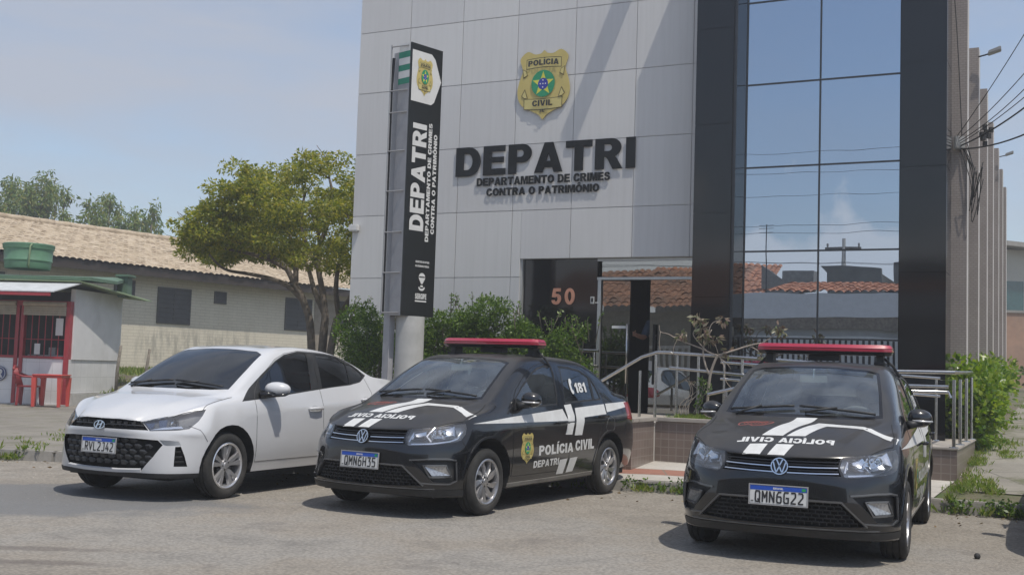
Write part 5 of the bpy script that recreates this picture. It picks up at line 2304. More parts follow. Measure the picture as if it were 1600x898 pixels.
o2 = thing("gable_house", "small gabled house with weathered orange roof across the street", "house", SL(-.55, VA - .6, 0), YF)
m_ = MB()
m_.box(-5.6, -7, 0, 1.5, 0, 3.5)
m_.build("wall", mat('brownish_wall', (.36, .33, .27), .85, vary=.15, stain=(.2, .18, .15), stain_scale=.9, stain_amt=.5), o2)
m_ = MB()
rtiles(m_, -6.0, 1.6, .5, 3.6, -3.4, 5.2)
m_.build("roof", mat('weathered_tiles', (.36, .19, .12), .9, vary=.35, scale=4, stain=(.14, .11, .09), stain_scale=1.1, stain_amt=.7), o2, recalc=False)
m_ = MB()
for i in range(24):
    x = -3.4 + i * .2
    m_.box(x - .04, 1.0, .5, x + .04, 1.05, 2.3)
m_.box(-3.5, .96, .5, 1.4, 1.0, .6)
m_.box(-3.5, .96, 2.2, 1.4, 1.0, 2.3)
m_.build("barred_fence", M_WHITEP, o2)

o3 = thing("roof_house", "house with steep orange gable roof seen beyond the grey-fronted house", "house", SL(-.6, VA - 11, 0), YF)
m_ = MB()
m_.box(.1, -5, 0, 1.7, 0, 4.9)
m_.box(-5, -5, 0, .098, -.3, 4.6)
m_.add([(.1, .01, 4.9), (1.7, .01, 4.9), (.1, .01, 6.0), (.1, -.25, 4.9), (1.7, -.25, 4.9), (.1, -.25, 6.0)], [(0, 1, 2), (3, 5, 4), (0, 2, 5, 3), (1, 4, 5, 2)])
m_.box(1.0, -.9, 4.9, 2.2, -.1, 5.75)
m_.build("wall", mat('bare_plaster', (.33, .31, .28), .9, vary=.2), o3)
m_ = MB()
rtiles(m_, -6, .3, .4, 4.7, -3.2, 6.3)
m_.build("roof", M_ORTILE, o3, recalc=False)
o4 = thing("concrete_house", "flat roofed bare concrete upper storey across the street", "house", SL(3.4, VA - 9, 0), YF)
m_ = MB()
m_.box(-.8, -5, 0, 1.25, 0, 5.45)
m_.box(1.6, -7, 0, 4.6, -.8, 6.0)
m_.add([(-.8, .01, 5.45), (1.25, .01, 5.45), (1.25, -.3, 5.45), (-.8, -.3, 5.45), (-1.1, .01, 5.75), (1.25, .01, 5.68), (1.25, -.3, 5.68), (-1.1, -.3, 5.75)], [(0, 3, 2, 1), (4, 5, 6, 7), (0, 1, 5, 4), (1, 2, 6, 5), (2, 3, 7, 6), (3, 0, 4, 7)])
m_.build("wall", mat('dark_concrete', (.16, .16, .15), .9, vary=.25, scale=1.2), o4)

# utility poles and overhead lines across the street
M_POLE = mat('concrete_pole', (.34, .33, .31), .85, vary=.12)
M_WIRE = mat('black_cable', (.012, .012, .012), .6, vary=0)


def utility_pole(u, v, hgt, lab):
    o = thing("utility_pole", lab, "pole", SL(u, v, 0), YF, "utility poles along the street")
    m_ = MB()
    m_.tube([(0, 0, -.2), (0, 0, hgt)], [.15, .10], 12)
    m_.build("shaft", M_POLE, o, smooth=True)
    m_ = MB()
    m_.box(-.9, -.06, hgt - .5, .9, .06, hgt - .38)
    m_.box(-.5, -.06, hgt - 1.5, .5, .06, hgt - 1.40)
    m_.build("crossarm", mat('crossarm_wood', (.18, .15, .12), .85, vary=.2), o)
    m_ = MB()
    for x in (-.8, 0, .8):
        m_.lathe([(0, .16), (.04, .16), (.05, .08), (.03, .0)], 10, 0, Matrix.Translation((x, 0, hgt - .38)))
    m_.build("insulator", mat('porcelain', (.4, .35, .3), .3, vary=.1), o)
    return o


utility_pole(1.4, -39.9, 8.1, "concrete utility pole with crossarm behind the houses across the street")
rngw = random.Random(11)


def cable(p0, p1, sag, r, lab, group, n=18):
    p0, p1 = Vector(p0), Vector(p1)
    pts = []
    for i in range(n + 1):
        t = i / n
        q = p0.lerp(p1, t)
        q.z -= sag * 4 * t * (1 - t)
        pts.append(q - p0)
    m_ = MB()
    m_.tube(pts, r, 5)
    o = m_.build("overhead_cable", M_WIRE, None, smooth=True, recalc=False)
    o.location = p0
    tag(o, lab, "cable", group)
    return o


for k, (v, z) in enumerate(((-18.2, 8.3), (-18.2, 7.75), (-18.3, 7.2), (-18.4, 6.2), (-18.5, 6.0), (-18.5, 5.3), (-18.6, 5.1))):
    cable(SL(-14, v, z + rngw.uniform(-.1, .1)), SL(34, v, z + rngw.uniform(-.1, .1)), .35 + .1 * (k % 3), .006, "thin overhead line along the far side of the street", "overhead lines mirrored in the glazing", 30)
an = thing("roof_antenna", "thin aerial mast on a roof across the street", "antenna", SL(-.25, VA - 10.8, 4.5), YF)
m_ = MB()
m_.tube([(0, 0, 0), (0, 0, 3.2)], .025, 6)
m_.build("mast", M_DARKALU, an)
m_ = MB()
for z in (2.8, 3.0, 3.15):
    m_.tube([(-.35, 0, z), (.35, 0, z)], .012, 5)
m_.build("element", M_DARKALU, an)

# cables at the right end of the office building
def px_ray(x, y):
    f = 1772.16
    dx, dy = x - 800, y - 449
    cr, sr = math.cos(ROLL), math.sin(ROLL)
    xi, yi = cr * dx + sr * dy, -sr * dx + cr * dy
    return (_r * (xi / f) + _f - _u * (yi / f))


def px_at(x, y, d):
    r_ = px_ray(x, y)
    return Vector((0, 0, CAMH)) + r_ * (d / r_.y)




AN = px_at(1493, 226, 15.9)
tgt = [(1600, 60), (1600, 112), (1600, 128), (1600, 150), (1600, 158), (1600, 192)]


for k, (x, y) in enumerate(tgt):
    e = px_at(x, y, 14.0)
    far = AN + (e - AN) * 2.3
    far.z += .35
    cable(AN + Vector((.01 * k, 0, .03 * (3 - k))), far, .16 + .05 * (k % 3), .006 if k < 4 else .011, ["uppermost thin cable rising steeply from the tiled fin", "second cable from the top leaving the tiled fin", "third cable from the top leaving the tiled fin", "fourth cable down, in the middle of the bundle", "thick black cable low in the bundle", "lowest thick cable leaving the tiled fin"][k], "cables leaving the tiled fin")
# tangled loops hanging on the fin
cbn = thing("cable_tangle", "tangle of black service cables hanging on the tiled fin", "cables", AN)
rs = np.random.RandomState(4)
m_ = MB()
for k in range(7):
    a = px_at(1500 + rs.rand() * 10, 218 + rs.rand() * 16, 15.9)
    b = px_at(1512 + rs.rand() * 16, 300 + rs.rand() * 50, 15.8)
    c = px_at(1524 + rs.rand() * 16, 245 + rs.rand() * 40, 15.7)
    pts = smooth_poly([tuple(a - AN), tuple((a + b) / 2 + Vector((.05, -.05, 0)) - AN), tuple(b - AN), tuple(c - AN)], 6, closed=False)
    m_.tube(pts, .006, 5)
m_.build("cable_loop", M_WIRE, cbn, smooth=True)
m_ = MB()
q = px_at(1500, 222, 15.85) - AN
m_.box(q.x - .08, q.y - .04, q.z - .10, q.x + .06, q.y + .04, q.z + .08)
m_.build("junction_box", mat('box_grey', (.28, .28, .27), .6, vary=.2), cbn, bevel=.01)
cable(px_at(1489, -30, 15.85), px_at(1503, 216, 15.85), -.25, .007, "pale thin cable running down the face of the first tiled fin", "cables leaving the tiled fin")
# cluster of clamps on the bundle
m_ = MB()
q = px_at(1541, 214, 15.2)
rs = np.random.RandomState(8)
for k in range(9):
    c = Vector(rs.normal(0, .045, 3))
    m_.box(c.x - .025, c.y - .02, c.z - .035, c.x + .025, c.y + .02, c.z + .035)
o = m_.build("cable_clamp", M_WIRE, None)
o.location = q
tag(o, "cluster of black clamps on the cable bundle against the sky", "clamp")

# ------------------------------------------------------------------ trees and plants
M_BARK = mat('bark', (.15, .125, .10), .95, vary=.3, scale=9, bump=.6, bscale=18)
M_LEAF_TREE = leaf_mat('tree_leaf', [(.09, .135, .018), (.20, .235, .03), (.31, .315, .045), (.41, .36, .062)], .5, .48)
M_LEAF_BG = leaf_mat('background_leaf', [(.055, .11, .018), (.115, .185, .03), (.18, .24, .042), (.25, .23, .06)], .5, .35)
M_LEAF_SHRUB = leaf_mat('shrub_leaf', [(.03, .07, .011), (.065, .125, .018), (.115, .195, .028), (.18, .265, .042)], .42, .38)
M_LEAF_HEDGE = leaf_mat('hedge_leaf', [(.07, .14, .014), (.14, .235, .022), (.21, .30, .032), (.28, .34, .05)], .32, .4)
M_GRASS = leaf_mat('grass_blade', [(.09, .16, .022), (.15, .23, .03), (.21, .27, .045), (.26, .26, .08)], .6, .45)
M_DRYLEAF = leaf_mat('bronze_leaf', [(.13, .15, .06), (.17, .10, .08), (.28, .25, .18), (.15, .20, .07)], .45, .25)

# yellow-green tree beside the house
TB = Vector((-4.25, 25.0, ground_z(-4.25, 25.0) - .1))
tr_ = thing("broad_tree", "broad yellow-green tree with dark forking trunks beside the grey office building", "tree", TB)
rs = np.random.RandomState(12)
limbs, tips = [], []


def limb(pts, r0, r1):
    P = smooth_poly(pts, 5, closed=False)
    P = [Vector(p) for p in P]
    n = len(P)
    limbs.append((P, [r0 + (r1 - r0) * i / (n - 1) for i in range(n)]))
    return P[-1], (P[-1] - P[-3]).normalized()


def TP(px, py, d=25.0):
    return px_at(px, py, d) - TB


starts = []
b0 = Vector((0, 0, 0))
main = [
    ([b0 + Vector((-.05, 0, 0)), TP(486, 520), TP(474, 470), TP(462, 447), TP(448, 420), TP(428, 402), TP(395, 385, 24.6)], .10, .04),
    ([b0 + Vector((.05, .05, 0)), TP(506, 520), TP(508, 490), TP(503, 450), TP(497, 415), TP(500, 380)], .105, .045),
    ([b0 + Vector((.12, 0, 0)), TP(522, 520), TP(530, 495), TP(545, 470), TP(560, 440), TP(575, 400)], .095, .04),
]
secondary = [
    ([TP(474, 470), TP(452, 448), TP(425, 436), TP(390, 428), TP(350, 420, 24.5), TP(325, 395, 24.3)], .07, .02),
    ([TP(448, 420), TP(420, 405), TP(385, 395), TP(350, 388, 24.5), TP(315, 378, 24.4)], .06, .015),
    ([TP(462, 447), TP(462, 410), TP(455, 375), TP(440, 340)], .07, .03),
    ([TP(497, 415), TP(480, 385, 25.5), TP(470, 350, 26), TP(475, 310, 26)], .07, .03),
    ([TP(508, 490), TP(492, 455, 25.6), TP(482, 420, 26.2), TP(465, 380, 27)], .08, .03),
    ([TP(500, 380), TP(512, 350), TP(520, 310), TP(515, 280)], .06, .025),
    ([TP(530, 495), TP(525, 455, 24.5), TP(530, 410, 24), TP(545, 370, 24)], .07, .03),
    ([TP(428, 402), TP(400, 370, 24.6), TP(380, 340, 24.6), TP(375, 310, 25)], .05, .02),
    ([TP(395, 385, 24.6), TP(360, 355, 24.6), TP(330, 350, 24.6)], .04, .015),
    ([TP(560, 440), TP(585, 410), TP(600, 380)], .05, .02),
]
for pts, a, b in main + secondary:
    e, d = limb([tuple(p) for p in pts], a, b)
    starts.append((e, d, b))
for e, d, r_ in starts:
    for k in range(3):
        nd = (d + Vector(rs.normal(0, .5, 3))).normalized()
        grow(rs, e, nd, .5, max(.012, r_ * .7), 1, limbs, tips, bend=.3, split=(2, 3), spread=.55, shrink=.75, up=.02, segs=4)
limbs_obj("trunk", limbs, M_BARK, tr_)
# layered crown: flattened pads over a dome outlined in the photograph
outline = [(308, 368), (322, 352), (345, 325), (364, 300), (390, 280), (410, 266), (430, 264), (455, 252), (480, 246), (520, 246), (556, 246), (600, 254), (640, 294)]
pads = []
for i in range(640):
    px = rs.uniform(308, 690)
    top = float(np.interp(px, [o_[0] for o_ in outline] + [700], [o_[1] for o_ in outline] + [400]))
    bot = float(np.interp(px, [270, 300, 340, 380, 430, 480, 530, 600, 690], [398, 394, 385, 387, 397, 412, 428, 428, 415]))
    f_ = rs.rand() ** .85
    py_ = top + (bot - top) * f_ * .93 + 15
    half = 2.7 * math.sqrt(max(.05, 1 - ((px - 490) / 240.0) ** 2))
    d = 25.0 + rs.uniform(-1, 1) * half
    # the dome is hollow low down
    if f_ > .45 and abs(d - 25) < half * .45 and rs.rand() < .55:
        continue
    c = px_at(px, py_, 25.0) - TB
    c.y += d - 25.0
    pads.append((c, rs.uniform(.14, .36)))
P, D = clump_points(rs, [tuple(c) for c, r in pads], [r for c, r in pads], 1900, .3, .45)
leaves("crown", P, D * np.array([1, 1, .5]) + np.array([0, 0, .15]), .085, .042, M_LEAF_TREE, tr_, 3, .5)

# trees behind the long house
for k, (blobs, lab) in enumerate((
    ([(8, 318, 26), (22, 300, 18), (30, 330, 22), (0, 335, 22)], "dark green tree at the far left behind the tiled roof"),
    ([(55, 300, 17), (50, 320, 20), (74, 290, 17), (75, 312, 18), (90, 305, 12), (104, 308, 13), (70, 335, 20), (100, 345, 14), (40, 340, 16)], "tree with upright leafy plumes behind the ridge of the tiled roof"),
    ([(140, 325, 12), (148, 340, 16), (165, 330, 18), (172, 320, 12), (185, 338, 14), (135, 352, 14), (160, 352, 18), (190, 355, 14)], "low bushy tree in the middle behind the tiled roof"),
    ([(210, 345, 14), (215, 335, 9), (225, 360, 16), (240, 332, 11), (236, 350, 14), (248, 366, 10), (205, 362, 14)], "rightmost plumed tree behind the tiled roof"))):
    d0 = 57.0
    base = px_at(sum(b[0] for b in blobs) / len(blobs), 420, d0)
    gz = ground_z(base.x, base.y) - .3
    o = thing("background_tree", lab, "tree", (base.x, base.y, gz), 0, "trees behind the tiled roof")
    rs2 = np.random.RandomState(30 + k)
    lb_, cs, rr = [], [], []
    B0 = Vector((0, 0, 0))
    fork = Vector((0, 0, 4.6))
    lb_.append(([B0, fork * .5 + Vector((.1, 0, 0)), fork], [.25, .2, .16]))
    for (x, y, r_) in blobs:
        c = px_at(x, y, d0 + rs2.uniform(-1.5, 1.5)) - o.location
        R_ = r_ * d0 / 1772
        lb_.append(([fork, fork.lerp(c, .5) + Vector((0, 0, -.2)), c], [.09, .06, .03]))
        for q in range(3):
            cs.append(tuple(c + Vector((rs2.normal(0, R_ * .2), 0, R_ * (.5 + .45 * q)))))
            rr.append(R_ * (.5 - .12 * q))
        for q in range(5):
            cc2 = c + Vector(rs2.normal(0, R_ * .42, 3))
            cs.append(tuple(cc2))
            rr.append(R_ * rs2.uniform(.45, .7))
    limbs_obj("trunk", lb_, M_BARK, o)
    P, D = clump_points(rs2, cs, rr, 480, .35, 1.5)
    leaves("crown", P, D * .5 + np.array([0, 0, -.35]), .26, .08, M_LEAF_BG, o, 40 + k, .6, jit=.35)


# shrubs under the panelled wall
def shrub(name, lab, blobs, m, seed, per, ll, lw, group, sprigs=0, v_mid=-1.0, base=None, jit=.5):
    rs3 = np.random.RandomState(seed)
    C = [SL(u, v, z) for u, v, z, r_ in blobs]
    cen = sum(C, Vector()) / len(C)
    o = thing(name, lab, "shrub", (cen.x, cen.y, base if base is not None else .7), 0, group)
    cs, rr, lb_ = [], [], []
    for c, (u, v, z, r_) in zip(C, blobs):
        q = c - o.location
        lb_.append(([Vector((q.x * .7, q.y * .7, -.1)), Vector((q.x * .85, q.y * .85, q.z * .5)), q], [.03, .022, .01]))
        for k in range(7):
            d = Vector(rs3.normal(0, 1, 3)).normalized() * r_ * rs3.uniform(.3, .85)
            cs.append(tuple(q + d))
            rr.append(r_ * rs3.uniform(.32, .55))
    P, D = clump_points(rs3, cs, rr, per, .3, 1.0)
    Ps, Ds = [P], [D * .8 + np.array([0, 0, .25])]
    for k in range(sprigs):
        c, (u, v, z, r_) = (lambda i: (C[i], blobs[i]))(rs3.randint(len(C)))
        q = c - o.location + Vector((rs3.normal(0, r_ * .5), rs3.normal(0, r_ * .5), r_ * .75))
        d = Vector((rs3.normal(0, .22), rs3.normal(0, .22), 1)).normalized()
        ln = rs3.uniform(.10, .27)
        lb_.append(([q - d * .2, q + d * ln * .6, q + d * ln], [.008, .006, .003]))
        n = int(ln * 90)
        t = rs3.rand(n)[:, None]
        Ps.append(np.array(q) + np.array(d) * ln * t + rs3.normal(0, .012, (n, 3)))
        Dd = rs3.normal(0, .7, (n, 3)) + np.array(d) * .7
        Ds.append(Dd)
    limbs_obj("stem", lb_, M_BARK, o)
    leaves("foliage", np.concatenate(Ps), np.concatenate(Ds), ll, lw, m, o, seed, .25, jit=jit)
    return o


SG = "leafy shrubs under the panelled wall"
shrub("leafy_shrub", "green leafy shrub left of the pylon sign", [(.75, -1.0, 1.9, .34), (1.05, -1.05, 1.55, .42), (.65, -.9, 1.45, .36), (1.40, -1.1, 1.95, .38), (1.45, -1.2, 1.40, .45), (.85, -1, 1.0, .45), (1.5, -1.0, .95, .45), (1.85, -1.05, 1.75, .4), (2.1, -1.0, 1.3, .42)], M_LEAF_SHRUB, 51, 11000, .048, .024, SG, 26)
shrub("leafy_shrub", "dense green shrub right of the pylon sign", [(2.15, -1.0, 1.85, .38), (2.25, -1.05, 1.40, .45), (2.2, -1.0, 1.0, .42), (2.75, -1.0, 2.02, .30), (3.75, -1.0, 1.80, .36), (2.45, -1.0, 1.90, .36), (2.55, -1.0, 1.45, .42), (2.95, -1.05, 1.85, .40), (3.05, -1.1, 1.40, .45), (3.35, -1.0, 1.95, .42), (3.50, -1.1, 1.45, .45), (2.7, -1.0, 1.0, .45), (3.3, -1.05, .95, .45)], M_LEAF_SHRUB, 52, 11000, .048, .024, SG, 40)
shrub("leafy_shrub", "lighter loose shrub under the number 50", [(3.85, -1.0, 1.72, .38), (4.0, -1.05, 1.35, .42), (4.3, -1.0, 1.62, .36), (4.40, -1.05, 1.25, .40), (4.65, -1.0, 1.50, .30), (4.70, -.95, 1.15, .28), (4.1, -1, 1.0, .4), (4.75, -.9, 1.82, .16), (4.5, -1.05, 1.80, .22)], M_LEAF_SHRUB, 53, 10000, .048, .024, SG, 26)

# bright hedge along the fins
rs4 = np.random.RandomState(61)
hb = []
for i in range(46):
    t = rs4.rand() ** 1.5
    v = .35 + t * 6.5
    gz = ground_z(*suv(10.0, v))
    hb.append((rs4.uniform(9.70, 10.08), v, gz + rs4.uniform(.28, .98), rs4.uniform(.26, .36)))
for i in range(16):
    gz = ground_z(*suv(10.0, .4))
    uu = rs4.uniform(9.62, 10.06)
    hb.append((uu, rs4.uniform(.28, .6), gz + rs4.uniform(.28, 1.0 - (uu - 9.7) * .5), rs4.uniform(.24, .32)))
shrub("bright_hedge", "bright yellow-green glossy hedge along the tiled fins", hb, M_LEAF_HEDGE, 62, 1500, .095, .056, None, 3, base=.4)
fo = MB()
q = px_at(1503, 599, 15.6)
for k in range(6):
    a = 2 * PI * k / 6
    c, s_ = math.cos(a), math.sin(a)
    fo.add([(0, 0, 0), (.035 * c - .02 * s_, -.02, .035 * s_ + .02 * c), (.065 * c, -.035, .065 * s_), (.035 * c + .02 * s_, -.02, .035 * s_ - .02 * c)], [(0, 1, 2, 3)])
o = fo.build("red_flower", mat('red_petal', (.55, .03, .05), .5, vary=.1), None, recalc=False)
o.location = q
tag(o, "single red flower in the hedge behind the corner handrail", "flower")
shrub("small_bush", "small dark green bush at the far end of the path by the orange wall", [(0, 0, 0, .3)], M_LEAF_SHRUB, 63, 900, .10, .05, None, 6)
sb_ = bpy.data.objects["small_bush"]
q = px_at(1612, 590, 38)
sb_.location = (q.x, q.y, ground_z(q.x, q.y) + 1.6)
for c in sb_.children:
    c.scale = (2.6, 2.6, 2.2)

# sapling with bare branches in the planter
SB = SL(6.84, -1.75, .70)
sp_ = thing("bare_sapling", "spindly sapling with bronze leaf clusters standing in the planter bed", "small tree", SB)


def SPX(x, y, v=-1.75):
    r_ = px_ray(x, y)
    n_ = Vector((-math.sin(YF), math.cos(YF), 0))
    p0 = SL(0, v, 0)
    o_ = Vector((0, 0, CAMH))
    return o_ + r_ * ((p0 - o_).dot(n_) / r_.dot(n_)) - SB


lb_ = []
for pts, a, b in (
    ([(1103, 655), (1106, 620), (1110, 585), (1118, 562), (1122, 555)], .022, .016),
    ([(1108, 585), (1101, 565), (1099, 545), (1104, 530), (1112, 515)], .014, .008),
    ([(1122, 555), (1112, 552), (1098, 545), (1080, 538), (1064, 532), (1058, 530)], .012, .006),
    ([(1122, 555), (1145, 548), (1170, 540), (1190, 536), (1200, 538)], .014, .007),
    ([(1170, 540), (1185, 548), (1190, 556)], .007, .004),
    ([(1190, 536), (1205, 527), (1212, 522)], .007, .004),
    ([(1104, 548), (1092, 535), (1083, 522), (1088, 512), (1096, 505)], .009, .005),
    ([(1104, 530), (1110, 510), (1116, 503), (1126, 500)], .008, .004),
    ([(1110, 532), (1118, 540), (1122, 552)], .007, .005),
    ([(1058, 530), (1045, 522), (1032, 518), (1030, 508)], .007, .003),
    ([(1058, 530), (1052, 545), (1053, 556)], .006, .003),
    ([(1032, 518), (1030, 535), (1032, 548)], .005, .003),
    ([(1124, 556), (1132, 575), (1133, 592), (1142, 605), (1150, 607)], .007, .003),
    ([(1126, 560), (1136, 568), (1142, 576)], .006, .003),
):
    P_ = [Vector(p) for p in smooth_poly([tuple(SPX(x, y)) for x, y in pts], 4, closed=False)]
    lb_.append((P_, [a + (b - a) * i / (len(P_) - 1) for i in range(len(P_))]))
limbs_obj("trunk", lb_, mat('pale_bark', (.34, .29, .24), .9, vary=.2, scale=20), sp_)
rs5 = np.random.RandomState(71)
P_, D_ = [], []
for (x, y, n) in ((1086, 498, 26), (1094, 500, 20), (1130, 500, 24), (1100, 525, 36), (1108, 530, 30), (1120, 528, 16), (1063, 525, 20), (1098, 515, 24), (1137, 550, 16), (1215, 512, 30), (1222, 520, 18), (1193, 556, 22), (1205, 555, 12), (1070, 520, 12)):
    c = SPX(x, y, -1.75)
    for k in range(n):
        d = rs5.normal(0, 1, 3)
        d /= np.linalg.norm(d)
        P_.append(np.array(c) + d * .035)
        D_.append(d * .8 + np.array([0, 0, -.45]))
leaves("leaf_cluster", P_, D_, .085, .036, M_DRYLEAF, sp_, 72, .3, jit=.3)
# dry stems and a small green plant in the planter
for (xs_, lab, m, nm) in (([(1070, 648), (1075, 630), (1086, 610), (1080, 595)], "thin dry twigs standing in the planter grass", M_DRYLEAF, "dry_twigs"), ([(1088, 645), (1092, 625), (1098, 605), (1096, 592)], "small leafy plant beside the sapling in the planter", M_LEAF_SHRUB, "small_plant")):
    B_ = SB + SPX(xs_[0][0], xs_[0][1] + 6, -1.9)
    o = thing(nm, lab, "plant", B_)
    lb_ = []
    P_, D_ = [], []
    for k in range(5):
        pts = [SB + SPX(x + rs5.normal(0, 3 + 2 * i), y, -1.9) - B_ for i, (x, y) in enumerate(xs_)]
        P3 = [Vector(p) for p in smooth_poly([tuple(p) for p in pts], 4, closed=False)]
        lb_.append((P3, [.006 - .004 * i / (len(P3) - 1) for i in range(len(P3))]))
        if nm == "small_plant":
            for q in P3[2::1]:
                for j in range(3):
                    P_.append(np.array(q))
                    D_.append(rs5.normal(0, 1, 3))
        else:
            for q in P3[-2:]:
                P_.append(np.array(q))
                D_.append(rs5.normal(0, 1, 3))
    limbs_obj("stem", lb_, MATS['pale_bark'], o)
    leaves("leaf", P_, D_, .05, .022, m, o, 75, .3)


# ------------------------------------------------------------------ grass and weeds
def blades(name, spots, m, seed, hgt, wid, kind='stuff'):
    """spots: (x, y, z, radius, count)"""
    rs6 = np.random.RandomState(seed)
    P, D, L = [], [], []
    for (x, y, z, r_, n) in spots:
        a = rs6.rand(n) * 2 * PI
        q = r_ * np.sqrt(rs6.rand(n))
        P.append(np.stack([x + q * np.cos(a), y + q * np.sin(a), np.full(n, z)], 1))
        D.append(np.stack([rs6.normal(0, .45, n), rs6.normal(0, .45, n), np.ones(n)], 1))
    return leaves(name, np.concatenate(P), np.concatenate(D), hgt, wid, m, None, seed, .2, kind=kind, jit=.15)


rs7 = np.random.RandomState(81)
sp1 = []
for k in range(170):
    u, v = rs7.uniform(6.5, 8.4), rs7.uniform(-2.30, -1.5)
    p = SL(u, v, .70)
    sp1.append((p.x, p.y, p.z, .10, 26))
blades("planter_grass", sp1, M_GRASS, 82, .095, .014)
sp2 = []


def kerb_tuft(px, n, r_=.12):
    pass


for (a, b, dens) in ((-6.9, -5.6, 12), (.55, 2.3, 11), (4.35, 6.4, 26), (-12, -7, 22)):
    for k in range(dens):
        x = rs7.uniform(a, b)
        y = kerb_y(x) + rs7.normal(-.03, .07)
        sp2.append((x, y, .01 if y < kerb_y(x) else .12, rs7.uniform(.04, .12), int(rs7.uniform(10, 34))))
blades("kerb_weeds", sp2, M_GRASS, 83, .10, .020)
# broad-leaved weeds
P_, D_ = [], []
for (a, b, dens) in ((.8, 2.2, 9), (4.45, 6.2, 34), (-6.9, -5.7, 5)):
    for k in range(dens):
        x = rs7.uniform(a, b)
        y = kerb_y(x) + rs7.normal(-.02, .06)
        hh = rs7.uniform(.04, .17)
        for j in range(int(16 + hh * 160)):
            z = hh * rs7.rand()
            P_.append((x + rs7.normal(0, .035 + z * .25), y + rs7.normal(0, .035 + z * .2), z + .02))
            D_.append(rs7.normal(0, 1, 3) + np.array([0, 0, .5]))
leaves("kerb_weed_leaves", P_, D_, .045, .026, M_LEAF_SHRUB, None, 84, .2, kind='stuff')
# grass on the path at the right and the lawn before the house
sp3 = []
for k in range(430):
    v = -3.3 + 22 * rs7.rand() ** 1.6
    u = rs7.uniform(9.98, 12.6)
    if v < 2 and rs7.rand() < .35:
        u = rs7.uniform(10.0, 10.4)
    p = SL(u, v)
    nz = math.sin(u * 3.1 + v * 1.3) + math.sin(v * 2.7 - u) + rs7.normal(0, .5)
    if nz < .55 and u > 10.15:
        continue
    sp3.append((p.x, p.y, ground_z(p.x, p.y) + .0, rs7.uniform(.06, .2), int(rs7.uniform(12, 40))))
blades("path_grass", sp3, M_GRASS, 85, .075, .013)
sp4 = []
for k in range(700):
    x, y = rs7.uniform(-14, -4), rs7.uniform(28, 42)
    sp4.append((x, y, ground_z(x, y) - .01, .35, 16))
blades("lawn_grass", sp4, M_GRASS, 86, .16, .03)
sp5 = []
for k in range(16):
    x, y = rs7.uniform(-6.9, -5.6), rs7.uniform(14.2, 18.5)
    sp5.append((x, y, ground_z(x, y), rs7.uniform(.08, .2), 22))
blades("pavement_weeds", sp5, M_GRASS, 87, .06, .014)
# dry leaves and bits of litter blown against the kerb
P_, D_ = [], []
for k in range(230):
    x = rs7.uniform(-6.8, 6)
    P_.append((x, kerb_y(x) - abs(rs7.normal(0, .55)) - .03, .006))
    D_.append((rs7.normal(0, 1), rs7.normal(0, 1), .05))
leaves("dry_leaves", P_, D_, .045, .022, leaf_mat('dead_leaf', [(.10, .065, .03), (.20, .14, .07), (.30, .25, .17)], .8, .1), None, 88, .0, kind='stuff', jit=.05)
# loose gravel along the kerb
gv = MB()
for k in range(900):
    x = rs7.uniform(-7, 6)
    y = kerb_y(x) - abs(rs7.normal(0, 1.0)) - .02
    r_ = rs7.uniform(.004, .013)
    c = [(math.cos(2 * PI * i / 5) * r_, math.sin(2 * PI * i / 5) * r_) for i in range(5)]
    gv.add([(x + a, y + b, 0) for a, b in c] + [(x, y, r_ * .9)], [(i, (i + 1) % 5, 5) for i in range(5)])
gv.build("gravel", mat('gravel_grey', (.30, .28, .25), .9, vary=.35, scale=3), kind='stuff', recalc=False)
# dark round stone at lower right
m_ = MB()
m_.lathe([(0, .0), (.018, .003), (.024, .018), (.021, .033), (.012, .042), (0, .044)], 12)
o = m_.build("stone", mat('dark_stone', (.03, .03, .03), .7, vary=.2), None, smooth=True)
q = px_at(1527, 872, 8.62)
o.location = (q.x, q.y, 0)
tag(o, "small dark round stone lying on the asphalt near the right edge", "stone")

# ------------------------------------------------------------------ black police sedan
mat('disc_steel', (.25, .25, .25), .4, 1.0, vary=.1)
mat('tyre_rubber', (.022, .022, .021), .85, vary=.25, scale=9, stain=(.10, .09, .08), stain_scale=5, stain_amt=.35)
mat('car_plastic', (.016, .017, .018), .55, vary=.15, scale=12, stain=(.09, .085, .08), stain_scale=7, stain_amt=.25)
mat('car_black_gloss', (.01, .01, .011), .12, vary=0)
mat('chrome', (.75, .76, .78), .10, 1.0, vary=.04)
mat('chrome_dull', (.55, .56, .57), .28, 1.0, vary=.08)
mat('well_dark', (.008, .008, .008), .9, vary=.1)
mat('shut_line', (.004, .004, .004), .8, vary=0)
mat('decal_white', (.62, .63, .62), .38, vary=.07, scale=14, stain=(.42, .40, .37), stain_scale=4, stain_amt=.3)
mat('decal_red', (.30, .085, .07), .6, vary=.2, scale=30)
mat('dust_grey', (.27, .25, .22), .8, vary=.25, scale=9)
glass_mat('headlight_lens', (.92, .94, .95), 1.5, extra=.05, haze=.05, hazecol=(.6, .62, .65))
glass_mat('car_glass', (.78, .86, .84), 1.52, gcol=(.9, .95, 1), haze=.08, hazecol=(.50, .56, .58), extra=.10)
glass_mat('car_glass_dark', (.20, .24, .25), 1.52, gcol=(.85, .92, 1), haze=.05, hazecol=(.4, .45, .48), extra=.07)
mat('lamp_reflector', (.82, .83, .85), .12, 1.0, vary=.05, scale=30)
mat('lamp_inner', (.42, .43, .45), .3, .5, vary=.15, scale=25)
mat('red_lens', (.36, .016, .045), .25, vary=.08, coat=1.0)
mat('tail_red', (.32, .01, .01), .15, vary=.05, coat=1.0)
mat('seat_cloth', (.10, .102, .108), .9, vary=.2)
mat('dash_plastic', (.15, .15, .152), .6, vary=.1)
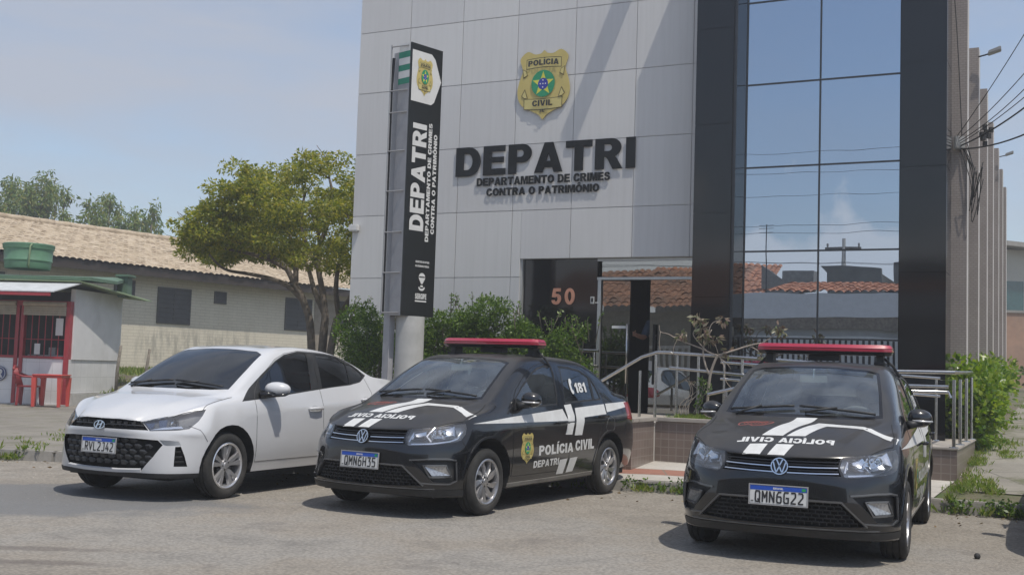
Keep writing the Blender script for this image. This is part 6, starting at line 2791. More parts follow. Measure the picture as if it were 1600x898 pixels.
mat('silver_wheel', (.50, .50, .51), .32, .85, vary=.1, stain=(.2, .18, .16), stain_scale=6, stain_amt=.25)
mat('wheel_dark', (.012, .012, .013), .5, vary=.1)


def dusty_paint(name, color, rough=.28, dust=(.10, .095, .09), amt=.35):
    """car paint with dust lying on the faces that look up"""
    m = mat(name, color, rough, vary=.06, scale=5, coat=.8, stain=dust, stain_scale=3.0, stain_amt=amt * .10, spec=.35)
    t = m.node_tree
    b = t.nodes['Principled BSDF']
    src = b.inputs['Base Color'].links[0].from_socket
    g = t.nodes.new('ShaderNodeNewGeometry')
    s = t.nodes.new('ShaderNodeSeparateXYZ')
    t.links.new(g.outputs['Normal'], s.inputs[0])
    n = t.nodes.new('ShaderNodeTexNoise')
    n.inputs['Scale'].default_value = 4
    n.inputs['Detail'].default_value = 8
    tc = t.nodes.new('ShaderNodeTexCoord')
    t.links.new(tc.outputs['Object'], n.inputs['Vector'])
    mr = t.nodes.new('ShaderNodeMapRange')
    mr.inputs['From Min'].default_value = .55
    mr.inputs['From Max'].default_value = .95
    mr.inputs['To Max'].default_value = amt
    t.links.new(s.outputs['Z'], mr.inputs['Value'])
    mu = t.nodes.new('ShaderNodeMath')
    mu.operation = 'MULTIPLY'
    t.links.new(mr.outputs[0], mu.inputs[0])
    ad = t.nodes.new('ShaderNodeMath')
    ad.operation = 'MULTIPLY_ADD'
    ad.inputs[1].default_value = 1.2
    ad.inputs[2].default_value = .4
    t.links.new(n.outputs['Fac'], ad.inputs[0])
    t.links.new(ad.outputs[0], mu.inputs[1])
    mx = t.nodes.new('ShaderNodeMixRGB')
    t.links.new(mu.outputs[0], mx.inputs['Fac'])
    t.links.new(src, mx.inputs['Color1'])
    mx.inputs['Color2'].default_value = (*dust, 1)
    t.links.new(mx.outputs['Color'], b.inputs['Base Color'])
    ma = t.nodes.new('ShaderNodeMath')
    ma.operation = 'MULTIPLY_ADD'
    ma.inputs[1].default_value = .8
    ma.inputs[2].default_value = rough
    t.links.new(mu.outputs[0], ma.inputs[0])
    t.links.new(ma.outputs[0], b.inputs['Roughness'])
    mc = t.nodes.new('ShaderNodeMath')
    mc.operation = 'MULTIPLY_ADD'
    mc.inputs[1].default_value = -2.0
    mc.inputs[2].default_value = 1.0
    mc.use_clamp = True
    t.links.new(mu.outputs[0], mc.inputs[0])
    t.links.new(mc.outputs[0], b.inputs['Coat Weight'])
    return m


dusty_paint('paint_black', (.006, .0066, .0078), .2)


def vw_data():
    F = [
        [(.745, 0, .20), (.74, .18, .20), (.72, .36, .198), (.675, .52, .195), (.56, .68, .19), (.33, .775, .185)],
        [(.79, 0, .29), (.785, .18, .29), (.765, .36, .29), (.71, .53, .288), (.595, .69, .285), (.36, .787, .28)],
        [(.805, 0, .445), (.80, .18, .445), (.785, .36, .445), (.745, .50, .445), (.615, .665, .44), (.375, .795, .435)],
        [(.800, 0, .565), (.795, .17, .565), (.78, .34, .565), (.735, .49, .565), (.605, .655, .565), (.375, .785, .57)],
        [(.785, 0, .640), (.780, .16, .640), (.76, .32, .642), (.718, .45, .645), (.595, .635, .65), (.355, .768, .665)],
        [(.745, 0, .748), (.735, .15, .750), (.71, .30, .756), (.655, .43, .767), (.52, .60, .785), (.28, .738, .818)],
    ]
    xs = [.16, -.03, -.17, -.45, -.82, -1.12, -1.45, -1.85, -2.2, -2.5, -2.8, -3.07]
    k0z = [.19, .20, .205, .21, .215, .215, .215, .22, .225, .235, .255, .28]
    k1z = [.275, .27, .268, .266, .266, .266, .268, .27, .28, .30, .33, .36]
    k2z = [.435, .43, .43, .43, .43, .43, .43, .435, .44, .45, .465, .48]
    k3z = [.585, .60, .605, .61, .61, .61, .61, .612, .615, .62, .622, .625]
    k4z = [.715, .745, .758, .77, .78, .785, .79, .80, .81, .82, .83, .83]
    k5z = [.862, .893, .912, .935, .955, .965, .975, .985, .998, 1.005, 1.012, 1.0]
    y0 = [.775, .775, .775, .775, .775, .775, .775, .775, .775, .773, .768, .74]
    y1 = [.792, .795, .795, .79, .79, .79, .79, .79, .79, .792, .788, .76]
    y2 = [.812, .818, .818, .812, .812, .813, .814, .815, .818, .82, .815, .785]
    y3 = [.812, .822, .822, .816, .818, .819, .82, .82, .822, .824, .818, .79]
    y4 = [.796, .806, .810, .812, .815, .815, .815, .815, .815, .815, .806, .775]
    y5 = [.752, .757, .757, .760, .758, .757, .755, .752, .748, .742, .73, .70]
    top = [
        [(.235, .665, .862), (.40, .47, .866), (.47, .31, .868), (.50, .15, .867), (.51, 0, .866)],
        [(.02, .675, .912), (.12, .50, .937), (.17, .33, .943), (.19, .16, .946), (.2, 0, .947)],
        [(-.16, .70, .965), (-.15, .635, 1.000), (-.09, .42, .995), (-.06, .2, .998), (-.05, 0, .999)],
        [(-.46, .700, 1.065), (-.48, .612, 1.185), (-.43, .42, 1.200), (-.41, .21, 1.208), (-.40, 0, 1.211)],
        [(-.83, .680, 1.170), (-.86, .567, 1.362), (-.82, .39, 1.392), (-.80, .2, 1.403), (-.795, 0, 1.406)],
        [(-1.12, .675, 1.190), (-1.12, .556, 1.402), (-1.10, .39, 1.432), (-1.10, .2, 1.444), (-1.10, 0, 1.448)],
        [(-1.45, .675, 1.205), (-1.45, .552, 1.415), (-1.45, .39, 1.447), (-1.45, .2, 1.459), (-1.45, 0, 1.463)],
        [(-1.85, .676, 1.205), (-1.85, .555, 1.405), (-1.85, .39, 1.437), (-1.85, .2, 1.449), (-1.85, 0, 1.453)],
        [(-2.2, .678, 1.190), (-2.22, .572, 1.368), (-2.25, .40, 1.398), (-2.26, .2, 1.410), (-2.26, 0, 1.414)],
        [(-2.5, .690, 1.135), (-2.55, .605, 1.248), (-2.55, .42, 1.265), (-2.55, .21, 1.272), (-2.55, 0, 1.275)],
        [(-2.80, .690, 1.058), (-2.83, .630, 1.095), (-2.83, .44, 1.100), (-2.83, .22, 1.103), (-2.83, 0, 1.105)],
        [(-3.2, .620, 1.035), (-3.28, .47, 1.045), (-3.32, .31, 1.050), (-3.34, .15, 1.052), (-3.345, 0, 1.052)],
    ]
    S = []
    for i, x in enumerate(xs):
        S.append([(x, y0[i], k0z[i]), (x, y1[i], k1z[i]), (x, y2[i], k2z[i]), (x, y3[i], k3z[i]), (x, y4[i], k4z[i]), (x, y5[i], k5z[i])] + top[i])
    RR = [
        [(-3.33, 0, .28), (-3.325, .2, .28), (-3.31, .4, .28), (-3.27, .55, .28), (-3.18, .68, .28)],
        [(-3.38, 0, .36), (-3.375, .2, .36), (-3.36, .4, .36), (-3.31, .56, .36), (-3.21, .70, .36)],
        [(-3.42, 0, .48), (-3.415, .2, .48), (-3.39, .4, .48), (-3.34, .57, .48), (-3.23, .72, .48)],
        [(-3.42, 0, .625), (-3.415, .2, .625), (-3.39, .4, .625), (-3.34, .57, .625), (-3.23, .72, .625)],
        [(-3.38, 0, .84), (-3.375, .18, .84), (-3.355, .36, .84), (-3.31, .52, .84), (-3.22, .68, .835)],
    ]
    return F, S, RR


SIDE = (0, 1, 0)
FRONT = (1, 0, 0)


def arch_pts(cx, cz, r, n=28):
    return [(cx + r * math.cos(a), 0, cz + r * math.sin(a)) for a in [2 * PI * i / n for i in range(n)]]


def s2(pts, n=4):
    return [(p[0], 0, p[1]) for p in smooth_poly(pts, n)]


def sl(pts):
    return [(p[0], 0, p[1]) for p in pts]


def build_police_car(label='black police sedan', plate='QMN6H35'):
    F, S, RR = vw_data()
    belt = [s[5] for s in S[2:]]
    hoodcr = [F[5][3], S[0][7], S[1][7], S[2][7]]
    sh = Shell(F, S, RR, 3, crease=[(hoodcr, .45), ([F[5][j] for j in range(6)], .75), ([F[2][j] for j in range(6)], .45), ([F[3][j] for j in range(6)], .35), ([S[i][4] for i in range(12)], .6), ([S[i][1] for i in range(12)], .5)])
    sidelim = lambda c: c.y > .3
    # panels first, openings later (later wins)
    fdoor = [(-.415, .315), (-.42, .74), (-.445, .93), (-.50, .985), (-.62, 1.105), (-.80, 1.215), (-.98, 1.305), (-1.15, 1.35), (-1.30, 1.372), (-1.512, 1.375), (-1.495, 1.15), (-1.48, .967), (-1.505, .70), (-1.53, .315)]
    rdoor = [(-1.53, .315), (-1.505, .70), (-1.48, .967), (-1.495, 1.15), (-1.512, 1.375), (-1.72, 1.375), (-1.90, 1.365), (-2.08, 1.34), (-2.22, 1.275), (-2.32, 1.19), (-2.40, 1.03), (-2.405, .94), (-2.385, .86), (-2.27, .745), (-2.20, .66), (-2.13, .50), (-2.10, .38), (-2.07, .315)]
    sh.cut('front_door', sl(fdoor), SIDE, lim=sidelim)
    sh.cut('rear_door', sl(rdoor), SIDE, lim=sidelim)
    hood = [(.80, 0, 0), (.79, .15, 0), (.70, .42, 0), (.53, .595, 0), (.30, .722, 0), (.12, .715, 0), (-.13, .672, 0), (-.10, .45, 0), (-.06, .2, 0), (-.05, 0, 0)]
    hood = hood + [(-.05, -.2, 0), (.80, -.2, 0)]
    sh.cut('hood', hood, (0, 0, 1), face_min=.45, lim=lambda c: c.z > .74 and c.x > -.2)
    fw = [(-.545, .945), (-1.345, .982), (-1.385, 1.10), (-1.445, 1.333), (-1.30, 1.335), (-1.16, 1.308), (-1.03, 1.265), (-.77, 1.137), (-.60, 1.035)]
    rw = [(-1.535, .992), (-2.165, 1.018), (-2.19, 1.242), (-2.05, 1.303), (-1.83, 1.332), (-1.633, 1.338)]
    qw = [(-2.212, 1.018), (-2.345, 1.024), (-2.30, 1.14), (-2.255, 1.198), (-2.232, 1.215)]
    frame_f = [(-.50, .925), (-1.355, .962), (-1.41, 1.10), (-1.47, 1.350), (-1.30, 1.352), (-1.15, 1.325), (-1.02, 1.282), (-.76, 1.155), (-.57, 1.03)]
    frame_r = [(-1.515, .972), (-2.36, 1.006), (-2.31, 1.16), (-2.245, 1.235), (-2.185, 1.268), (-2.05, 1.32), (-1.83, 1.349), (-1.612, 1.353)]
    sh.cut('front_frame', sl(frame_f), SIDE, lim=sidelim)
    sh.cut('rear_frame', sl(frame_r), SIDE, lim=sidelim)
    sh.cut('front_window', sl(fw), SIDE, lim=sidelim)
    sh.cut('rear_window_side', sl(rw), SIDE, lim=sidelim)
    sh.cut('quarter_window', sl(qw), SIDE, lim=sidelim)
    wd = (.47, 0, .88)
    ws_o = [(-.055, 0, 1.0), (-.07, .25, 1.0), (-.11, .46, 1.0), (-.175, .605, 1.02), (-.5, .565, 1.185), (-.80, .515, 1.35), (-.815, .42, 1.385), (-.80, .2, 1.40), (-.795, 0, 1.406)]
    ws_o = ws_o + [(-.795, -.2, 1.406), (-.055, -.2, 1.0)]
    ws_i = [(-.10, 0, 1.03), (-.115, .25, 1.03), (-.15, .45, 1.03), (-.205, .575, 1.04), (-.5, .542, 1.19), (-.76, .498, 1.335), (-.785, .42, 1.37), (-.772, .2, 1.385), (-.768, 0, 1.39)]
    ws_i = ws_i + [(-.768, -.2, 1.39), (-.10, -.2, 1.03)]
    wl = lambda c: -.95 < c.x < .0 and c.z > .9
    sh.cut('windshield_frame', ws_o, wd, face_min=.3, lim=wl)
    sh.cut('windshield', ws_i, wd, face_min=.3, lim=wl)
    rd = (-.5, 0, .86)
    rwp = [(-2.78, 0, 1.125), (-2.77, .25, 1.125), (-2.73, .50, 1.135), (-2.5, .47, 1.28), (-2.30, .42, 1.37), (-2.29, .2, 1.395), (-2.29, 0, 1.40), (-2.29, -.2, 1.40), (-2.78, -.2, 1.125)]
    sh.cut('rear_window', rwp, rd, face_min=.3, lim=lambda c: c.x < -2.2)
    hd = (math.cos(R(40)), math.sin(R(40)), 0)
    hl = [(.672, .418, .757), (.52, .58, .782), (.40, .67, .800), (.285, .735, .812), (.292, .752, .775), (.315, .757, .725), (.375, .752, .672), (.45, .72, .652), (.60, .60, .632), (.705, .44, .622), (.718, .425, .630), (.70, .395, .69)]
    sh.cut('headlight', hl, hd, face_min=.1, lim=lambda c: c.x > .1)
    ug = [(.76, -.1, .742), (.75, 0, .741), (.72, .2, .746), (.66, .405, .756), (.70, .392, .69), (.715, .418, .632), (.76, .2, .632), (.78, 0, .632), (.78, -.1, .632)]
    sh.cut('upper_grille', ug, FRONT, face_min=.1, lim=lambda c: c.x > .3)
    lg = [(.8, -.1, .448), (.8, 0, .448), (.79, .42, .446), (.645, .575, .292), (.8, .3, .278), (.8, 0, .275), (.8, -.1, .275)]
    sh.cut('lower_grille', lg, FRONT, face_min=.1, lim=lambda c: c.x > .3)
    fo = [(.7, .475, .492), (.6, .62, .505), (.5, .715, .503), (.44, .752, .49), (.45, .762, .34), (.5, .735, .312), (.6, .635, .318), (.66, .57, .40)]
    sh.cut('fog_recess', fo, (math.cos(R(25)), math.sin(R(25)), 0), face_min=.1, lim=lambda c: c.x > .2 and c.y > .3)
    sh.cut('lower_lip', sl([(-4, .20), (1.2, .20), (1.2, .252), (-4, .252)]), SIDE, face_min=-1, lim=lambda c: c.x > .15)
    sh.cut('arch_front', arch_pts(-.005, .305, .375), SIDE, lim=lambda c: c.y > .45 and c.x < .42)
    sh.cut('arch_rear', arch_pts(-2.455, .305, .362), SIDE, lim=lambda c: c.y > .5)
    tl = [(-2.95, .765, .975), (-2.93, .775, .90), (-2.89, .79, .80), (-3.0, .78, .785), (-3.24, .68, .79), (-3.26, .66, .96), (-3.1, .70, .98)]
    sh.cut('tail_light', tl, (-.35, .94, 0), face_min=.1, lim=lambda c: c.x < -2.85 and c.y > .45)
    sh.finish()
    bpaint = MATS['paint_black']
    root = thing("police_sedan", label, "police car", group="black police sedans with red light bars")
    sh.piece("body", ['shell'], bpaint, root)
    sh.piece("hood", 'hood', bpaint, root, off=.0015, thick=.012)
    for s in (1, -1):
        d1 = sh.piece("door", ['front_door'], bpaint, root, s, off=.001, thick=.012)
        d2 = sh.piece("door", ['rear_door'], bpaint, root, s, off=.001, thick=.012)
        sh.piece("window_frame", 'front_frame', MATS['car_plastic'], d1, s, off=-.002)
        sh.piece("window_frame", 'rear_frame', MATS['car_plastic'], d2, s, off=-.002)
        sh.piece("window", 'front_window', MATS['car_glass_dark'], d1, s, off=-.006)
        sh.piece("window", 'rear_window_side', MATS['car_glass_dark'], d2, s, off=-.006)
        sh.piece("window", 'quarter_window', MATS['car_glass_dark'], d2, s, off=-.006)
        for (xa, xb, z), dd in (((-1.25, -1.45, .79), d1), ((-2.14, -2.35, .838), d2)):
            h = MB()
            h.tube([(xa, s * .826, z), (xa - .012, s * .852, z + .002), ((xa + xb) / 2, s * .858, z + .004), (xb + .012, s * .852, z + .002), (xb, s * .826, z)], [.010, .013, .015, .014, .011], 8)
            h.build("door_handle", MATS['car_black_gloss'], dd, smooth=True)
        hlp = sh.recess("headlight", 'headlight', hd, .06, [MATS['lamp_inner'], MATS['lamp_inner']], root, s)
        sh.piece("headlight_lens", 'headlight', MATS['headlight_lens'], hlp, s, off=.001)
        rf = MB()
        def facet(pts, sink, mi):
            q = []
            for p in pts:
                hp, hn = sh.hit(p, hd)
                k = sink if not isinstance(p[-1], str) else sink
                w = hp - Vector(hd) * sink
                q.append((w.x, w.y * s, w.z))
            rf.add(q, [tuple(range(len(q)))], mi)

        def bowl(o, i, so, si):
            """a boxy reflector: outline o, inner outline i sunk deeper"""
            O = [sh.hit(p, hd)[0] - Vector(hd) * so for p in o]
            I = [sh.hit(p, hd)[0] - Vector(hd) * si for p in i]
            n = len(o)
            rf.add([(p.x, p.y * s, p.z) for p in O + I], [(k, (k + 1) % n, n + (k + 1) % n, n + k) for k in range(n)] + [tuple(range(n, 2 * n))], 0)
        bowl([(.67, .455, .735), (.60, .555, .755), (.575, .575, .70), (.62, .545, .665), (.69, .45, .668)], [(.66, .475, .718), (.61, .535, .733), (.60, .545, .70), (.63, .53, .685), (.67, .475, .685)], .016, .040)
        bowl([(.56, .595, .772), (.40, .705, .792), (.40, .728, .70), (.50, .69, .678), (.60, .59, .668)], [(.54, .62, .752), (.44, .69, .768), (.44, .70, .712), (.50, .68, .697), (.57, .615, .690)], .012, .042)
        for (yy, zz, rr) in ((.508, .705, .026), (.655, .73, .030)):
            hp, hn = sh.hit((0.5, yy, zz), hd)
            zax = Vector((math.cos(R(22)), math.sin(R(22)), 0))
            xax = Vector((0, 0, 1)).cross(zax).normalized()
            mt = Matrix((xax, zax.cross(xax), zax)).transposed().to_4x4()
            mt.translation = hp - Vector(hd) * .034
            sm = MB()
            sm.lathe([(.0, .008), (rr * .5, .005), (rr * .55, -.004)], 14, 1, mt)
            sm.lathe([(rr * .55, -.004), (rr * .8, -.002), (rr, .004), (rr * 1.1, .004)], 20, 0, mt)
            rf.add([(p[0], p[1] * s, p[2]) for p in sm.v], sm.f, 0)
            for q in range(len(sm.f)):
                rf.mi[-len(sm.f) + q] = sm.mi[q]
        # lower light strip
        for chain in ([(.70, .45, .640), (.60, .60, .648), (.47, .71, .668), (.40, .745, .69), (.345, .757, .75)], [(.70, .43, .66), (.66, .45, .735)], [(.56, .565, .665), (.60, .545, .71), (.55, .575, .765)]):
            tmp = MB()
            sh.bar(tmp, chain, hd, .014, .006, base=-.022, sink=.012)
            rf.add([(p[0], p[1] * s, p[2]) for p in tmp.v], tmp.f, 0)
        rf.build("reflector", [MATS['lamp_reflector'], MATS['car_glass_dark']], hlp, smooth=True, auto=40, recalc=False)
        fd = (math.cos(R(25)), math.sin(R(25)), 0)
        fp = sh.recess("fog_light_recess", 'fog_recess', fd, .035, [MATS['car_plastic']], root, s)
        lm = MB()
        lamp = [(.615, .560, .452), (.50, .700, .452), (.475, .728, .375), (.585, .615, .372)]
        pts = []
        for p in lamp:
            hp, hn = sh.hit(p, fd)
            q = hp - Vector(fd) * .016
            pts.append(q)
        back = [q - Vector(fd) * .03 for q in pts]
        lm.add([(q.x, q.y * s, q.z) for q in pts + back], [(0, 1, 2, 3), (0, 1, 5, 4), (1, 2, 6, 5), (2, 3, 7, 6), (3, 0, 4, 7)])
        lm.build("fog_light", mat('fog_lens', (.42, .42, .42), .18, .6, vary=.35, scale=60), fp)
        fr = MB()
        for chain in ([(.615, .548, .462), (.50, .705, .462), (.462, .738, .365), (.588, .60, .362)],):
            tmp = MB()
            sh.bar(tmp, chain, fd, .018, .004, closed=True, base=-.012, sink=.01)
            fr.add([(p[0], p[1] * s, p[2]) for p in tmp.v], tmp.f)
        tmp = MB()
        sh.bar(tmp, [(.72, .465, .502), (.6, .62, .517), (.5, .715, .517), (.44, .755, .503)], fd, .016, .010)
        fr.add([(p[0], p[1] * s, p[2]) for p in tmp.v], tmp.f)
        tmp = MB()
        sh.bar(tmp, [(.66, .55, .312), (.6, .64, .306), (.5, .735, .302), (.44, .765, .33), (.44, .757, .49)], fd, .014, .008)
        fr.add([(p[0], p[1] * s, p[2]) for p in tmp.v], tmp.f)
        fr.build("fog_light_trim", mat('bumper_trim', (.07, .072, .075), .18, vary=.1, coat=.9), fp)
        sh.piece("tail_light", 'tail_light', MATS['tail_red'], root, s, off=.003)
        # mirror
        mo = ellip_box(root, "wing_mirror", (-.69, s * .838, 1.018), .110, .112, .100, bpaint, taper=.22, shear=-.02 * s)
        sk = MB()
        sk.tube([(-.56, s * .755, .965), (-.60, s * .80, .972), (-.635, s * .85, .985)], [.035, .030, .028], 8)
        sk.build("mirror_stalk", MATS['car_plastic'], mo, smooth=True)
        tr = MB()
        tr.tube([(-.595, s * .79, 1.000), (-.590, s * .85, .998), (-.620, s * .915, .996), (-.665, s * .932, .996)], .009, 6)
        tr.build("indicator_strip", mat('indicator_clear', (.55, .55, .55), .2, .3, vary=.1), mo, smooth=True)
        # wheels
        wheel(root, 0, .716, s, .295, .195, .2, 'turbine', MATS['tyre_rubber'], MATS['silver_wheel'], MATS['wheel_dark'])
        wheel(root, -2.467, .716, s, .295, .195, .2, 'turbine', MATS['tyre_rubber'], MATS['silver_wheel'], MATS['wheel_dark'])
    sh.piece("windshield_frame", 'windshield_frame', MATS['car_black_gloss'], root, off=-.001)
    sh.piece("windshield", 'windshield', MATS['car_glass'], root, off=-.002)
    sh.piece("rear_window", 'rear_window', MATS['car_glass'], root, off=-.002)
    sh.piece("bumper_lip", 'lower_lip', MATS['car_plastic'], root, off=.006)
    # wheel arch liners
    for nm in ('arch_front', 'arch_rear'):
        for s in (1, -1):
            al = MB()
            for e in sh.boundary(sh.faces(nm, s)):
                a, b = e.verts[0].co, e.verts[1].co
                if abs(a.z - .19) < .03 and abs(b.z - .19) < .03:
                    continue
                al.add([a, b, (b.x, s * .46, b.z), (a.x, s * .46, a.z)], [(0, 1, 2, 3)])
            al.build("wheel_arch", MATS['well_dark'], root)
    # floor pan and filler under the hood
    fl = MB()
    fl.box(-3.25, -.60, .17, .55, .60, .34)
    fl.box(-.42, -.56, .34, .58, .56, .60)
    fl.box(-2.05, -.76, .20, -.42, .76, .33)
    fl.box(-3.25, -.60, .34, -2.15, .60, .55)
    fl.build("underbody", MATS['well_dark'], root)
    # grilles
    gr = sh.recess("upper_grille", 'upper_grille', FRONT, .05, [MATS['car_plastic'], MATS['well_dark']], root, None, 0, 1)
    st = MB()
    for z0 in (.722, .702, .662):
        for s in (1, -1):
            sh.bar(st, [(.75, 0, z0), (.74, s * .2, z0 + .002), (.69, s * .398, z0 + .006)], FRONT, .010, .002, base=-.012, sink=.02)
    for z0, h in ((.680, .004), (.640, .004)):
        for s in (1, -1):
            sh.bar(st, [(.76, 0, z0), (.75, s * .2, z0 + .002), (.70, s * .400, z0 + .008)], FRONT, .010, h, mi=1, base=-.004, sink=.02)
    st.build("grille_slat", [MATS['car_black_gloss'], MATS['chrome']], gr)
    lgp = sh.recess("lower_grille", 'lower_grille', FRONT, .04, [MATS['car_plastic'], MATS['well_dark']], root, None, 0, 1)
    hx = MB()
    for r_ in range(6):
        z0 = .285 + r_ * .028
        ymax = .56 - (z0 - .285) * .85
        n = int(ymax / .05)
        for k in range(-n, n + 1):
            y = k * .05 + (.025 if r_ % 2 else 0)
            if abs(y) > ymax - .03:
                continue
            hp, hn = sh.hit((.8, y, z0 + .014), FRONT)
            for (dy, dz, wy, wz) in ((0, .012, .022, .004), (.024, 0, .003, .010)):
                hx.box(hp.x - .035, y + dy - wy, z0 + .014 + dz - wz, hp.x - .018, y + dy + wy, z0 + .014 + dz + wz)
    hx.build("grille_mesh", MATS['car_plastic'], lgp)
    tr = MB()
    for s in (1, -1):
        sh.bar(tr, [(.8, 0, .458), (.79, s * .425, .456), (.645, s * .588, .290)], FRONT, .016, .010, mi=0)
        sh.bar(tr, [(.75, 0, .262), (.72, s * .36, .262), (.58, s * .66, .262)], FRONT, .012, .006, mi=0)
    tr.build("grille_trim", [MATS['bumper_trim']], lgp)
    # emblem: ring with V over W
    em = MB()
    rr = .062
    c0 = Vector((.785, 0, .680))
    tilt = Matrix.Rotation(R(-14), 3, 'Y')

    def pl(x, y, h):
        return c0 + tilt @ Vector((h, x, y))
    N = 40
    for (ra, rb) in ((rr, rr * .86),):
        ring = []
        for i in range(N):
            a = 2 * PI * i / N
            ring += [pl(ra * math.cos(a), ra * math.sin(a), 0), pl(ra * .98 * math.cos(a), ra * .98 * math.sin(a), .010), pl(rb * math.cos(a), rb * math.sin(a), .010), pl(rb * math.cos(a), rb * math.sin(a), 0)]
        em.add(ring, [(i * 4 + k, i * 4 + k + 1, ((i + 1) % N) * 4 + k + 1, ((i + 1) % N) * 4 + k) for i in range(N) for k in range(3)])
    em.add([pl(rr * .99 * math.cos(2 * PI * i / N), rr * .99 * math.sin(2 * PI * i / N), .002) for i in range(N)], [tuple(range(N))], 1)

    def stroke(pts, w):
        for a, b in zip(pts[:-1], pts[1:]):
            a, b = Vector(a), Vector(b)
            t = (b - a).normalized()
            nn = Vector((-t.y, t.x)) * w / 2
            q = [a + nn - t * w * .2, b + nn + t * w * .2, b - nn + t * w * .2, a - nn - t * w * .2]
            em.add([pl(p.x, p.y, .003) for p in q] + [pl(p.x, p.y, .010) for p in q], [(4, 5, 6, 7), (0, 1, 5, 4), (1, 2, 6, 5), (2, 3, 7, 6), (3, 0, 4, 7)])
    k = rr
    stroke([(-.36 * k, .80 * k), (0, .05 * k), (.36 * k, .80 * k)], .14 * k)
    stroke([(-.72 * k, .52 * k), (-.34 * k, -.76 * k), (0, -.05 * k), (.34 * k, -.76 * k), (.72 * k, .52 * k)], .14 * k)
    em.build("emblem", [MATS['chrome'], MATS['car_black_gloss']], root)
    # shut lines
    sl_ = MB()
    for s in (1, -1):
        SD = (0, s, 0)
        sh.bar(sl_, [(p[0], s * .8, p[1]) for p in fdoor], SD, .006, .0022, closed=True, step=.05)
        sh.bar(sl_, [(p[0], s * .8, p[1]) for p in rdoor], SD, .006, .0022, closed=True, step=.05)
        sh.bar(sl_, [(.53, s * .595, 1), (.30, s * .722, 1), (.12, s * .715, 1), (-.13, s * .672, 1)], (0, 0, 1), .006, .003)
        sh.bar(sl_, [(.37, s * .8, .66), (.33, s * .8, .60), (.31, s * .8, .585)], SD, .005, .002)
        sh.bar(sl_, [(-2.88, s * .8, .79), (-2.86, s * .8, .72), (-2.82, s * .8, .62)], SD, .005, .002)
    sh.bar(sl_, [(.80, -.40, .752), (.80, -.2, .748), (.80, 0, .745), (.80, .2, .748), (.80, .40, .752)], FRONT, .008, .002)
    sl_.build("panel_gap", MATS['shut_line'], root)
    for cx, cz, ra in ((-.005, .305, .385), (-2.455, .305, .372)):
        for s in (1, -1):
            lp = MB()
            sh.bar(lp, [(cx + ra * math.cos(a), s * .8, cz + ra * math.sin(a)) for a in [PI * (.02 + .96 * i / 22) for i in range(23)]], (0, s, 0), .024, .007, step=.1)
            lp.build("arch_lip", bpaint, root, smooth=True, auto=50)
    si = MB()
    for s in (1, -1):
        sh.bar(si, [(-.37, s * .8, .238), (-1.2, s * .8, .242), (-2.10, s * .8, .252)], (0, s, 0), .042, .004, step=.08)
    si.build("sill", mat('sill_dusty', (.20, .19, .17), .55, vary=.25, scale=7), root)
    fl2 = MB()
    for s in (1, -1):
        c = smooth_poly([(-2.36, .74), (-2.44, .83), (-2.55, .80), (-2.55, .70), (-2.46, .67), (-2.37, .69)], 4)
        sh.bar(fl2, [(p[0], s * .8, p[1]) for p in c], (0, s, 0), .005, .002, closed=True)
        break
    fl2.build("fuel_flap", mat('gap_worn', (.12, .12, .12), .5, vary=.2), root)
    # wipers
    wp = MB()
    def onws(x, y, up):
        h, n = sh.hit((x, y, 1.0), (0, 0, 1))
        return h + n * up
    for ya, yb in ((.55, -.02), (-.06, -.56)):
        pts = [onws(-.17 - .015 * abs(t - .5), ya + (yb - ya) * t, .022) for t in [i / 10 for i in range(11)]]
        wp.tube(pts, .011, 6)
        pts = [onws(-.115, yb + .05 * (1 if yb < ya else -1), .01), onws(-.13, yb + (ya - yb) * .25, .03), onws(-.175, (ya + yb) / 2, .035)]
        wp.tube(pts, .010, 6)
    wp.build("wiper", MATS['car_plastic'], root, smooth=True)
    # interior
    it = MB()
    it.box(-.62, -.60, .80, -.24, .60, .955)
    it.box(-.40, -.58, .60, -.10, .58, .90)
    it.build("dashboard", MATS['dash_plastic'], root, bevel=.03)
    it = MB()
    it.box(-2.85, -.58, .95, -2.25, .58, 1.00)
    it.build("parcel_shelf", MATS['dash_plastic'], root, bevel=.03)
    for yy in (.35, -.35):
        seat = MB()
        seat.box(-1.38, yy - .23, .34, -.88, yy + .23, .56)
        seat.add([(-1.30, yy - .23, .52), (-1.40, yy - .23, .50), (-1.40, yy + .23, .50), (-1.30, yy + .23, .52), (-1.50, yy - .19, 1.08), (-1.62, yy - .19, 1.06), (-1.62, yy + .19, 1.06), (-1.50, yy + .19, 1.08)],
                 [(0, 3, 2, 1), (4, 5, 6, 7), (0, 1, 5, 4), (1, 2, 6, 5), (2, 3, 7, 6), (3, 0, 4, 7)])
        so = seat.build("seat", MATS['seat_cloth'], root, bevel=.04)
        ellip_box(so, "headrest", (-1.60, yy, 1.20), .06, .14, .12, MATS['seat_cloth'])
    bs = MB()
    bs.box(-2.25, -.60, .34, -1.80, .60, .55)
    bs.box(-2.36, -.60, .50, -2.18, .60, 1.02)
    bo = bs.build("rear_bench", MATS['seat_cloth'], root, bevel=.04)
    ellip_box(bo, "headrest", (-2.30, .33, 1.10), .06, .14, .09, MATS['seat_cloth'])
    ellip_box(bo, "headrest", (-2.30, -.33, 1.10), .06, .14, .09, MATS['seat_cloth'])
    sw = MB()
    ax = Vector((-.85, 0, .53)).normalized()
    xx = Vector((0, 1, 0))
    yy_ = ax.cross(xx)
    ring = [Vector((-.78, .35, .93)) + xx * (.18 * math.cos(a)) + yy_ * (.18 * math.sin(a)) for a in [2 * PI * i / 24 for i in range(25)]]
    sw.tube(ring, .016, 8)
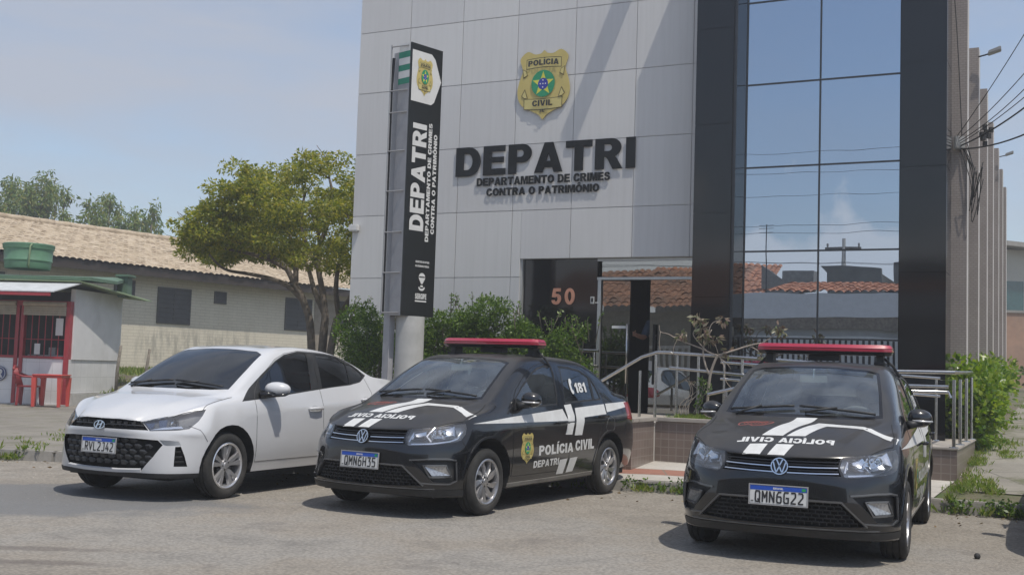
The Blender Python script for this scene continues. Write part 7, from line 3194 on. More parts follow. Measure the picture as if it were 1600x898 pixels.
    sw.tube([Vector((-.78, .35, .93)) - xx * .17, Vector((-.76, .35, .92)), Vector((-.78, .35, .93)) + xx * .17], .02, 6)
    sw.tube([(-.76, .35, .92), (-.55, .35, .82)], .035, 8)
    sw.build("steering_wheel", MATS['dash_plastic'], root, smooth=True)
    rm = MB()
    rm.box(-.74, -.11, 1.275, -.72, .11, 1.335)
    rm.tube([(-.72, 0, 1.31), (-.74, 0, 1.385)], .01, 6)
    rm.build("rear_view_mirror", mat('mirror_glass', (.5, .55, .55), .1, .7, vary=0), root)
    # light bar
    lb = MB()
    def bar_ring(x0, x1, z0, z1, yh, endc):
        # hexagonal plan
        return [(x1, -yh + endc), (x1, yh - endc), (x1 - .05, yh), (x0 + .05, yh), (x0, yh - endc), (x0, -yh + endc), (x0 + .05, -yh), (x1 - .05, -yh)]
    def slab(mb, plan0, z0, plan1, z1, mi):
        n = len(plan0)
        mb.add([(p[0], p[1], z0) for p in plan0] + [(p[0], p[1], z1) for p in plan1], [tuple(range(n - 1, -1, -1)), tuple(range(n, 2 * n))] + [(i, (i + 1) % n, n + (i + 1) % n, n + i) for i in range(n)], mi)
    A = bar_ring(-1.47, -1.20, 0, 0, .575, .07)
    A2 = bar_ring(-1.45, -1.22, 0, 0, .555, .07)
    bb = MB()
    slab(bb, A2, 1.520, A, 1.548, 0)
    base = bb.build("light_bar", MATS['car_black_gloss'], root, bevel=.004)
    ln = MB()
    B = bar_ring(-1.445, -1.225, 0, 0, .560, .07)
    slab(ln, A, 1.550, A, 1.575, 0)
    slab(ln, A, 1.577, B, 1.612, 0)
    ln.build("light_bar_lens", MATS['red_lens'], base, bevel=.006, smooth=True, auto=40)
    for s in (1, -1):
        ft = MB()
        hp, hn = sh.hit((-1.36, s * .47, 1.4), (0, 0, 1))
        ft.box(-1.42, s * .47 - .03, hp.z, -1.28, s * .47 + .03, 1.525)
        ft.box(-1.46, s * .47 - .045, hp.z - .002, -1.24, s * .47 + .045, hp.z + .018)
        ft.tube([(-1.36, s * .50, 1.500), (-1.38, s * .575, 1.43), (-1.40, s * .60, 1.385), (-1.42, s * .622, 1.34)], .013, 6)
        ft.build("light_bar_foot", MATS['car_plastic'], base, bevel=.004)
    ft = MB()
    ft.box(-1.40, -.13, 1.470, -1.28, .13, 1.519)
    ft.build("light_bar_box", MATS['car_plastic'], base, bevel=.004)
    licence_plate(root, .822, .4795, plate, R(-4))
    # ---- livery
    wht = MATS['decal_white']

    def side_fr(s):
        return lambda x, z: (Vector((x, s * .8, z)), (0, s, 0))

    def topfr(x, y):
        return (Vector((x, y, 1.0)), (0, 0, 1))

    def poly_dec(name, polys, fr, m=wht, off=.003, cell=.05):
        vs, fs = [], []
        for p in polys:
            b = len(vs)
            vs += list(p)
            fs.append(tuple(range(b, b + len(p))))
        return sh.decal(name, vs, fs, fr, m, root, off, cell)

    for s in (1, -1):
        belt_polys = [
            [(.215, .811), (-.434, .862), (-1.428, .922), (-1.495, .806), (-1.30, .805), (-.417, .806)],
            [(-1.48, .960), (-1.634, .969), (-1.652, .851), (-1.568, .666), (-1.426, .67), (-1.502, .843)],
            [(-1.699, .929), (-2.39, .962), (-2.38, .858), (-1.857, .832), (-1.787, .655), (-1.622, .656), (-1.68, .84)],
            [(-2.425, .966), (-3.02, .985), (-2.99, .930), (-2.405, .876)],
        ]
        poly_dec("side_stripe", belt_polys[:1], side_fr(s))
        poly_dec("side_stripe", belt_polys[1:2], side_fr(s))
        poly_dec("side_stripe", belt_polys[2:3], side_fr(s))
        poly_dec("side_stripe", belt_polys[3:], side_fr(s))
        poly_dec("door_mark", [[(-1.332, .424), (-1.491, .432), (-1.433, .284), (-1.291, .284)], [(-1.544, .432), (-1.705, .437), (-1.637, .295), (-1.491, .289)]], side_fr(s))

        def word(txt, xa, xb, z0, z1, bold, nm, slope=0.0, m=wht):
            a, b = (xa, xb)
            vs, fs = fit_text(txt, 0, 1, 0, 1, bold)
            if s > 0:
                pts = [(xa + (xb - xa) * v[0], z0 + (z1 - z0) * v[1] + slope * v[0]) for v in vs]
            else:
                pts = [(xb + (xa - xb) * v[0], z0 + (z1 - z0) * v[1] + slope * (1 - v[0])) for v in vs]
            return sh.decal(nm, pts, fs, side_fr(s), m, root, .003, 0)
        word("POLÍCIA", -.898, -1.598, .486, .580, .035, "door_lettering", .006)
        word("CIVIL", -1.645, -2.060, .500, .604, .035, "door_lettering", .008)
        word("DEPATRI", -.811, -1.315, .371, .438, .035, "door_lettering", .010)
        # badge
        keys = list(BADGE_MATS)
        bl = badge_layers()
        bad = None
        for i, (kk, vs, fs) in enumerate(bl):
            pts = [(-.675 - s * 0 - (q[0] if s > 0 else -q[0]) * .135, .563 + q[1] * .146) for q in vs]
            o = sh.decal("door_badge" if i == 0 else "badge_layer", pts, fs, side_fr(s), badge_mat_list()[keys.index(kk)], root if i == 0 else bad, .0025 + .0004 * i, 0.05 if i == 0 else 0)
            if i == 0:
                bad = o
        # 181 and the handset on the rear window
        xr = (lambda x: x)
        vs, fs = fit_text("181", 0, 1, 0, 1, .03)
        if s > 0:
            pts = [(-1.82 - .25 * v[0], 1.082 + .100 * v[1] + .008 * v[0]) for v in vs]
        else:
            pts = [(-2.07 + .25 * v[0], 1.082 + .100 * v[1]) for v in vs]
        sh.decal("window_number", pts, fs, side_fr(s), wht, root, .002, 0)
        ph = [(.0, .0), (.018, -.016), (.040, -.006), (.038, .022), (.026, .026), (.020, .05), (.022, .085), (.034, .095), (.042, .11), (.038, .138), (.012, .138), (-.004, .11), (-.010, .07), (-.008, .03)]
        ph = smooth_poly(ph, 2)
        if s > 0:
            pts = [(-1.722 - p[0] * 1.3, 1.085 + p[1]) for p in ph]
        else:
            pts = [(-1.80 + p[0] * 1.3, 1.085 + p[1]) for p in ph]
        sh.decal("window_handset", pts, [tuple(range(len(pts)))], side_fr(s), wht, root, .002, 0)
    # hood stripes (seen from the driver's seat of a car in front: mirrored lettering)
    hs = HOOD_STRIPES
    for q in hs:
        poly_dec("hood_stripe", [q], topfr)
    for txt, ya, yb in (("POLÍCIA", .337, -.048), ("CIVIL", -.088, -.352)):
        vs, fs = fit_text(txt, 0, 1, 0, 1, .035)
        pts = [(HOOD_TEXT[0] + (HOOD_TEXT[1] - HOOD_TEXT[0]) * v[1] - .32 * max(0, ya + (yb - ya) * v[0]) ** 2 - .12 * min(0, ya + (yb - ya) * v[0]) ** 2, ya + (yb - ya) * v[0]) for v in vs]
        sh.decal("hood_lettering", pts, fs, topfr, wht, root, .003, .05)
    # red outlined crest on the right side of the hood
    cr_ = MB()
    CX, CY = .035, .06
    c = smooth_poly([(.115, -.47), (.10, -.395), (.135, -.37), (.115, -.29), (.06, -.25), (.015, -.235), (-.005, -.29), (.01, -.33), (-.01, -.37), (.02, -.455), (.06, -.485)], 4)
    sh.bar(cr_, [(p[0] * 1.25 + .065, p[1] + CY, 1) for p in c], (0, 0, 1), .010, .003, closed=True)
    for k in range(7):
        y = -.22 - k * .027
        sh.bar(cr_, [(.155, y, 1), (.13, y - .012, 1), (.10, y + .008, 1), (.085, y - .01, 1)], (0, 0, 1), .009, .003)
    sh.bar(cr_, [(.19, -.22, 1), (.20, -.30, 1), (.19, -.38, 1)], (0, 0, 1), .008, .003)
    sh.bar(cr_, [(.073, -.22, 1), (.068, -.30, 1), (.075, -.39, 1)], (0, 0, 1), .008, .003)
    cr_.build("hood_crest", MATS['decal_red'], root)
    sh.bm.free()
    return root


HOOD_STRIPES = [
    [(.609, -.245), (.607, -.118), (.732, -.150), (.722, -.278)],
    [(.609, -.055), (.604, .068), (.736, .022), (.735, -.097)],
    [(-.045, -.02), (-.058, .135), (.474, -.034), (.474, -.188)],
    [(.478, -.008), (.457, .125), (.155, .235), (.120, .493), (.150, .600), (.242, .738), (.130, .748), (.080, .62), (.045, .48), (.048, .16)],
]
HOOD_TEXT = (.585, .513)

# ------------------------------------------------------------------ white sedan
mat('paint_white', (.58, .59, .605), .28, vary=.02, scale=3, coat=.9, stain=(.50, .48, .45), stain_scale=2.5, stain_amt=.12)
glass_mat('tinted_glass', (.035, .04, .042), 1.52, gcol=(.95, .98, 1), haze=.02, hazecol=(.4, .42, .45), extra=.05)
mat('dark_headliner', (.01, .01, .011), .8, vary=.1)
mat('rim_cut', (.72, .72, .73), .3, .8, vary=.08)


def hb_data():
    F = [
        [(.735, 0, .222), (.73, .18, .222), (.71, .36, .222), (.67, .53, .222), (.55, .69, .222), (.30, .795, .22)],
        [(.762, 0, .285), (.757, .18, .285), (.738, .36, .285), (.69, .51, .285), (.575, .69, .285), (.33, .808, .285)],
        [(.785, 0, .43), (.78, .18, .43), (.76, .36, .43), (.70, .52, .43), (.575, .685, .43), (.345, .828, .425)],
        [(.790, 0, .575), (.785, .17, .575), (.765, .34, .575), (.71, .49, .575), (.585, .665, .575), (.36, .835, .575)],
        [(.808, 0, .632), (.80, .16, .632), (.775, .32, .634), (.715, .46, .637), (.58, .65, .645), (.37, .825, .665)],
        [(.785, 0, .745), (.778, .15, .746), (.75, .29, .750), (.69, .385, .735), (.53, .60, .780), (.30, .775, .845)],
    ]
    xs = [.18, -.02, -.16, -.45, -.82, -1.12, -1.45, -1.85, -2.15, -2.45, -2.75, -3.10]
    k0z = [.225, .228, .23, .23, .23, .23, .23, .232, .236, .245, .262, .29]
    k1z = [.288, .29, .29, .29, .29, .29, .29, .295, .30, .315, .335, .36]
    k2z = [.43, .43, .43, .43, .43, .432, .435, .44, .445, .455, .47, .49]
    k3z = [.59, .605, .61, .615, .62, .625, .63, .635, .64, .645, .65, .66]
    k4z = [.74, .765, .775, .79, .81, .825, .84, .865, .885, .91, .93, .94]
    k5z = [.873, .898, .912, .932, .960, .990, 1.022, 1.060, 1.088, 1.115, 1.118, 1.08]
    y0 = [.795, .795, .795, .795, .795, .795, .795, .795, .795, .793, .785, .75]
    y1 = [.812, .815, .812, .808, .808, .808, .808, .81, .812, .815, .805, .77]
    y2 = [.838, .845, .842, .835, .835, .836, .837, .84, .845, .848, .838, .80]
    y3 = [.842, .852, .850, .842, .843, .844, .845, .846, .85, .852, .842, .805]
    y4 = [.832, .842, .842, .836, .836, .836, .836, .836, .84, .842, .826, .785]
    y5 = [.795, .800, .800, .798, .792, .782, .770, .756, .745, .735, .72, .68]
    top = [
        [(.25, .70, .885), (.42, .48, .872), (.50, .31, .861), (.53, .12, .866), (.545, 0, .866)],
        [(.02, .715, .928), (.12, .51, .942), (.18, .33, .943), (.20, .12, .951), (.21, 0, .951)],
        [(-.15, .730, .965), (-.14, .660, .995), (-.09, .43, 1.000), (-.06, .2, 1.003), (-.05, 0, 1.004)],
        [(-.46, .715, 1.070), (-.48, .630, 1.190), (-.43, .43, 1.206), (-.41, .21, 1.214), (-.40, 0, 1.217)],
        [(-.83, .690, 1.185), (-.86, .582, 1.370), (-.82, .40, 1.398), (-.80, .2, 1.409), (-.795, 0, 1.412)],
        [(-1.12, .680, 1.215), (-1.12, .566, 1.418), (-1.10, .40, 1.448), (-1.10, .2, 1.459), (-1.10, 0, 1.463)],
        [(-1.45, .672, 1.235), (-1.45, .558, 1.432), (-1.45, .39, 1.462), (-1.45, .2, 1.472), (-1.45, 0, 1.475)],
        [(-1.85, .665, 1.250), (-1.85, .556, 1.412), (-1.85, .39, 1.440), (-1.85, .2, 1.450), (-1.85, 0, 1.453)],
        [(-2.15, .668, 1.245), (-2.17, .575, 1.362), (-2.20, .40, 1.388), (-2.21, .2, 1.398), (-2.21, 0, 1.401)],
        [(-2.47, .675, 1.205), (-2.52, .600, 1.255), (-2.53, .42, 1.268), (-2.53, .21, 1.273), (-2.53, 0, 1.275)],
        [(-2.80, .670, 1.150), (-2.85, .610, 1.140), (-2.87, .43, 1.140), (-2.87, .22, 1.142), (-2.87, 0, 1.143)],
        [(-3.28, .600, 1.110), (-3.37, .46, 1.118), (-3.41, .31, 1.122), (-3.43, .15, 1.124), (-3.435, 0, 1.125)],
    ]
    S = []
    for i, x in enumerate(xs):
        S.append([(x, y0[i], k0z[i]), (x, y1[i], k1z[i]), (x, y2[i], k2z[i]), (x, y3[i], k3z[i]), (x, y4[i], k4z[i]), (x, y5[i], k5z[i])] + top[i])
    RR = [
        [(-3.41, 0, .29), (-3.405, .2, .29), (-3.39, .4, .29), (-3.34, .56, .29), (-3.24, .69, .29)],
        [(-3.46, 0, .36), (-3.455, .2, .36), (-3.44, .4, .36), (-3.38, .57, .36), (-3.27, .71, .36)],
        [(-3.50, 0, .49), (-3.495, .2, .49), (-3.47, .4, .49), (-3.41, .58, .49), (-3.29, .73, .49)],
        [(-3.50, 0, .66), (-3.495, .2, .66), (-3.47, .4, .66), (-3.41, .58, .66), (-3.29, .73, .66)],
        [(-3.46, 0, .93), (-3.455, .18, .93), (-3.435, .36, .93), (-3.39, .52, .93), (-3.28, .67, .93)],
    ]
    return F, S, RR


def build_white_car():
    F, S, RR = hb_data()
    hoodcr = [F[5][3], S[0][7], S[1][7], S[2][7]]
    hoodcr2 = [F[5][1], S[0][9], S[1][9], S[2][9]]
    sh = Shell(F, S, RR, 3, crease=[(hoodcr, .45), (hoodcr2, .5), ([F[5][j] for j in range(6)], .7), ([F[3][j] for j in range(6)], .5), ([F[4][j] for j in range(6)], .3), ([S[i][4] for i in range(2, 12)], .85), ([S[i][1] for i in range(1, 12)], .8)])
    sidelim = lambda c: c.y > .3
    fdoor = [(-.40, .325), (-.385, .64), (-.385, .925), (-.42, .99), (-.58, 1.145), (-.73, 1.225), (-.90, 1.325), (-1.10, 1.388), (-1.36, 1.422), (-1.585, 1.420), (-1.55, 1.22), (-1.515, 1.009), (-1.51, .70), (-1.545, .325)]
    rdoor = [(-1.545, .325), (-1.51, .70), (-1.515, 1.009), (-1.55, 1.22), (-1.585, 1.420), (-1.85, 1.408), (-2.08, 1.382), (-2.28, 1.32), (-2.44, 1.235), (-2.46, 1.13), (-2.50, .98), (-2.42, .83), (-2.28, .70), (-2.18, .53), (-2.14, .325)]
    sh.cut('front_door', sl(fdoor), SIDE, lim=sidelim)
    sh.cut('rear_door', sl(rdoor), SIDE, lim=sidelim)
    hood = [(.90, 0, 0), (.80, .15, 0), (.74, .33, 0), (.70, .40, 0), (.54, .60, 0), (.33, .765, 0), (.15, .748, 0), (-.05, .735, 0), (-.14, .70, 0), (-.10, .45, 0), (-.065, .2, 0), (-.055, 0, 0), (-.055, -.2, 0), (.90, -.2, 0)]
    sh.cut('hood', hood, (0, 0, 1), face_min=.4, lim=lambda c: c.z > .72 and c.x > -.2)
    frame = [(-.19, .908), (-.60, .937), (-.938, .968), (-1.378, 1.008), (-1.75, 1.04), (-2.123, 1.066), (-2.35, 1.10), (-2.53, 1.178), (-2.345, 1.295), (-2.09, 1.382), (-1.85, 1.405), (-1.60, 1.415), (-1.36, 1.418), (-1.09, 1.378), (-.90, 1.312), (-.71, 1.212), (-.55, 1.130), (-.38, 1.035)]
    fw = [(-.50, .945), (-.938, .983), (-1.362, 1.021), (-1.41, 1.15), (-1.485, 1.398), (-1.36, 1.401), (-1.09, 1.362), (-.90, 1.297), (-.72, 1.195), (-.56, 1.105)]
    rw = [(-1.575, 1.035), (-1.85, 1.055), (-2.123, 1.079), (-2.145, 1.10), (-2.18, 1.310), (-2.08, 1.365), (-1.85, 1.388), (-1.665, 1.396), (-1.64, 1.28)]
    qw = [(-2.165, 1.085), (-2.34, 1.112), (-2.49, 1.178), (-2.33, 1.278), (-2.205, 1.305)]
    sh.cut('window_frame', sl(frame), SIDE, lim=sidelim)
    sh.cut('front_window', sl(fw), SIDE, lim=sidelim)
    sh.cut('rear_window_side', sl(rw), SIDE, lim=sidelim)
    sh.cut('quarter_window', sl(qw), SIDE, lim=sidelim)
    wd = (.47, 0, .88)
    ws = [(-.06, 0, 1.005), (-.075, .25, 1.005), (-.115, .47, 1.005), (-.175, .640, 1.02), (-.5, .598, 1.19), (-.80, .540, 1.355), (-.835, .45, 1.392), (-.82, .2, 1.412), (-.815, 0, 1.416), (-.815, -.2, 1.416), (-.06, -.2, 1.005)]
    sh.cut('windshield', ws, wd, face_min=.3, lim=lambda c: -.95 < c.x < .0 and c.z > .9)
    rwp = [(-2.86, 0, 1.15), (-2.85, .25, 1.15), (-2.80, .50, 1.155), (-2.5, .48, 1.275), (-2.28, .43, 1.365), (-2.27, .2, 1.385), (-2.27, 0, 1.39), (-2.27, -.2, 1.39), (-2.86, -.2, 1.15)]
    sh.cut('rear_window', rwp, (-.5, 0, .86), face_min=.3, lim=lambda c: c.x < -2.2)
    hd = (math.cos(R(42)), math.sin(R(42)), 0)
    hl = [(.703, .392, .721), (.596, .516, .758), (.458, .666, .796), (.297, .779, .842), (.345, .785, .785), (.392, .778, .732), (.477, .747, .664), (.54, .69, .652), (.603, .622, .647), (.697, .488, .640)]
    sh.cut('headlight', hl, hd, face_min=.1, lim=lambda c: c.x > .1)
    ug = [(.80, -.1, .738), (.79, 0, .738), (.77, .2, .740), (.705, .388, .724), (.70, .475, .645), (.76, .3, .648), (.80, 0, .650), (.80, -.1, .650)]
    sh.cut('upper_grille', ug, FRONT, face_min=.1, lim=lambda c: c.x > .3)
    lg = [(.8, -.1, .577), (.8, 0, .577), (.754, .38, .572), (.67, .561, .560), (.646, .600, .519), (.691, .536, .412), (.719, .434, .287), (.76, 0, .283), (.76, -.1, .283)]
    sh.cut('lower_grille', lg, FRONT, face_min=.1, lim=lambda c: c.x > .3)
    fd = (math.cos(R(30)), math.sin(R(30)), 0)
    dr = [(.664, .570, .562), (.612, .637, .559), (.55, .70, .553), (.536, .714, .514), (.626, .627, .511), (.646, .606, .519)]
    sh.cut('day_light', dr, fd, face_min=.1, lim=lambda c: c.x > .3 and c.y > .3)
    vn = [(.575, .682, .503), (.536, .714, .506), (.509, .737, .422), (.482, .752, .326), (.583, .682, .327)]
    sh.cut('bumper_vent', vn, fd, face_min=.1, lim=lambda c: c.x > .3 and c.y > .3)
    sh.cut('lower_lip', sl([(-4, .20), (1.2, .20), (1.2, .262), (-4, .262)]), SIDE, face_min=-1, lim=lambda c: c.x > .15)
    sh.cut('arch_front', arch_pts(-.005, .315, .378), SIDE, lim=lambda c: c.y > .45 and c.x < .42)
    sh.cut('arch_rear', arch_pts(-2.53, .315, .372), SIDE, lim=lambda c: c.y > .5)
    tl = [(-2.99, .74, 1.045), (-2.93, .76, .985), (-2.96, .775, .90), (-3.1, .75, .86), (-3.35, .62, .86), (-3.35, .62, 1.05)]
    sh.cut('tail_light', tl, (-.35, .94, 0), face_min=.1, lim=lambda c: c.x < -2.85 and c.y > .45)
    sh.finish()
    paint = MATS['paint_white']
    root = thing("white_sedan", "white sedan with dark tinted windows parked left of the two black police sedans", "car")
    sh.piece("body", 'shell', paint, root)
    sh.piece("hood", 'hood', paint, root, off=.0015, thick=.012)
    for s in (1, -1):
        d1 = sh.piece("door", 'front_door', paint, root, s, off=.001, thick=.012)
        d2 = sh.piece("door", 'rear_door', paint, root, s, off=.001, thick=.012)
        sh.piece("window_frame", 'window_frame', MATS['car_plastic'], root, s, off=-.001)
        sh.piece("window", 'front_window', MATS['tinted_glass'], d1, s, off=-.006)
        sh.piece("window", 'rear_window_side', MATS['tinted_glass'], d2, s, off=-.006)
        sh.piece("window", 'quarter_window', MATS['tinted_glass'], root, s, off=-.006)
        for (xa, xb, z), dd in (((-1.24, -1.47, .822), d1), ((-2.24, -2.46, .905), d2)):
            h = MB()
            h.tube([(xa, s * .838, z), (xa - .012, s * .866, z + .002), ((xa + xb) / 2, s * .872, z + .004), (xb + .012, s * .866, z + .002), (xb, s * .838, z)], [.011, .015, .017, .016, .012], 8)
            h.build("door_handle", paint, dd, smooth=True)
            cup = smooth_poly([((xa + xb) / 2 - .075, z), ((xa + xb) / 2, z + .033), ((xa + xb) / 2 + .075, z), ((xa + xb) / 2, z - .036)], 6)
            sh.decal("handle_cup", cup, [tuple(range(len(cup)))], lambda x, zz: (Vector((x, s * .8, zz)), (0, s, 0)), mat('handle_shade', (.42, .43, .44), .3, vary=.03, coat=.5), dd, .002, 0)
        hlp = sh.recess("headlight", 'headlight', hd, .05, [mat('lamp_smoke', (.12, .123, .13), .25, .4, vary=.2, scale=30)], root, s)
        sh.piece("headlight_lens", 'headlight', MATS['headlight_lens'], hlp, s, off=.001)
        rf = MB()

        def facet(pts, sink, mi):
            q = []
            for p in pts:
                hp, hn = sh.hit(p, hd)
                w = hp - Vector(hd) * sink
                q.append((w.x, w.y * s, w.z))
            rf.add(q, [tuple(range(len(q)))], mi)
        facet([(.68, .42, .70), (.63, .485, .71), (.65, .48, .665), (.67, .45, .658)], .025, 1)
        facet([(.61, .51, .728), (.555, .565, .745), (.575, .565, .672), (.62, .53, .658)], .038, 1)
        facet([(.67, .45, .648), (.60, .575, .655), (.50, .70, .668), (.52, .69, .685), (.61, .57, .672)], .014, 0)
        for (yy, zz, rr) in ((.595, .705, .040),):
            hp, hn = sh.hit((0.5, yy, zz), hd)
            zax = Vector((math.cos(R(22)), math.sin(R(22)), 0))
            xax = Vector((0, 0, 1)).cross(zax).normalized()
            mt = Matrix((xax, zax.cross(xax), zax)).transposed().to_4x4()
            mt.translation = hp - Vector(hd) * .028
            sm = MB()
            sm.lathe([(.0, -.02), (rr * .6, -.016), (rr * .85, -.006), (rr, .010), (rr * 1.12, .010)], 22, 0, mt)
            rf.add([(p[0], p[1] * s, p[2]) for p in sm.v], sm.f, 0)
        rf.build("reflector", [MATS['lamp_reflector'], mat('lamp_blue', (.10, .13, .20), .1, .8, vary=.1), mat('amber', (.5, .2, .05), .3, vary=0)], hlp, smooth=True, auto=30, recalc=False)
        sh.recess("day_light", 'day_light', fd, .008, [MATS['chrome_dull']], root, s)
        vp = sh.recess("bumper_vent", 'bumper_vent', fd, .03, [MATS['car_black_gloss'], MATS['well_dark']], root, s, 0, 1)
        vb = MB()
        for z0 in (.37, .415, .46):
            tmp = MB()
            sh.bar(tmp, [(.58, .69, z0), (.495 + (z0 - .325) * .3, .745 - (z0 - .325) * .2, z0)], fd, .010, .0, base=-.006, sink=.012)
            vb.add([(p[0], p[1] * s, p[2]) for p in tmp.v], tmp.f)
        vb.build("vent_slat", MATS['car_plastic'], vp)
        sh.piece("tail_light", 'tail_light', MATS['tail_red'], root, s, off=.003)
        mo = ellip_box(root, "wing_mirror", (-.62, s * .895, 1.030), .120, .150, .098, paint, taper=.24, shear=-.03 * s)
        sk = MB()
        sk.tube([(-.47, s * .79, .965), (-.52, s * .85, .975), (-.57, s * .90, .985)], [.035, .030, .03], 8)
        sk.tube([(-.52, s * .80, .968), (-.535, s * .90, .962), (-.60, s * 1.0, .975), (-.66, s * 1.01, .992)], [.014, .016, .014, .008], 6)
        sk.build("mirror_base", MATS['car_black_gloss'], mo, smooth=True)
        wheel(root, 0, .732, s, .311, .195, .212, 'double', MATS['tyre_rubber'], MATS['rim_cut'], MATS['wheel_dark'])
        wheel(root, -2.53, .732, s, .311, .195, .212, 'double', MATS['tyre_rubber'], MATS['rim_cut'], MATS['wheel_dark'])
    sh.piece("windshield", 'windshield', MATS['tinted_glass'], root, off=-.002)
    sh.piece("rear_window", 'rear_window', MATS['tinted_glass'], root, off=-.002)
    sh.piece("bumper_lip", 'lower_lip', MATS['car_plastic'], root, off=.004)
    for nm in ('arch_front', 'arch_rear'):
        for s in (1, -1):
            al = MB()
            for e in sh.boundary(sh.faces(nm, s)):
                a, b = e.verts[0].co, e.verts[1].co
                if a.z < .245 and b.z < .245:
                    continue
                al.add([a, b, (b.x, s * .46, b.z), (a.x, s * .46, a.z)], [(0, 1, 2, 3)])
            al.build("wheel_arch", MATS['well_dark'], root)
    fl = MB()
    fl.box(-3.3, -.60, .19, .55, .60, .36)
    fl.box(-.42, -.56, .36, .58, .56, .60)
    fl.box(-2.12, -.77, .225, -.42, .77, .35)
    fl.box(-2.9, -.62, .36, -.42, .62, .93)
    fl.build("underbody", MATS['well_dark'], root)
    gr = sh.recess("upper_grille", 'upper_grille', FRONT, .035, [MATS['car_black_gloss'], MATS['well_dark']], root, None, 0, 1)
    st = MB()
    for s in (1, -1):
        for k in range(5):
            y0 = .075 + k * .072
            hp, hn = sh.hit((.8, y0 * s + .03 * s, .695), FRONT)
            st.add([(hp.x - .03, s * y0, .722), (hp.x - .03, s * (y0 + .06), .722), (hp.x - .03, s * (y0 + .045), .665), (hp.x - .03, s * (y0 + .015), .665), (hp.x - .008, s * (y0 + .03), .700)], [(0, 1, 4), (1, 2, 4), (2, 3, 4), (3, 0, 4)])
        sh.bar(st, [(.80, 0, .690), (.78, s * .2, .692), (.70, s * .42, .690)], FRONT, .010, -.012, sink=.03)
    st.build("grille_slat", mat('grille_dark', (.035, .036, .038), .3, vary=.1), gr)
    lg_ = sh.recess("lower_grille", 'lower_grille', FRONT, .05, [MATS['car_black_gloss'], MATS['well_dark']], root, None, 0, 1)
    hx = MB()
    lgp = [(p[1], p[2]) for p in lg[1:8]]
    lgp = lgp + [(-p[0], p[1]) for p in reversed(lgp[1:-1])]
    for r_ in range(6):
        z0 = .30 + r_ * .050
        for k in range(-8, 9):
            y = k * .095 + (.0475 if r_ % 2 else 0)
            ok = all(in_poly(y + a, z0 + b, lgp) for a, b in ((-.045, 0), (.045, 0), (0, .02), (0, -.02)))
            if not ok:
                continue
            hp, hn = sh.hit((.8, y, z0), FRONT)
            x = hp.x
            # a scale: bright top lip, dark hollow
            P = [(x - .045, y - .046, z0), (x - .022, y - .024, z0 + .023), (x - .022, y + .024, z0 + .023), (x - .045, y + .046, z0), (x - .014, y + .022, z0 + .008), (x - .014, y - .022, z0 + .008), (x - .030, y + .024, z0 - .022), (x - .030, y - .024, z0 - .022)]
            hx.add(P, [(0, 1, 5), (1, 2, 4, 5), (2, 3, 4), (0, 5, 7), (5, 4, 6, 7), (4, 3, 6)])
    hx.build("grille_mesh", MATS['grille_dark'], lg_)
    tr = MB()
    for s in (1, -1):
        sh.bar(tr, [(.76, 0, .276), (.75, s * .2, .278), (.715, s * .43, .288)], FRONT, .034, .022)
    tr.build("chin_trim", mat('chin_silver', (.60, .61, .63), .3, .2, vary=.05), lg_)
    licence_plate(root, .815, .4956, "RVL2J42", R(-2))
    # emblem: oval ring with a slanted H
    em = MB()
    c0 = Vector((.812, 0, .678))
    tilt = Matrix.Rotation(R(-10), 3, 'Y')

    def pl(x, y, h):
        return c0 + tilt @ Vector((h, x, y))
    N = 40
    ra, rb = .066, .040
    ring = []
    for i in range(N):
        a = 2 * PI * i / N
        c, s_ = math.cos(a), math.sin(a)
        ring += [pl(ra * c, rb * s_, -.02), pl(ra * .98 * c, rb * .98 * s_, .010), pl(ra * .86 * c, rb * .82 * s_, .010), pl(ra * .86 * c, rb * .82 * s_, .002)]
    em.add(ring, [(i * 4 + k, i * 4 + k + 1, ((i + 1) % N) * 4 + k + 1, ((i + 1) % N) * 4 + k) for i in range(N) for k in range(3)])
    em.add([pl(ra * .95 * math.cos(2 * PI * i / N), rb * .95 * math.sin(2 * PI * i / N), .003) for i in range(N)], [tuple(range(N))], 1)

    def blk(p):
        q = [pl(a, b, .002) for a, b in p] + [pl(a, b, .010) for a, b in p]
        n = len(p)
        em.add(q, [tuple(range(n, 2 * n))] + [(i, (i + 1) % n, n + (i + 1) % n, n + i) for i in range(n)])
    blk([(-.040, -.026), (-.026, -.031), (-.004, .033), (-.018, .031)])
    blk([(.004, -.033), (.018, -.031), (.040, .026), (.026, .031)])
    blk([(-.016, -.008), (.018, .004), (.016, .011), (-.018, -.001)])
    em.build("emblem", [MATS['chrome'], MATS['car_plastic']], root)
    g = MB()
    for s in (1, -1):
        SD = (0, s, 0)
        sh.bar(g, [(p[0], s * .8, p[1]) for p in fdoor], SD, .006, .0022, closed=True, step=.05)
        sh.bar(g, [(p[0], s * .8, p[1]) for p in rdoor], SD, .006, .0022, closed=True, step=.05)
        sh.bar(g, [(.54, s * .60, 1), (.33, s * .765, 1), (.15, s * .748, 1), (-.05, s * .735, 1), (-.10, s * .745, 1)], (0, 0, 1), .006, .003)
        sh.bar(g, [(.47, s * .8, .69), (.40, s * .8, .655), (.33, s * .8, .55)], SD, .005, .002)
    g.build("panel_gap", mat('gap_grey', (.06, .06, .06), .8, vary=0), root)
    wp = MB()

    def onws(x, y, up):
        h, n = sh.hit((x, y, 1.0), (0, 0, 1))
        return h + n * up
    for ya, yb in ((.58, .0), (-.04, -.58)):
        wp.tube([onws(-.165 - .015 * abs(t - .5), ya + (yb - ya) * t, .02) for t in [i / 10 for i in range(11)]], .011, 6)
        wp.tube([onws(-.115, yb + .05, .01), onws(-.13, yb + (ya - yb) * .25, .03), onws(-.17, (ya + yb) / 2, .033)], .010, 6)
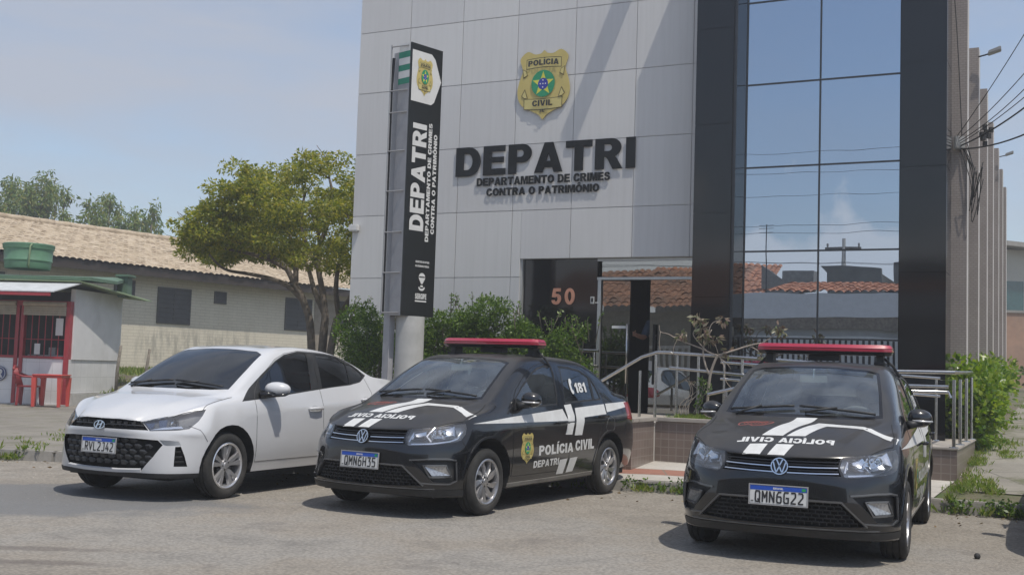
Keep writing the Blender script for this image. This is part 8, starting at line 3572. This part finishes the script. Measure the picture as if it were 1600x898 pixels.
    wp.build("wiper", MATS['car_plastic'], root, smooth=True)
    sh.bm.free()
    return root


# ------------------------------------------------------------------ the cars in their places
def pose(o, x, y, yaw):
    o.location = (x, y, 0)
    o.rotation_euler = (0, 0, yaw - PI / 2)


pc = build_police_car("black police sedan beside the white car, its left flank lettered POLÍCIA CIVIL DEPATRI", "QMN6H35")
pose(pc, -.8523, 10.6346, -.5399)
pc2 = copy_tree(pc)
pc2['label'] = "black police sedan facing the street in front of the glazing, red crest on its hood"
pose(pc2, 2.2465, 8.8067, -.4116)
for ch_ in list(pc2.children):
    if ch_.name.startswith("licence_plate"):
        for g_ in list(ch_.children):
            bpy.data.objects.remove(g_)
        bpy.data.objects.remove(ch_)
licence_plate(pc2, .822, .4795, "QMN6G22", R(-4))
pc3 = copy_tree(pc)
pc3['label'] = "black police sedan parked beyond the right edge, only its shadow on the asphalt shows"
pose(pc3, 5.02, 8.72, -.45)
wc = build_white_car()
pose(wc, -3.366, 11.1434, -.44)

# ------------------------------------------------------------------ person in the doorway
def person_in_door():
    base = SL(5.44, .50, .655)
    o = thing("person", "person in dark clothes standing in the dark doorway, one arm on the door handle", "person", base, YF)
    J = {}
    vs, es, rad = [], [], []

    def jv(p, r_, parent=None):
        vs.append(p)
        rad.append(r_)
        if parent is not None:
            es.append((parent, len(vs) - 1))
        return len(vs) - 1
    pel = jv((0, 0, .95), .14)
    ab = jv((0, 0, 1.12), .13, pel)
    chs = jv((0, 0, 1.36), .15, ab)
    nk = jv((0, 0, 1.50), .06, chs)
    hd2 = jv((0, -.02, 1.60), .085, nk)
    ht = jv((0, -.01, 1.72), .08, hd2)
    for s in (-1, 1):
        hp = jv((.09 * s, 0, .88), .095, pel)
        kn = jv((.10 * s, -.02, .48), .062, hp)
        an_ = jv((.10 * s, .02, .09), .042, kn)
        jv((.11 * s, -.15, .04), .04, an_)
    # left arm in the picture reaches the handle
    sh = jv((-.19, 0, 1.42), .062, chs)
    el = jv((-.22, -.14, 1.20), .045, sh)
    wr = jv((-.26, -.36, 1.23), .032, el)
    ha = jv((-.27, -.42, 1.25), .035, wr)
    sh = jv((.20, 0, 1.42), .062, chs)
    el = jv((.25, .02, 1.14), .045, sh)
    wr = jv((.24, -.06, .90), .032, el)
    jv((.24, -.08, .82), .035, wr)
    me = bpy.data.meshes.new("body")
    me.from_pydata(vs, es, [])
    b = link_mesh("body", me, mat('skin', (.25, .13, .085), .6, vary=.08), o)
    md = b.modifiers.new("skin", 'SKIN')
    for i, r_ in enumerate(rad):
        me.skin_vertices[0].data[i].radius = (r_, r_)
    me.skin_vertices[0].data[0].use_root = True
    sd_ = b.modifiers.new("sub", 'SUBSURF')
    sd_.levels = sd_.render_levels = 2
    # clothes: shirt and trousers as slightly larger shells
    def shell(nm, idx_edges, extra, m):
        ids = sorted({i for e in idx_edges for i in e})
        mp = {i: k for k, i in enumerate(ids)}
        m2 = bpy.data.meshes.new(nm)
        m2.from_pydata([vs[i] for i in ids], [(mp[a], mp[c]) for a, c in idx_edges], [])
        ob = link_mesh(nm, m2, m, o)
        ob.modifiers.new("skin", 'SKIN')
        for i in ids:
            r_ = rad[i] + extra
            m2.skin_vertices[0].data[mp[i]].radius = (r_, r_)
        m2.skin_vertices[0].data[mp[ids[0]]].use_root = True
        q = ob.modifiers.new("sub", 'SUBSURF')
        q.levels = q.render_levels = 2
    shell("shirt", [(0, 1), (1, 2), (2, 14), (14, 15), (2, 18), (18, 19)], .018, mat('blue_shirt', (.03, .05, .085), .85, vary=.1))
    shell("trousers", [(0, 6), (6, 7), (7, 8), (0, 10), (10, 11), (11, 12)], .018, mat('dark_trousers', (.02, .021, .025), .85, vary=.1))
    hm = MB()
    hm.lathe([(0, .115), (.06, .105), (.095, .06), (.10, 0), (.095, -.05)], 18, 0, Matrix.Translation((0, .005, 1.645)), PI * -.08, PI * 1.08)
    hm.build("hair", mat('dark_hair', (.012, .01, .009), .7, vary=.2), o, smooth=True)
    fm = MB()
    for s in (-1, 1):
        fm.lathe([(0, .012), (.008, .009), (.012, 0)], 8, 0, Matrix.Translation((.035 * s, -.098, 1.645)) @ Matrix.Rotation(PI / 2, 4, 'X'))
    fm.build("eye", MATS['sign_black'], o)
    fg = MB()
    for k in range(4):
        z = 1.222 + k * .018
        fg.tube([(-.265, -.43, z), (-.275, -.475, z), (-.262, -.495, z - .003), (-.248, -.47, z - .004)], [.009, .0085, .008, .007], 6)
    fg.tube([(-.26, -.42, 1.285), (-.245, -.455, 1.295), (-.24, -.48, 1.29)], [.010, .009, .008], 6)
    fg.build("finger", MATS['skin'], o, smooth=True)


person_in_door()


# ------------------------------------------------------------------ the air: a thin even haze over the whole place
hz = MB()
hz.box(-1200, -900, -1.2, 1200, 1600, 14)
ho = hz.build("haze", None, kind='stuff')
hm_ = bpy.data.materials.new("air")
hm_.use_nodes = True
ht = hm_.node_tree
ht.nodes.clear()
o_ = ht.nodes.new('ShaderNodeOutputMaterial')
pv = ht.nodes.new('ShaderNodeVolumePrincipled')
pv.inputs['Color'].default_value = (.92, .94, .97, 1)
pv.inputs['Density'].default_value = HAZE
pv.inputs['Anisotropy'].default_value = .2
ht.links.new(pv.outputs['Volume'], o_.inputs['Volume'])
ho.data.materials.append(hm_)
